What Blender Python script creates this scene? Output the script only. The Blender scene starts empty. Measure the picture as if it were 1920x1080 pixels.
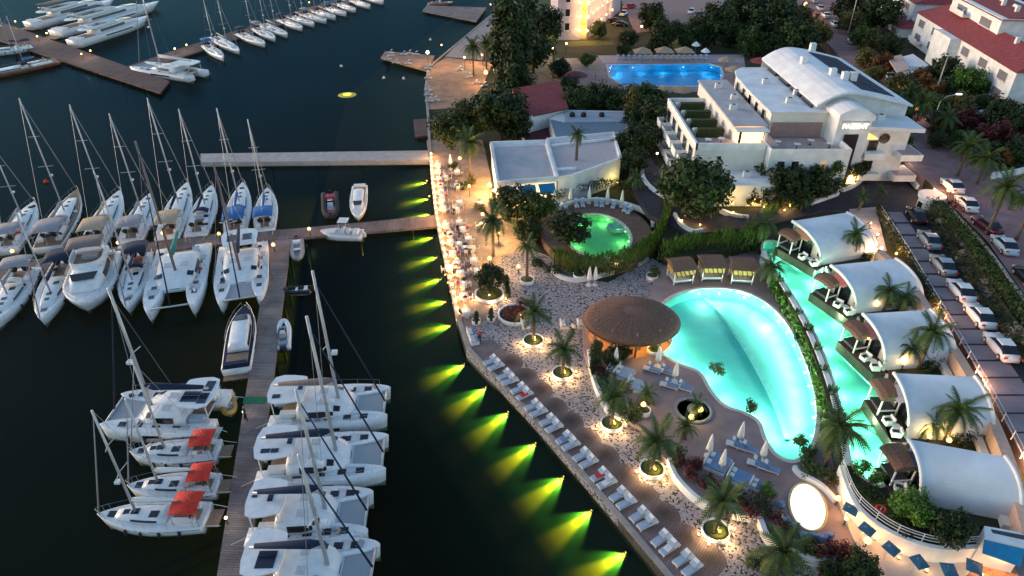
import bpy, math, random
from mathutils import Vector, Matrix, noise
R = math.radians
rnd = random.Random(11)
S = bpy.context.scene
COL = S.collection
# ---------------------------------------------------------------- camera
CAM_H, PITCH, FPX = 46.0, R(33.0), 1280.0
cam_d = bpy.data.cameras.new('camera'); cam = bpy.data.objects.new('camera', cam_d)
COL.objects.link(cam); S.camera = cam
cam_d.lens = 24.0; cam_d.sensor_width = 36.0; cam_d.clip_end = 5000; cam_d.clip_start = 0.5
cam.location = (0, 0, CAM_H); cam.rotation_euler = (R(90) - PITCH, 0, 0)
# ---------------------------------------------------------------- dusk sky, low sun, exposure
W = bpy.data.worlds.new('World'); S.world = W; W.use_nodes = True
nt = W.node_tree
bg = nt.nodes['Background']
sky = nt.nodes.new('ShaderNodeTexSky'); sky.sky_type = 'NISHITA'; sky.sun_disc = False
SUN_EL, SUN_AZ = R(8.0), R(-75.0)
sky.sun_elevation = SUN_EL; sky.sun_rotation = SUN_AZ
sky.altitude = 50; sky.air_density = 1.0; sky.dust_density = 1.0; sky.ozone_density = 1.6
nt.links.new(sky.outputs[0], bg.inputs[0]); bg.inputs[1].default_value = 0.15
sun_d = bpy.data.lights.new('sun', 'SUN'); sun_d.energy = 0.65; sun_d.angle = R(20); sun_d.color = (1.0, 0.72, 0.60)
sun = bpy.data.objects.new('sun', sun_d); COL.objects.link(sun)
sd = Vector((math.sin(SUN_AZ) * math.cos(SUN_EL), math.cos(SUN_AZ) * math.cos(SUN_EL), math.sin(SUN_EL)))
sun.rotation_euler = sd.to_track_quat('Z', 'Y').to_euler()
S.view_settings.view_transform = 'Standard'; S.view_settings.look = 'None'
S.view_settings.exposure = 1.32; S.view_settings.gamma = 1.0
S.render.engine = 'CYCLES'
cy = S.cycles
cy.max_bounces = 4; cy.diffuse_bounces = 2; cy.glossy_bounces = 2; cy.transmission_bounces = 3
cy.transparent_max_bounces = 12; cy.caustics_reflective = False; cy.caustics_refractive = False
cy.sample_clamp_indirect = 3.0; cy.use_denoising = True; cy.use_light_tree = True
S.render.film_transparent = False

# ---------------------------------------------------------------- survey helpers (picture point at a known height -> place)
CF = Vector((0, math.cos(PITCH), -math.sin(PITCH))); CU = Vector((0, math.sin(PITCH), math.cos(PITCH)))
def P(px, py, z=0.0):
    d = CF + Vector((1, 0, 0)) * ((px - 960) / FPX) + CU * ((540 - py) / FPX)
    t = (z - CAM_H) / d.z
    return Vector((d.x * t, d.y * t, z))
def HT(b, py):
    v = (540 - py) / FPX; c, s = math.cos(PITCH), math.sin(PITCH)
    return CAM_H + b.y * (v * c - s) / (c + v * s)
def PX(p):
    d = p - Vector((0, 0, CAM_H)); w = d.dot(CF)
    return 960 + FPX * d.x / w, 540 - FPX * d.dot(CU) / w
def XY(pts, z): return [(q.x, q.y) for q in (P(a, b, z) for a, b in pts)]

# ---------------------------------------------------------------- materials
MATS = {}
def mat(name, col, rough=0.65, metal=0.0, var=0.12, scale=2.0, bump=0.0, bscale=None, spec=0.4, detail=4.0, coords='Object'):
    if name in MATS: return MATS[name]
    m = bpy.data.materials.new(name); m.use_nodes = True; n = m.node_tree.nodes; l = m.node_tree.links
    b = n['Principled BSDF']; b.inputs['Roughness'].default_value = rough; b.inputs['Metallic'].default_value = metal
    b.inputs['Specular IOR Level'].default_value = spec
    tc = n.new('ShaderNodeTexCoord')
    nz = n.new('ShaderNodeTexNoise'); nz.inputs['Scale'].default_value = scale; nz.inputs['Detail'].default_value = detail
    l.new(tc.outputs[coords], nz.inputs['Vector'])
    mx = n.new('ShaderNodeMix'); mx.data_type = 'RGBA'
    mx.inputs[6].default_value = tuple(c * (1 - var) for c in col) + (1,)
    mx.inputs[7].default_value = tuple(min(1, c * (1 + var)) for c in col) + (1,)
    mr = n.new('ShaderNodeMapRange'); mr.inputs[1].default_value = 0.3; mr.inputs[2].default_value = 0.7
    l.new(nz.outputs[0], mr.inputs[0]); l.new(mr.outputs[0], mx.inputs[0]); l.new(mx.outputs[2], b.inputs['Base Color'])
    if bump:
        bz = n.new('ShaderNodeTexNoise'); bz.inputs['Scale'].default_value = bscale or scale * 4
        l.new(tc.outputs[coords], bz.inputs['Vector'])
        bp = n.new('ShaderNodeBump'); bp.inputs['Strength'].default_value = bump; bp.inputs['Distance'].default_value = 0.05
        l.new(bz.outputs[0], bp.inputs['Height']); l.new(bp.outputs[0], b.inputs['Normal'])
    MATS[name] = m
    return m
def emit(name, col, strength):
    if name in MATS: return MATS[name]
    m = bpy.data.materials.new(name); m.use_nodes = True
    b = m.node_tree.nodes['Principled BSDF']; b.inputs['Base Color'].default_value = tuple(col) + (1,)
    b.inputs['Emission Color'].default_value = tuple(col) + (1,); b.inputs['Emission Strength'].default_value = strength
    MATS[name] = m
    return m

# ---------------------------------------------------------------- mesh builder
class MB:
    def __init__(s): s.v = []; s.f = []; s.m = []
    def add(s, vs, fs, mi=0):
        o = len(s.v); s.v += [tuple(v) for v in vs]; s.f += [tuple(i + o for i in f) for f in fs]; s.m += [mi] * len(fs); return s
    def box(s, c, d, rz=0.0, mi=0, taper=1.0):
        x, y, z = d[0] / 2, d[1] / 2, d[2] / 2; ca, sa = math.cos(rz), math.sin(rz); vs = []
        for k in (-1, 1):
            t = taper if k > 0 else 1
            for i, j in ((-1, -1), (1, -1), (1, 1), (-1, 1)):
                a, b = i * x * t, j * y * t
                vs.append((c[0] + a * ca - b * sa, c[1] + a * sa + b * ca, c[2] + k * z))
        return s.add(vs, [(3, 2, 1, 0), (4, 5, 6, 7), (0, 1, 5, 4), (1, 2, 6, 5), (2, 3, 7, 6), (3, 0, 4, 7)], mi)
    def prism(s, poly, z0, z1, mi=0, cap=True, bottom=False):
        if area(poly) < 0: poly = poly[::-1]
        n = len(poly); vs = [(x, y, z0) for x, y in poly] + [(x, y, z1) for x, y in poly]
        fs = [(i, (i + 1) % n, (i + 1) % n + n, i + n) for i in range(n)]
        if cap: fs.append(tuple(range(n, 2 * n)))
        if bottom: fs.append(tuple(range(n - 1, -1, -1)))
        return s.add(vs, fs, mi)
    def tube(s, pts, r, n=6, mi=0, caps=True):
        pts = [Vector(p) for p in pts]; rs = r if isinstance(r, (list, tuple)) else [r] * len(pts); vs = []; fs = []
        for i, p in enumerate(pts):
            t = (pts[min(i + 1, len(pts) - 1)] - pts[max(i - 1, 0)]).normalized()
            a = t.cross(Vector((0, 0, 1)) if abs(t.z) < 0.95 else Vector((1, 0, 0))).normalized(); b = t.cross(a)
            for k in range(n):
                q = 2 * math.pi * k / n; vs.append(p + (a * math.cos(q) + b * math.sin(q)) * rs[i])
        for i in range(len(pts) - 1):
            for k in range(n):
                fs.append((i * n + k, i * n + (k + 1) % n, (i + 1) * n + (k + 1) % n, (i + 1) * n + k))
        if caps: fs.append(tuple(range(n - 1, -1, -1))); fs.append(tuple(range(len(vs) - n, len(vs))))
        return s.add(vs, fs, mi)
    def lathe(s, prof, n=12, c=(0, 0, 0), mi=0, sx=1.0, sy=1.0, jit=0.0, rz=0.0):
        vs = []; fs = []; ca, sa = math.cos(rz), math.sin(rz)
        for r, z in prof:
            for k in range(n):
                q = 2 * math.pi * k / n; rr = r * (1 + jit * rnd.uniform(-1, 1)); a = rr * math.cos(q) * sx; b = rr * math.sin(q) * sy
                vs.append((c[0] + a * ca - b * sa, c[1] + a * sa + b * ca, c[2] + z))
        for i in range(len(prof) - 1):
            for k in range(n): fs.append((i * n + k, i * n + (k + 1) % n, (i + 1) * n + (k + 1) % n, (i + 1) * n + k))
        if prof[0][0] > 1e-4: fs.append(tuple(range(n - 1, -1, -1)))
        if prof[-1][0] > 1e-4: fs.append(tuple(range((len(prof) - 1) * n, len(prof) * n)))
        return s.add(vs, fs, mi)
    def loft(s, secs, mi=0, caps=True, closed=True):
        n = len(secs[0]); vs = [p for q in secs for p in q]; fs = []; m = n if closed else n - 1
        for i in range(len(secs) - 1):
            for k in range(m): fs.append((i * n + k, i * n + (k + 1) % n, (i + 1) * n + (k + 1) % n, (i + 1) * n + k))
        if caps: fs.append(tuple(range(n - 1, -1, -1))); fs.append(tuple(range(len(vs) - n, len(vs))))
        return s.add(vs, fs, mi)
    def strip(s, a, b, mi=0):
        n = len(a); return s.add(list(a) + list(b), [(i, i + 1, n + i + 1, n + i) for i in range(n - 1)], mi)
    def build(s, name, mats, parent=None, smooth=False, loc=None):
        me = bpy.data.meshes.new(name); me.from_pydata(s.v, [], s.f)
        for m in (mats if isinstance(mats, (list, tuple)) else [mats]): me.materials.append(m)
        if any(s.m): me.polygons.foreach_set('material_index', s.m)
        if smooth: me.polygons.foreach_set('use_smooth', [True] * len(me.polygons))
        me.update()
        o = bpy.data.objects.new(name, me); COL.objects.link(o)
        if parent: o.parent = parent
        if loc: o.location = loc
        return o
def area(p): return sum(p[i][0] * p[(i + 1) % len(p)][1] - p[(i + 1) % len(p)][0] * p[i][1] for i in range(len(p))) / 2
def B(name, c, d, m, parent=None, rz=0.0, taper=1.0): return MB().box(c, d, rz, 0, taper).build(name, m, parent)
def T(name, pts, r, m, parent=None, n=6): return MB().tube(pts, r, n).build(name, m, parent, smooth=n > 4)
def tag(o, label=None, cat=None, group=None, kind=None):
    if label: o['label'] = label
    if cat: o['category'] = cat
    if group: o['group'] = group
    if kind: o['kind'] = kind
    return o
def thing(name, label, cat, loc=(0, 0, 0), rz=0.0, group=None):
    o = bpy.data.objects.new(name, None); COL.objects.link(o); o.location = loc; o.rotation_euler = (0, 0, rz); o.empty_display_size = 0.1
    return tag(o, label, cat, group)
def copy_tree(o, parent=None):
    c = o.copy(); COL.objects.link(c); c.parent = parent
    for ch in list(o.children): copy_tree(ch, c)
    return c
def smooth_poly(pts, k=4, closed=True):
    out = []; n = len(pts)
    for i in range(n if closed else n - 1):
        g = lambda j: pts[j % n] if closed else pts[max(0, min(n - 1, j))]
        p0, p1, p2, p3 = g(i - 1), g(i), g(i + 1), g(i + 2)
        for j in range(k):
            t = j / k
            out.append(tuple(0.5 * (2 * p1[a] + (p2[a] - p0[a]) * t + (2 * p0[a] - 5 * p1[a] + 4 * p2[a] - p3[a]) * t * t + (3 * p1[a] - p0[a] - 3 * p2[a] + p3[a]) * t ** 3) for a in range(len(p1))))
    if not closed: out.append(tuple(pts[-1]))
    return out
def along(pts, step):
    """points every `step` along a 2-D polyline, with direction"""
    out = []; acc = 0.0; nxt = step * 0.5
    for (x0, y0), (x1, y1) in zip(pts, pts[1:]):
        d = math.hypot(x1 - x0, y1 - y0)
        while nxt <= acc + d and d > 0:
            t = (nxt - acc) / d; out.append((x0 + (x1 - x0) * t, y0 + (y1 - y0) * t, math.atan2(y1 - y0, x1 - x0))); nxt += step
        acc += d
    return out
def offset(pts, d):
    """shift an open polyline sideways by d (left positive)"""
    out = []
    for i, p in enumerate(pts):
        a = pts[max(i - 1, 0)]; b = pts[min(i + 1, len(pts) - 1)]; t = Vector((b[0] - a[0], b[1] - a[1])).normalized()
        out.append((p[0] - t.y * d, p[1] + t.x * d))
    return out
def wall_strip(mb, pts, w, z0, z1, mi=0):
    a = offset(pts, w / 2); b = offset(pts, -w / 2); poly = b + a[::-1]
    n = len(a)
    v = [(x, y, z0) for x, y in a] + [(x, y, z1) for x, y in a] + [(x, y, z1) for x, y in b] + [(x, y, z0) for x, y in b]
    f = []
    for i in range(n - 1):
        for k in range(3): f.append((k * n + i + 1, k * n + i, (k + 1) * n + i, (k + 1) * n + i + 1))
    f += [(0, n, 2 * n, 3 * n), (n - 1, 4 * n - 1, 3 * n - 1, 2 * n - 1)]
    return mb.add(v, f, mi)
def inside(x, y, poly):
    r = False; n = len(poly)
    for i in range(n):
        x0, y0 = poly[i]; x1, y1 = poly[(i + 1) % n]
        if (y0 > y) != (y1 > y) and x < (x1 - x0) * (y - y0) / (y1 - y0) + x0: r = not r
    return r
ORD = ['first', 'second', 'third', 'fourth', 'fifth', 'sixth', 'seventh', 'eighth', 'ninth', 'tenth', 'eleventh', 'twelfth', 'thirteenth', 'fourteenth', 'fifteenth', 'sixteenth', 'seventeenth', 'eighteenth', 'nineteenth', 'twentieth']
def nth(i):
    if i < 20: return ORD[i]
    if i == 29: return 'thirtieth'
    if i > 29: return 'thirty-' + ORD[i - 30]
    return 'twenty-' + ORD[i - 20]
def point_light(parent, loc, power, col=(1.0, 0.62, 0.26), r=0.15, name='bulb_light'):
    d = bpy.data.lights.new(name, 'POINT'); d.energy = power * (1.15 if name == 'pool_light' else 1.75); d.color = col; d.shadow_soft_size = r
    o = bpy.data.objects.new(name, d); COL.objects.link(o); o.location = loc; o.parent = parent
    return o

# ---------------------------------------------------------------- palette
m_white = mat('white_render', (0.76, 0.76, 0.76), 0.7, var=0.13, scale=0.7, detail=9, bump=0.1)
m_cream = mat('cream_render', (0.74, 0.70, 0.64), 0.75, var=0.08, scale=0.5)
m_gel = mat('white_gelcoat', (0.75, 0.76, 0.78), 0.3, var=0.10, scale=1.6, spec=0.5, detail=8)
m_deckgrey = mat('grey_deck', (0.52, 0.54, 0.57), 0.6, var=0.12, scale=3)
m_teak = mat('teak', (0.27, 0.18, 0.12), 0.7, var=0.3, scale=6)
m_darkwin = mat('tinted_window', (0.012, 0.014, 0.022), 0.15, var=0.2, spec=0.5)
m_navy = mat('navy_canvas', (0.007, 0.020, 0.055), 0.8, var=0.25, scale=4)
m_blue = mat('blue_canvas', (0.03, 0.14, 0.38), 0.8, var=0.2, scale=4)
m_teal = mat('teal_canvas', (0.02, 0.22, 0.20), 0.8, var=0.25, scale=4)
m_redc = mat('red_canvas', (0.62, 0.035, 0.02), 0.75, var=0.18, scale=3)
m_tan = mat('tan_canvas', (0.45, 0.34, 0.24), 0.8, var=0.15, scale=4)
m_greyc = mat('grey_canvas', (0.30, 0.29, 0.32), 0.8, var=0.15, scale=4)
m_brownc = mat('taupe_canvas', (0.20, 0.155, 0.15), 0.8, var=0.2, scale=4)
m_alu = mat('aluminium_mast', (0.50, 0.50, 0.52), 0.4, metal=0.3, var=0.1)
m_steel = mat('steel_wire', (0.35, 0.36, 0.38), 0.4, metal=0.6)
m_black = mat('black_rubber', (0.02, 0.02, 0.022), 0.7)
m_net = mat('grey_trampoline', (0.33, 0.35, 0.38), 0.9, var=0.15, scale=20)
m_solar = mat('solar_glass', (0.012, 0.018, 0.04), 0.2, spec=0.5)
m_redrub = mat('red_upholstery', (0.45, 0.03, 0.05), 0.6)
m_yel = mat('yellow_fabric', (0.48, 0.31, 0.08), 0.8)
m_wood = mat('pier_planks', (0.25, 0.19, 0.175), 0.85, var=0.3, scale=1.5, bump=0.3, bscale=9)
m_conc = mat('pale_concrete', (0.42, 0.38, 0.36), 0.85, var=0.15, scale=1.0, bump=0.3)
m_bluefab = mat('blue_fabric', (0.17, 0.27, 0.44), 0.85, var=0.12, scale=3)
m_palefab = mat('pale_blue_fabric', (0.36, 0.44, 0.56), 0.85, var=0.1, scale=3)
m_awning = mat('blue_awning', (0.01, 0.20, 0.42), 0.7, var=0.1, scale=2)
m_cloth = mat('white_cloth', (0.80, 0.77, 0.75), 0.85, var=0.06)
m_lampw = emit('warm_lamp_glass', (1.0, 0.52, 0.17), 1.4)
m_lampy = emit('yellow_lamp_glass', (1.0, 0.66, 0.12), 1.25)
m_lampc = emit('white_lamp_glass', (1.0, 0.78, 0.5), 1.4)
# ================================================================ THE SETTING
ZQ, ZT, ZU, ZP, ZS = 1.0, 1.5, 3.0, 4.2, 5.2       # quay, pool terrace, upper level, car park, street

# ---------------- water
def water_material():
    m = bpy.data.materials.new('harbour_water'); m.use_nodes = True; n = m.node_tree.nodes; l = m.node_tree.links
    n.remove(n['Principled BSDF'])
    tc = n.new('ShaderNodeTexCoord')
    def nz(scale, det, st=(1, 1, 1)):
        mp = n.new('ShaderNodeMapping'); mp.inputs['Scale'].default_value = st
        t = n.new('ShaderNodeTexNoise'); t.inputs['Scale'].default_value = scale; t.inputs['Detail'].default_value = det
        l.new(tc.outputs['Object'], mp.inputs[0]); l.new(mp.outputs[0], t.inputs['Vector']); return t
    a = nz(0.9, 5, (1, 1.8, 1)); b = nz(0.03, 2)
    ad = n.new('ShaderNodeMath'); ad.operation = 'MULTIPLY_ADD'; ad.inputs[1].default_value = 0.6; l.new(a.outputs[0], ad.inputs[0]); l.new(b.outputs[0], ad.inputs[2])
    bp = n.new('ShaderNodeBump'); bp.inputs['Strength'].default_value = 0.35; bp.inputs['Distance'].default_value = 0.12; l.new(ad.outputs[0], bp.inputs['Height'])
    fr = n.new('ShaderNodeFresnel'); fr.inputs['IOR'].default_value = 1.33; l.new(bp.outputs[0], fr.inputs['Normal'])
    mr = n.new('ShaderNodeMapRange'); mr.inputs[1].default_value = 0.0; mr.inputs[2].default_value = 1.0; mr.inputs[3].default_value = 0.0; mr.inputs[4].default_value = 0.15
    l.new(fr.outputs[0], mr.inputs[0])
    gl = n.new('ShaderNodeBsdfGlossy'); gl.inputs['Color'].default_value = (0.22, 0.62, 0.92, 1); gl.inputs['Roughness'].default_value = 0.22; l.new(bp.outputs[0], gl.inputs['Normal'])
    tr = n.new('ShaderNodeBsdfTransparent'); tr.inputs['Color'].default_value = (0.50, 0.58, 0.52, 1)
    mx = n.new('ShaderNodeMixShader'); l.new(mr.outputs[0], mx.inputs[0]); l.new(tr.outputs[0], mx.inputs[1]); l.new(gl.outputs[0], mx.inputs[2])
    l.new(mx.outputs[0], n['Material Output'].inputs['Surface'])
    return m
m_water = water_material()
o = MB().add([(-900, -200, 0), (400, -200, 0), (400, 1200, 0), (-900, 1200, 0)], [(0, 1, 2, 3)]).build('harbour_water', m_water); tag(o, kind='structure')

QUAY = [(1105, -95), (1005, -40), (922, 26), (862, 76), (801, 127), (796, 165), (800, 215), (803, 270), (808, 335), (815, 400), (822, 440), (833, 490), (845, 545), (857, 600), (874, 655), (940, 724), (1010, 800), (1085, 887), (1160, 975), (1250, 1083), (1400, 1260)]
quay = XY(QUAY, ZQ)
# seabed: rubble toe at the foot of the quay falling away into deep water
m_bed = mat('seabed_silt', (0.9, 0.9, 0.9), 0.95, var=0.10, scale=0.35)
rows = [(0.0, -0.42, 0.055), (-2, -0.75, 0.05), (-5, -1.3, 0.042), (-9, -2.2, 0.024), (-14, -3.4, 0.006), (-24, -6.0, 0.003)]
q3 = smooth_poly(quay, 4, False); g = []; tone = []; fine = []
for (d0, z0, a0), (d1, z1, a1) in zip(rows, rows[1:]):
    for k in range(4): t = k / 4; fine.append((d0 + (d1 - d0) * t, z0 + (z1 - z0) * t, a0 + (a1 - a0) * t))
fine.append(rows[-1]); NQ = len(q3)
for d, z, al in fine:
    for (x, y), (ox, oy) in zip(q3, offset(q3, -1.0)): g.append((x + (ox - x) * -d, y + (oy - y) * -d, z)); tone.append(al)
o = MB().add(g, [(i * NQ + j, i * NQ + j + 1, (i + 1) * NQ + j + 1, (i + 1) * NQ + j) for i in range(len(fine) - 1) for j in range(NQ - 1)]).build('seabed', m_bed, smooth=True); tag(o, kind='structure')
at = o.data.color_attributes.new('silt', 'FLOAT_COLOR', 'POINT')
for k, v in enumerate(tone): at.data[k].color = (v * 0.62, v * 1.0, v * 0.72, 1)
def tint_by_attribute(m, layer):
    n_ = m.node_tree; b = n_.nodes['Principled BSDF']; src = b.inputs['Base Color'].links[0].from_socket
    va = n_.nodes.new('ShaderNodeVertexColor'); va.layer_name = layer; mx = n_.nodes.new('ShaderNodeMix'); mx.data_type = 'RGBA'; mx.blend_type = 'MULTIPLY'; mx.inputs[0].default_value = 1
    n_.links.new(src, mx.inputs[6]); n_.links.new(va.outputs[0], mx.inputs[7]); n_.links.new(mx.outputs[2], b.inputs['Base Color'])
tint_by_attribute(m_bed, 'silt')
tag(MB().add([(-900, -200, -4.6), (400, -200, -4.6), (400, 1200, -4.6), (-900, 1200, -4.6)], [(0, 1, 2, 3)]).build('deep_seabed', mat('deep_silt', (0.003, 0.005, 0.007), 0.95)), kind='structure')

# ---------------- land
m_soil = mat('garden_ground', (0.030, 0.034, 0.015), 0.95, var=0.4, scale=0.25, bump=0.4)
m_quaystone = mat('quay_stone', (0.36, 0.30, 0.27), 0.85, var=0.2, scale=1.2, bump=0.3)
land = quay + [(260, -60), (500, 500), (200, 900), (quay[0][0], 900)]

def pebble_material():
    m = bpy.data.materials.new('pebble_mosaic'); m.use_nodes = True; n = m.node_tree.nodes; l = m.node_tree.links; b = n['Principled BSDF']
    tc = n.new('ShaderNodeTexCoord'); vo = n.new('ShaderNodeTexVoronoi'); vo.feature = 'DISTANCE_TO_EDGE'; vo.inputs['Scale'].default_value = 6.4
    vc = n.new('ShaderNodeTexVoronoi'); vc.inputs['Scale'].default_value = 6.4
    l.new(tc.outputs['Object'], vo.inputs['Vector']); l.new(tc.outputs['Object'], vc.inputs['Vector'])
    rp = n.new('ShaderNodeValToRGB'); rp.color_ramp.elements[0].position = 0.015; rp.color_ramp.elements[1].position = 0.05
    l.new(vo.outputs[0], rp.inputs[0])
    sx = n.new('ShaderNodeSeparateColor'); l.new(vc.outputs['Color'], sx.inputs[0])
    r2 = n.new('ShaderNodeValToRGB'); e = r2.color_ramp.elements
    r2.color_ramp.interpolation = 'CONSTANT'; e[0].position = 0; e[0].color = (0.028, 0.024, 0.028, 1); e[1].position = 0.21; e[1].color = (0.41, 0.355, 0.365, 1)
    q = e.new(0.6); q.color = (0.50, 0.435, 0.44, 1); q = e.new(0.85); q.color = (0.30, 0.25, 0.26, 1)
    l.new(sx.outputs[0], r2.inputs[0])
    mx = n.new('ShaderNodeMix'); mx.data_type = 'RGBA'; mx.inputs[6].default_value = (0.15, 0.13, 0.135, 1)
    l.new(rp.outputs[0], mx.inputs[0]); l.new(r2.outputs[0], mx.inputs[7]); l.new(mx.outputs[2], b.inputs['Base Color'])
    b.inputs['Roughness'].default_value = 0.75
    bp = n.new('ShaderNodeBump'); bp.inputs['Strength'].default_value = 0.5; bp.inputs['Distance'].default_value = 0.03; l.new(rp.outputs[0], bp.inputs['Height']); l.new(bp.outputs[0], b.inputs['Normal'])
    return m
m_pebble = pebble_material()
def plank_material(name, c1, c2, w=0.16, ang=0.0, gap=(0.03, 0.022, 0.02)):
    m = bpy.data.materials.new(name); m.use_nodes = True; n = m.node_tree.nodes; l = m.node_tree.links; b = n['Principled BSDF']
    tc = n.new('ShaderNodeTexCoord'); mp = n.new('ShaderNodeMapping'); mp.inputs['Rotation'].default_value = (0, 0, ang)
    br = n.new('ShaderNodeTexBrick'); br.inputs['Scale'].default_value = 1.0; br.inputs['Brick Width'].default_value = 3.2; br.inputs['Row Height'].default_value = w
    br.inputs['Mortar Size'].default_value = 0.012; br.inputs['Color1'].default_value = c1 + (1,); br.inputs['Color2'].default_value = c2 + (1,); br.inputs['Mortar'].default_value = gap + (1,)
    nz = n.new('ShaderNodeTexNoise'); nz.inputs['Scale'].default_value = 0.5; nz.inputs['Detail'].default_value = 6
    mx = n.new('ShaderNodeMix'); mx.data_type = 'RGBA'; mx.blend_type = 'MULTIPLY'; mx.inputs[0].default_value = 0.8
    mr = n.new('ShaderNodeMapRange'); mr.inputs[1].default_value = 0.3; mr.inputs[2].default_value = 0.7; mr.inputs[3].default_value = 0.55; mr.inputs[4].default_value = 1.2
    l.new(tc.outputs['Object'], mp.inputs[0]); l.new(mp.outputs[0], br.inputs['Vector']); l.new(tc.outputs['Object'], nz.inputs['Vector'])
    l.new(nz.outputs[0], mr.inputs[0]); l.new(br.outputs[0], mx.inputs[6]); l.new(mr.outputs[0], mx.inputs[7]); l.new(mx.outputs[2], b.inputs['Base Color'])
    b.inputs['Roughness'].default_value = 0.8
    bp = n.new('ShaderNodeBump'); bp.inputs['Strength'].default_value = 0.4; bp.inputs['Distance'].default_value = 0.02; l.new(br.outputs[1], bp.inputs['Height']); bp.invert = True; l.new(bp.outputs[0], b.inputs['Normal'])
    return m
m_pier = plank_material('pier_boards', (0.30, 0.23, 0.215), (0.22, 0.165, 0.155), 0.22, 0.05)
m_pierd = plank_material('dark_pier_boards', (0.15, 0.075, 0.065), (0.11, 0.055, 0.05), 0.25, 0.6)
m_piert = plank_material('finger_pier_boards', (0.27, 0.19, 0.17), (0.20, 0.14, 0.125), 0.22, 1.5)
m_quaydeck = plank_material('quay_boards', (0.27, 0.195, 0.195), (0.21, 0.15, 0.152), 0.2, -0.95)
m_sundeck = plank_material('sun_deck_boards', (0.42, 0.26, 0.17), (0.36, 0.21, 0.135), 0.5, 0.0, (0.2, 0.13, 0.1))
m_terr = mat('terrace_stone', (0.295, 0.218, 0.216), 0.8, var=0.18, scale=0.5, bump=0.15, bscale=2)
m_prom = mat('promenade_paving', (0.30, 0.22, 0.18), 0.8, var=0.25, scale=0.6, bump=0.2)
def slab(name, poly, z0, z1, m, holes=None, rim=None):
    o = MB().prism(poly, z0, z1).build(name, m); return tag(o, kind='structure')
# quay kerb
mb = MB(); wall_strip(mb, offset(quay, 0.25), 0.5, -7.5, ZQ + 0.1)
tag(mb.build('quay_wall', m_quaystone), kind='structure')
# promenade (restaurant), pebble garden, quay deck
prom = XY([(800, 262), (806, 300), (815, 400), (833, 490), (857, 600), (862, 616), (900, 612), (935, 560), (930, 500), (925, 400), (920, 330), (905, 262)], ZQ)
slab('promenade', prom, 0.2, ZQ, m_prom)
peb = XY([(862, 616), (900, 612), (935, 560), (930, 500), (940, 470), (1000, 470), (1030, 480), (1080, 520), (1140, 530), (1222, 484), (1248, 498), (1226, 552), (1190, 592), (1180, 690), (1500, 1010), (1640, 1080), (1700, 1200), (1450, 1250), (1250, 1083), (1160, 975), (1010, 800), (874, 655)], ZQ)
slab('pebble_paving', peb, 0.2, ZQ + 0.004, m_pebble)
warm = XY([(925, 400), (930, 500), (940, 480), (1000, 470), (1010, 440), (985, 400)], ZQ)
slab('garden_path', warm, 0.2, ZQ + 0.006, mat('sand_paving', (0.42, 0.30, 0.20), 0.85, var=0.2, scale=1.5, bump=0.3))
# quay deck with a scalloped landward edge, board colour darkened in a round patch at every scallop
qa = P(874, 655, ZQ); qb = P(1250, 1083, ZQ); qc = P(1400, 1260, ZQ)
dirv = (qb - qa).normalized(); nrm = Vector((-dirv.y, dirv.x, 0))
LP = [(926, 682), (952, 709), (979, 735), (1005, 767), (1034, 795), (1065, 828), (1098, 860), (1132, 898), (1168, 935), (1207, 973), (1248, 1018), (1290, 1056)]
lpos = [P(a, b, ZQ + 0.3) for a, b in LP]
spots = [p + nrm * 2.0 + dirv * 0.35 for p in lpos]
def deck_sheet():
    mb = MB(); L = (qc - qa).length; n = int(L / 0.35); me_v = []; col = []
    NW = 14
    for i in range(n + 1):
        c = qa + dirv * (L * i / n); wmax = 3.35
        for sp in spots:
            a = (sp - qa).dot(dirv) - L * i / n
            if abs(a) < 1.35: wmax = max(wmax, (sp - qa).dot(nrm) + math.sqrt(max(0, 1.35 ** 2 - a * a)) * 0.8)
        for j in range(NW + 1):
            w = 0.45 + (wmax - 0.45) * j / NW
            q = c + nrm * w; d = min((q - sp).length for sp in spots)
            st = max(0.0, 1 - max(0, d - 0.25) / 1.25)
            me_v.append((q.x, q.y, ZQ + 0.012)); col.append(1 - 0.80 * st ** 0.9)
    f = [(i * (NW + 1) + j, (i + 1) * (NW + 1) + j, (i + 1) * (NW + 1) + j + 1, i * (NW + 1) + j + 1) for i in range(n) for j in range(NW)]
    f = [q[::-1] for q in f] if nrm.cross(dirv).z > 0 else f
    mb.add(me_v, f); o = mb.build('quay_deck', m_quaydeck)
    at = o.data.color_attributes.new('patch_tone', 'FLOAT_COLOR', 'POINT')
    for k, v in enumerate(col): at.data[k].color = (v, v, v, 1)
    tint_by_attribute(m_quaydeck, 'patch_tone')
    tag(o, kind='structure')
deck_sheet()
# far sun deck and shore path
slab('sun_deck', XY([(801, 129), (797, 165), (800, 206), (880, 200), (905, 160), (925, 118), (835, 108)], ZQ), 0.2, ZQ + 0.01, m_sundeck)
slab('shore_path', XY([(1005, -42), (922, 28), (862, 78), (835, 106), (905, 112), (920, 60), (960, 20), (1060, -40)], ZQ), 0.2, ZQ + 0.012, mat('pale_path', (0.36, 0.30, 0.28), 0.85, var=0.15, scale=0.8))
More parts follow.
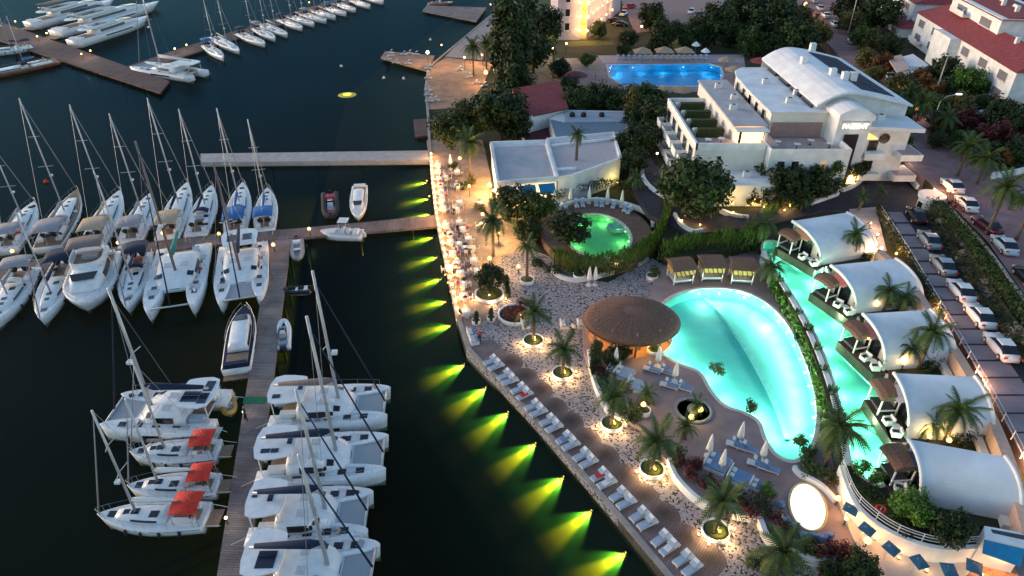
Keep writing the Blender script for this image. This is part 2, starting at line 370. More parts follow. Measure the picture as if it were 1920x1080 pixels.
# upper level
upper = XY([(1010, -60), (985, 130), (1030, 205), (1185, 262), (1200, 330), (1225, 385), (1245, 470), (1300, 480), (1424, 450), (1440, 500), (1478, 560), (1512, 630), (1538, 700), (1556, 770), (1572, 850), (1590, 905), (1622, 955), (1680, 1000), (1760, 1024), (1835, 1022), (1838, 985), (1880, 1000), (2300, 1050), (2900, -60)], ZU)
def poly_with_hole(name, outer, holes, z0, z1, m):
    """slab whose top has holes for the pools"""
    from mathutils.geometry import tessellate_polygon
    if area(outer) < 0: outer = outer[::-1]
    tris = tessellate_polygon([[Vector((x, y, 0)) for x, y in r] for r in [outer] + holes])
    pts = outer + [p for h in holes for p in h]; mb = MB(); fs = []
    for t in tris:
        a, b, c = (pts[k] for k in t)
        fs.append(tuple(t) if (b[0] - a[0]) * (c[1] - a[1]) - (b[1] - a[1]) * (c[0] - a[0]) > 0 else tuple(t)[::-1])
    mb.add([(x, y, z1) for x, y in pts], fs); mb.prism(outer, z0, z1, cap=False)
    return tag(mb.build(name, m), kind='structure')

# ---------------- pools
def pool_water(name, col, ior=1.33, alpha=(1, 1, 1)):
    m = bpy.data.materials.new(name); m.use_nodes = True; n = m.node_tree.nodes; l = m.node_tree.links; n.remove(n['Principled BSDF'])
    tc = n.new('ShaderNodeTexCoord'); t = n.new('ShaderNodeTexNoise'); t.inputs['Scale'].default_value = 1.6; t.inputs['Detail'].default_value = 3; l.new(tc.outputs['Object'], t.inputs['Vector'])
    bp = n.new('ShaderNodeBump'); bp.inputs['Strength'].default_value = 0.25; bp.inputs['Distance'].default_value = 0.05; l.new(t.outputs[0], bp.inputs['Height'])
    fr = n.new('ShaderNodeFresnel'); fr.inputs['IOR'].default_value = 1.12; l.new(bp.outputs[0], fr.inputs['Normal'])
    gl = n.new('ShaderNodeBsdfGlossy'); gl.inputs['Roughness'].default_value = 0.08; gl.inputs['Color'].default_value = (0.8, 0.9, 1, 1); l.new(bp.outputs[0], gl.inputs['Normal'])
    tr = n.new('ShaderNodeBsdfTransparent'); tr.inputs['Color'].default_value = col + (1,)
    mx = n.new('ShaderNodeMixShader'); l.new(fr.outputs[0], mx.inputs[0]); l.new(tr.outputs[0], mx.inputs[1]); l.new(gl.outputs[0], mx.inputs[2]); l.new(mx.outputs[0], n['Material Output'].inputs['Surface'])
    return m
m_pw = pool_water('pool_water', (0.74, 1.0, 0.95)); m_pwg = pool_water('green_pool_water', (0.6, 0.97, 0.75)); m_pwb = pool_water('blue_pool_water', (0.5, 0.85, 1.0))
def pool(name, label, outline, zrim, depth, m_floor, m_w, lamps, power, lcol, coping=None, cw=0.35, m_cop=None, lr=0.22):
    root = thing(name, label, 'pool')
    mb = MB(); ring = outline if area(outline) > 0 else outline[::-1]
    zf = zrim - depth
    mb.add([(x, y, zf) for x, y in ring], [tuple(range(len(ring)))])
    n = len(ring); mb.add([(x, y, zf) for x, y in ring] + [(x, y, zrim) for x, y in ring], [((i + 1) % n, i, i + n, (i + 1) % n + n) for i in range(n)])
    mb.build('basin', m_floor, root)
    MB().add([(x, y, zrim - 0.1) for x, y in ring], [tuple(range(n))]).build('water_surface', m_w, root)
    if m_cop:
        mb = MB(); r2 = offset(ring + [ring[0]], -cw / 2)[:-1]; wall_strip(mb, r2 + [r2[0]], cw, zrim - 0.3, zrim + 0.06); mb.build('coping', m_cop, root)
    g = MB().lathe([(0.0, -0.1), (0.12, -0.07), (0.16, 0), (0.12, 0.07), (0.0, 0.1)], 8).build('underwater_lamp', emit('pool_lamp_glass', (0.8, 1.0, 0.9), 0.6), root)
    first = True
    for (x, y) in lamps:
        lo = g if first else g.copy()
        if not first: COL.objects.link(lo)
        bw = min((((x - ((1 - t) * ax + t * bx)) ** 2 + (y - ((1 - t) * ay + t * by)) ** 2, (1 - t) * ax + t * bx, (1 - t) * ay + t * by) for (ax, ay), (bx, by) in zip(ring, ring[1:] + ring[:1]) for t in (0.25, 0.75)), key=lambda q: q[0])
        first = False; k_ = 0.1 / max(0.1, bw[0] ** 0.5); lo.location = (bw[1] + (x - bw[1]) * k_, bw[2] + (y - bw[2]) * k_, zf + depth * 0.55)
        point_light(root, (x, y, zf + depth * 0.8), power, lcol, lr, 'pool_light')
    return root
def inset_pts(ring, d, step, keep=None):
    ring = ring if area(ring) > 0 else ring[::-1]; ln = offset(ring + [ring[0]], d); out = []
    for x, y, a in along(ln, step):
        if keep is None or keep(*PX(Vector((x, y, 1)))): out.append((x, y))
    return out
m_aqua = mat('aqua_mosaic', (0.12, 0.64, 0.58), 0.6, var=0.12, scale=0.35); m_aqua2 = mat('turquoise_mosaic', (0.13, 0.64, 0.53), 0.6, var=0.12, scale=0.4)
m_azure = mat('azure_mosaic', (0.03, 0.40, 0.66), 0.6, var=0.15, scale=0.4); m_green = mat('green_mosaic', (0.22, 0.62, 0.38), 0.6, var=0.12, scale=0.5)
MAIN = smooth_poly(XY([(1228, 600), (1250, 565), (1290, 546), (1340, 541), (1395, 548), (1442, 573), (1478, 612), (1503, 662), (1521, 712), (1530, 765), (1527, 812), (1512, 846), (1487, 863), (1458, 852), (1438, 823), (1425, 790), (1396, 772), (1362, 760), (1335, 732), (1314, 698), (1278, 683), (1244, 663), (1228, 635)], ZT), 4)
CHAN = smooth_poly(XY([(1432, 455), (1462, 455), (1500, 478), (1530, 510), (1548, 500), (1562, 545), (1590, 592), (1606, 592), (1612, 640), (1640, 695), (1660, 694), (1655, 760), (1668, 824), (1700, 824), (1660, 862), (1658, 908), (1628, 900), (1598, 868), (1588, 800), (1572, 740), (1553, 680), (1525, 615), (1492, 560), (1462, 515), (1438, 485)], ZU), 3)
GRN = [(0, 0)]
gc = P(1120, 440, 2.0); ga = P(1180, 440, 2.0); gb = P(1120, 400, 2.0)
GRN = [(gc.x + (ga.x - gc.x) * math.cos(t), gc.y + (gb.y - gc.y) * 0.95 * math.sin(t)) for t in (2 * math.pi * i / 40 for i in range(40))]
BLU = XY([(1138, 122), (1330, 120), (1350, 125), (1354, 140), (1345, 162), (1170, 160), (1145, 145)], ZU)
poly_with_hole('land', land, [MAIN], -8, ZQ - 0.06, m_soil)
poly_with_hole('upper_ground', upper, [CHAN, BLU], 0.2, ZU, m_soil)
terr = XY([(1090, 588), (1095, 660), (1118, 720), (1150, 772), (1200, 800), (1240, 850), (1280, 905), (1325, 945), (1385, 965), (1440, 985), (1475, 1020), (1540, 1043), (1600, 1050), (1640, 1070), (1760, 1110), (1900, 1120), (1960, 1060), (1700, 880), (1640, 700), (1530, 520), (1440, 460), (1235, 500), (1215, 560)], ZT)
poly_with_hole('pool_terrace', terr, [MAIN], 0.2, ZT, m_terr)
m_coping = mat('pale_coping', (0.62, 0.56, 0.52), 0.7, var=0.1)
pool('main_pool', 'large kidney-shaped turquoise pool lit from its edges beside the thatched bar', MAIN, ZT, 1.35, m_aqua, m_pw,
     inset_pts(MAIN, 1.3, 2.2, lambda a, b: a > 1300 and b < 830 and (a > 1420 or b < 600)) + inset_pts(MAIN, 1.6, 3.4, lambda a, b: a < 1440 and b > 600), 92, (0.92, 1.0, 0.84), m_cop=m_coping)
mp_ = bpy.data.objects['main_pool']
for px_ in ([(1318, 556), (1350, 585), (1390, 640), (1428, 705), (1458, 768), (1476, 825)],):
    mb = MB(); wall_strip(mb, smooth_poly(XY(px_, ZT - 1.2), 4, False), 0.45, ZT - 1.36, ZT - 1.1); mb.build('pool_step', mat('pale_step_mosaic', (0.20, 0.66, 0.61), 0.6), mp_)
pool('channel_pool', 'long narrow turquoise channel pool in front of the white vaulted bungalows', CHAN, ZU, 1.1, m_aqua2, m_pw,
     inset_pts(CHAN, 0.9, 3.6), 80, (0.75, 1.0, 0.62), m_cop=m_coping, cw=0.25)
outer = [(gc.x + (ga.x - gc.x) * 1.75 * math.cos(t), gc.y + 0.9 + (gb.y - gc.y) * 1.5 * math.sin(t)) for t in (2 * math.pi * i / 40 for i in range(40))]
poly_with_hole('oval_pool_deck', outer, [GRN], 0.2, 2.0, mat('reddish_deck', (0.18, 0.105, 0.075), 0.8, var=0.25, scale=1.5))
pool('oval_pool', 'small oval pool glowing green inside a bamboo hedge', GRN, 2.0, 0.9, m_green, m_pwg, inset_pts(GRN, 1.0, 3.4), 26, (0.7, 1.0, 0.35), m_cop=m_coping)
hs = P(1155, 428, 1.6)
o = MB().lathe([(1.25, 0), (1.3, 0.32), (1.05, 0.36), (1.0, 0.18), (0, 0.18)], 24).build('pool_bench', mat('pale_aqua_mosaic', (0.45, 0.62, 0.66), 0.6), bpy.data.objects['oval_pool'], loc=(hs.x, hs.y, 1.55))
pool('upper_pool', 'straight-sided deep blue pool behind the hotel', BLU, ZU, 1.4, m_azure, m_pwb, inset_pts(BLU, 2.4, 5), 42, (0.4, 0.8, 1.0), m_cop=m_coping, cw=0.5)
poly_with_hole('upper_pool_deck', XY([(1120, 108), (1395, 104), (1400, 150), (1360, 172), (1170, 172), (1100, 182), (1035, 170), (1040, 110)], ZU), [BLU], ZU - 0.1, ZU + 0.006, mat('pink_paving', (0.34, 0.24, 0.23), 0.85, var=0.2, scale=0.8))
tag(MB().prism(XY([(1120, 104), (1395, 102), (1395, 117), (1130, 118)], ZU), ZU - 0.2, ZU + 0.012).build('pool_side_paving', mat('lilac_paving', (0.42, 0.35, 0.38), 0.8)), kind='structure')
# ---------------- asphalt drive, car park, street
m_asph = mat('dark_asphalt', (0.035, 0.033, 0.042), 0.9, var=0.2, scale=1.2, bump=0.2)
m_lot = mat('car_park_slabs', (0.27, 0.225, 0.245), 0.85, var=0.18, scale=0.6, bump=0.15)
m_road = mat('street_setts', (0.26, 0.15, 0.155), 0.85, var=0.22, scale=0.5, bump=0.2)
slab('driveway', XY([(1180, 318), (1215, 290), (1240, 320), (1255, 370), (1320, 410), (1400, 400), (1440, 385), (1520, 372), (1600, 330), (1632, 305), (1655, 300), (1700, 345), (1745, 380), (1770, 400), (1720, 420), (1640, 395), (1540, 395), (1450, 420), (1380, 430), (1290, 440), (1215, 400), (1190, 360)], ZU + 0.3), ZU - 0.5, ZU + 0.3, m_asph)
lot = XY([(1652, 382), (1722, 388), (1760, 420), (1800, 500), (1850, 580), (1920, 680), (2060, 880), (2100, 1010), (1990, 1010), (1920, 850), (1860, 720), (1800, 620), (1740, 520), (1690, 440)], ZP)
slab('car_park', lot, 0.5, ZP, m_asph)
lotroot = bpy.data.objects['car_park']
def lerp(a, b, t): return (a[0] + (b[0] - a[0]) * t, a[1] + (b[1] - a[1]) * t)
LL = [(1656, 396), (1690, 455), (1740, 537), (1800, 637), (1858, 737), (1920, 858), (1975, 980)]
RR = [(1690, 396), (1740, 470), (1795, 548), (1845, 615), (1900, 690), (1995, 830), (2080, 960)]
def samp(L, y):
    for a, b in zip(L, L[1:]):
        if a[1] <= y <= b[1]: return (a[0] + (b[0] - a[0]) * (y - a[1]) / (b[1] - a[1]), y)
    return L[-1] if y > L[-1][1] else L[0]
ys = [396, 418, 441, 465, 490, 514, 538, 563, 590, 617, 646, 676, 708, 741, 775, 811, 849, 888, 930]
for k in range(len(ys) - 1):
    y0, y1 = ys[k] + 1.5, ys[k + 1] - 2
    MB().prism(XY([samp(LL, y0), samp(RR, y0), samp(RR, y1), samp(LL, y1)], ZP + 0.02), ZP - 0.05, ZP + 0.02).build('paving_panel', m_lot, lotroot)
street = XY([(1470, -60), (1500, 20), (1560, 90), (1640, 170), (1690, 225), (1698, 300), (1745, 345), (1800, 400), (1850, 450), (1940, 580), (2100, 560), (1960, 330), (1858, 318), (1760, 225), (1690, 150), (1610, 60), (1570, 0), (1545, -60)], ZS)
slab('street', street, 0.5, ZS, m_road)
mb = MB(); wall_strip(mb, smooth_poly(XY([(1752, 352), (1800, 408), (1850, 462), (1900, 530), (1950, 600)], ZS + 0.1), 4, False), 0.25, ZS - 0.1, ZS + 0.12); tag(mb.build('street_kerb', m_conc), kind='structure')
for a_, b_ in (((1862, 452), (1884, 444)), ((1882, 478), (1906, 470)), ((1902, 506), (1928, 498)), ((1840, 428), (1860, 420))):
    mb = MB(); wall_strip(mb, XY([a_, b_], ZS + 0.01), 0.12, ZS - 0.01, ZS + 0.008); tag(mb.build('road_marking', mat('road_paint', (0.6, 0.58, 0.56), 0.7, var=0.2), bpy.data.objects['street']))
slab('far_ground', XY([(1400, -70), (1500, 22), (1640, 172), (1690, 226), (1700, 300), (1745, 346), (1850, 452), (1940, 582), (2250, 700), (2900, -70)], ZS - 0.02), 0.5, ZS - 0.03, m_soil)
slab('forecourt', XY([(1165, 0), (1190, 62), (1400, 40), (1450, 0), (1440, -40), (1170, -40)], ZU), 0.5, ZU + 0.03, mat('pink_forecourt', (0.30, 0.20, 0.18), 0.85, var=0.2))
slab('hotel_path', XY([(985, 130), (1000, 110), (1036, 100), (1036, 165), (975, 200)], ZU), 0.5, ZU + 0.02, mat('brown_path', (0.25, 0.19, 0.15), 0.9, var=0.2))
# white ramp below the bungalows
slab('white_ramp', XY([(1574, 870), (1600, 945), (1640, 990), (1700, 1025), (1770, 1045), (1840, 1042), (1850, 1085), (1800, 1130), (1660, 1100), (1600, 1010), (1572, 940)], ZT + 0.2), 0.5, ZT + 0.2, mat('ramp_paving', (0.52, 0.46, 0.42), 0.8, var=0.12, scale=0.7))

# ---------------- piers
def pier(name, label, px, z, m, thick=0.35, piles=6, cat='pier'):
    root = thing(name, label, cat); poly = XY(px, z)
    MB().prism(poly, z - thick, z, bottom=True).build('deck', m, root)
    n = len(poly); a, b, c, d = (Vector((x, y, 0)) for x, y in (poly[0], poly[n // 2 - 1], poly[n // 2], poly[-1]))
    for i in range(piles):
        t = (i + 0.5) / piles
        for p, q in ((a, b), (d, c)):
            v = p.lerp(q, t); ctr = a.lerp(b, t).lerp(d.lerp(c, t), 0.5); v = v.lerp(ctr, 0.15)
            T('pile', [(v.x, v.y, -6), (v.x, v.y, z - thick)], 0.16, m_black, root, 6)
    return root
pier('main_pier', 'long weathered plank pier running between the two rows of catamarans', [(405, 1090), (507, 447), (546, 447), (464, 1090)], 0.65, m_pier, piles=9)
pier('finger_pier', 'timber finger pier joining the promenade to the rows of sailboats', [(-60, 512), (180, 468), (380, 440), (546, 429), (700, 415), (816, 403), (821, 424), (700, 434), (546, 447), (380, 461), (180, 492), (-60, 540)], 0.7, m_piert, piles=8)
pr = pier('breakwater_pier', 'pale concrete breakwater pier with nothing moored to it', [(376, 288), (802, 282), (805, 300), (376, 304)], 0.8, m_conc, 0.9, 5)
pier('long_pier', 'dark brown plank pier in front of the motor yachts', [(-30, 30), (318, 152), (300, 174), (-30, 66)], 0.8, m_pierd, piles=8)
pier('far_pier', 'narrow far pier with a row of small sailboats', [(228, 128), (330, 93), (480, 45), (720, -30), (735, -18), (490, 58), (345, 106), (245, 140)], 0.7, m_pierd, piles=6)
pier('far_landing', 'broad low landing stage off the far shore path', [(792, 20), (800, 10), (912, 14), (893, 40)], 0.8, m_pier, piles=3)
pier('sun_landing', 'timber landing stage with white sunbeds around its edge', [(714, 108), (722, 96), (815, 104), (803, 133), (716, 126)][0:4], 0.95, m_sundeck, piles=3)
pier('boat_steps', 'small dark timber landing below the seaside trees', [(775, 224), (803, 222), (806, 254), (778, 256)], 0.6, m_pierd, piles=2)
for nm, px, lab in (('mooring_mat', [(458, 744), (500, 744), (498, 757), (455, 757)], 'green mat laid across the main pier'),):
    o = MB().prism(XY(px, 0.66), 0.655, 0.675).build('green_mat', mat('green_carpet', (0.02, 0.16, 0.09), 0.95)); tag(o, lab, 'mat')
# ================================================================ BOATS
def hull_w(t, B, stern=0.82):
    if t < 0.42: return B / 2 * (stern + (1 - stern) * math.sin(t / 0.42 * math.pi / 2))
    return B / 2 * max(0.0, math.cos((t - 0.42) / 0.58 * math.pi / 2)) ** 0.8
def hull_mesh(L, B, free, sheer, stern=0.82, n=14, wf=hull_w, y0=0.0, rake=0.06):
    secs = []
    for i in range(n + 1):
        t = 1 - (1 - i / n) ** 1.25; w = max(wf(t, B, stern), 0.015); x = -L / 2 + L * t; zd = free + sheer * t * t; r = rake * L * t ** 3
        secs.append([(x, y0 - w, zd), (x - r * 0.5, y0 - w * 0.97, zd * 0.45), (x - r, y0 - w * 0.78, -0.15), (x - r, y0 - w * 0.15, -0.6), (x - r, y0 + w * 0.15, -0.6), (x - r, y0 + w * 0.78, -0.15), (x - r * 0.5, y0 + w * 0.97, zd * 0.45), (x, y0 + w, zd)])
    return MB().loft(secs)
def deck_sheet_mesh(L, B, free, sheer, k, t0, t1, dz, stern=0.82, wf=hull_w, y0=0.0, n=10):
    a = []; b = []
    for i in range(n + 1):
        t = t0 + (t1 - t0) * i / n; w = wf(t, B, stern) * k; x = -L / 2 + L * t; z = free + sheer * t * t + dz
        a.append((x, y0 - w, z)); b.append((x, y0 + w, z))
    return MB().strip(b, a)
def trunk_mesh(L, B, free, sheer, t0, t1, k, h, stern=0.82, wf=hull_w, n=8):
    secs = []
    for i in range(n + 1):
        t = t0 + (t1 - t0) * i / n; x = -L / 2 + L * t; z = free + sheer * t * t; e = min(1, (1 - i / n) * 3.0 + 0.15) ** 0.6
        w = min(wf(t, B, stern) * k, B * 0.5 * k * (0.55 + 0.45 * e)); hh = h * e
        secs.append([(x, -w, z - 0.05), (x, -w * 0.86, z + hh * 0.75), (x, -w * 0.55, z + hh), (x, w * 0.55, z + hh), (x, w * 0.86, z + hh * 0.75), (x, w, z - 0.05)])
    return MB().loft(secs)
def arch_canopy(x0, x1, w, z, rise, n=6, thick=0.05):
    secs = []
    for x in (x0, (x0 + x1) / 2, x1):
        up = 0.06 if x == (x0 + x1) / 2 else 0
        top = [(x, -w + 2 * w * i / n, z + up + rise * (1 - (2 * i / n - 1) ** 2)) for i in range(n + 1)]
        secs.append(top + [(p[0], p[1], p[2] - thick) for p in top[::-1]])
    return MB().loft(secs)
def frame_of(spx, bpx, z):
    a = P(*spx, z); b = P(*bpx, z); d = b - a; c = (a + b) / 2
    return Vector((c.x, c.y, 0)), math.atan2(d.y, d.x), d.length
def mast_height(root_loc, rz, x, py):
    b = Vector((root_loc.x + math.cos(rz) * x, root_loc.y + math.sin(rz) * x, 0)); return HT(b, py)
def rig(root, L, mx, zb, h, bow_z, free, boom_to, cover, mast_r=0.11, stay=True, furl=0.07, furl_m=None, mast_m=None):
    mast = T('mast', [(mx, 0, zb), (mx - 0.012 * h, 0, h)], [mast_r, mast_r * 0.75], mast_m or m_alu, root, 8)
    for k, wdt in ((0.42, 0.95), (0.68, 0.7)):
        z = zb + (h - zb) * k; xx = mx - 0.012 * h * k
        T('spreader', [(xx - 0.25, -wdt, z + 0.1), (xx, 0, z), (xx - 0.25, wdt, z + 0.1)], 0.035, m_alu, mast, 5)
    B('radar_dome', (mx + 0.3, 0, zb + (h - zb) * 0.33), (0.4, 0.4, 0.22), m_gel, mast)
    bz = zb + 1.25
    boom = T('boom', [(mx, 0, bz), (boom_to, 0, bz + 0.1)], 0.1, m_alu, root, 6)
    if cover: MB().tube([(mx - 0.1, 0, bz + 0.35), (mx - 0.6, 0, bz + 0.26), (boom_to + 0.3, 0, bz + 0.2)], [0.12, 0.24, 0.12], 8).build('sail_cover', cover, boom, True)
    if stay:
        T('forestay', [(L / 2 - 0.15, 0, bow_z), (mx - 0.01 * h, 0, h * 0.97)], [furl, furl * 0.5], furl_m or m_greyc, root, 5)
        T('backstay', [(-L / 2 + 0.1, 0, free), (mx - 0.012 * h, 0, h)], 0.018, m_steel, root, 4)
    return mast
def sailboat(label, spx, bpx, beam, mast_py=None, bimini=None, hood=None, deckm=None, detail=2, mx_t=0.56, cover=None, group='sailing yachts moored at the piers', fenders=True, hullm=None, wheel=True, red=False, mh=None, name='sailboat', furl_m=None):
    loc, rz, L = frame_of(spx, bpx, 1.0)
    Bm = beam * 0.93; free, sheer = 0.95, 0.35
    r = thing(name, label, 'sailboat', loc, rz, group)
    hull_mesh(L, Bm, free, sheer).build('hull', hullm or m_gel, r, True)
    deck_sheet_mesh(L, Bm, free, sheer, 0.93, 0.005, 0.985, 0.012).build('deck', deckm or m_gel, r)
    tr = trunk_mesh(L, Bm, free, sheer, 0.34, 0.82, 0.58, 0.42); cab = tr.build('coachroof', m_gel, r, True)
    if mast_py is not None: h = mast_height(loc, rz, (mx_t - 0.5) * L, mast_py)
    else: h = mh or L * 1.35
    rig(r, L, (mx_t - 0.5) * L, free + 0.4, h, free + sheer, free, (0.22 - 0.5) * L, cover or bimini, stay=True, furl_m=furl_m)
    if detail == 0: return r
    X = lambda t: (t - 0.5) * L
    for s in (-1, 1):
        MB().loft([[(X(t), s * (hull_w(t, Bm) * 0.58 * k + 0.012), free + sheer * t * t + z) for k, z in ((0.985, 0.1), (0.93, 0.28))] + [(X(t), s * (hull_w(t, Bm) * 0.58 * 0.9), free + sheer * t * t + 0.2)] for t in (0.42, 0.5, 0.58, 0.66)]).build('window', m_darkwin, cab)
    for t, w in ((0.46, 0.62), (0.64, 0.55), (0.72, 0.45), (0.86, 0.6)):
        z = free + sheer * t * t + (0.43 if t < 0.8 else 0.03)
        if t > 0.7 and t < 0.8: z -= 0.06
        B('hatch', (X(t), 0.0 if t > 0.6 else 0.25, z), (w * 1.1, w, 0.05), m_darkwin, r)
    sm = rnd.choice((m_navy, m_navy, m_blue, m_redc, m_greyc))
    for s in (-1, 1):
        q_ = lambda t, z: (X(t) - 0.03 * L * t ** 3, s * (hull_w(t, Bm) * 0.985 + 0.012), (free + sheer * t * t) * z)
        MB().strip([q_(t, 0.70) for t in (0.02, 0.15, 0.3, 0.45, 0.6, 0.75, 0.86)], [q_(t, 0.80) for t in (0.02, 0.15, 0.3, 0.45, 0.6, 0.75, 0.86)]).build('hull_stripe', sm, r)
    for _ in range(5 if detail > 1 else 2):
        t = rnd.choice((rnd.uniform(0.08, 0.3), rnd.uniform(0.36, 0.9))); y_ = rnd.uniform(-0.7, 0.7) * hull_w(t, Bm)
        B('deck_bag', (X(t), y_, free + sheer * t * t + (0.45 if t < 0.32 else 0.12)), (rnd.uniform(0.25, 0.6), rnd.uniform(0.2, 0.4), 0.2), rnd.choice((m_navy, m_cloth, m_redc, m_tan, m_greyc, m_black)), r, rnd.uniform(0, 3))
    for s in (-1, 1): T('mooring_line', [(X(0.02), s * Bm * 0.36, free), (X(0.0) - 1.3, s * Bm * 0.30, 0.7)], 0.025, m_cloth, r, 4)
    # cockpit
    cw = Bm * 0.30
    B('cockpit_sole', (X(0.175), 0, free + 0.06), (L * 0.24, cw * 2 * 0.55, 0.05), m_teak, r)
    for s in (-1, 1):
        B('cockpit_seat', (X(0.19), s * cw * 0.85, free + 0.2), (L * 0.22, cw * 0.55, 0.35), m_gel, r)
        if wheel: MB().lathe([(0.40, -0.02), (0.44, 0.0), (0.40, 0.02)], 12).build('steering_wheel', m_black, r, loc=(X(0.11), s * cw * 0.5, free + 0.75)).rotation_euler = (0, R(75), 0)
    if red: B('swim_platform', (X(0) - 0.5, 0, free - 0.45), (1.1, Bm * 0.55, 0.08), m_teak, r)
    if bimini:
        x0, x1 = X(0.02), X(0.26) if not red else X(0.27)
        zc = free + (1.85 if not red else 1.45); cn = arch_canopy(x0, x1, Bm * (0.40 if not red else 0.37), zc, 0.2).build('bimini', bimini, r, True)
        for x in (x0 + 0.1, x1 - 0.1):
            for s in (-1, 1): T('bimini_post', [(x, s * Bm * 0.35, free), (x, s * Bm * 0.35, zc)], 0.025, m_steel, cn, 5)
    if hood: arch_canopy(X(0.33), X(0.41), Bm * 0.28, free + 0.75, 0.4).build('sprayhood', hood, r, True)
    if detail > 1:
        # pulpit and pushpit rails
        for t0, t1, nm in ((0.90, 0.995, 'pulpit'), (0.02, 0.12, 'pushpit')):
            mb = MB(); pts = []
            for s in (-1, 1):
                tt = [t0 + (t1 - t0) * k / 3 for k in range(4)]; line = [(X(t), s * hull_w(t, Bm) * 0.95, free + sheer * t * t + 0.62) for t in tt]
                mb.tube(line, 0.022, 4)
                for t in (t0, (t0 + t1) / 2): mb.tube([(X(t), s * hull_w(t, Bm) * 0.95, free + sheer * t * t), (X(t), s * hull_w(t, Bm) * 0.95, free + sheer * t * t + 0.62)], 0.02, 4)
            mb.build(nm, m_steel, r)
        for s in (-1, 1):
            line = [(X(t), s * hull_w(t, Bm) * 0.96, free + sheer * t * t + 0.6) for t in (0.12, 0.3, 0.5, 0.7, 0.9)]
            mb = MB().tube(line, 0.012, 4)
            for p in line[1:-1]: mb.tube([(p[0], p[1], p[2] - 0.6), p], 0.015, 4)
            mb.build('guard_rail', m_steel, r)
    if fenders:
        for s in (-1, 1):
            for t in (0.2, 0.38, 0.55, 0.7):
                w = hull_w(t, Bm)
                MB().lathe([(0, -0.33), (0.1, -0.28), (0.12, 0), (0.1, 0.28), (0, 0.33)], 7).build('fender', m_black if rnd.random() < 0.7 else m_navy, r, True, loc=(X(t), s * (w + 0.1), 0.55))
    return r

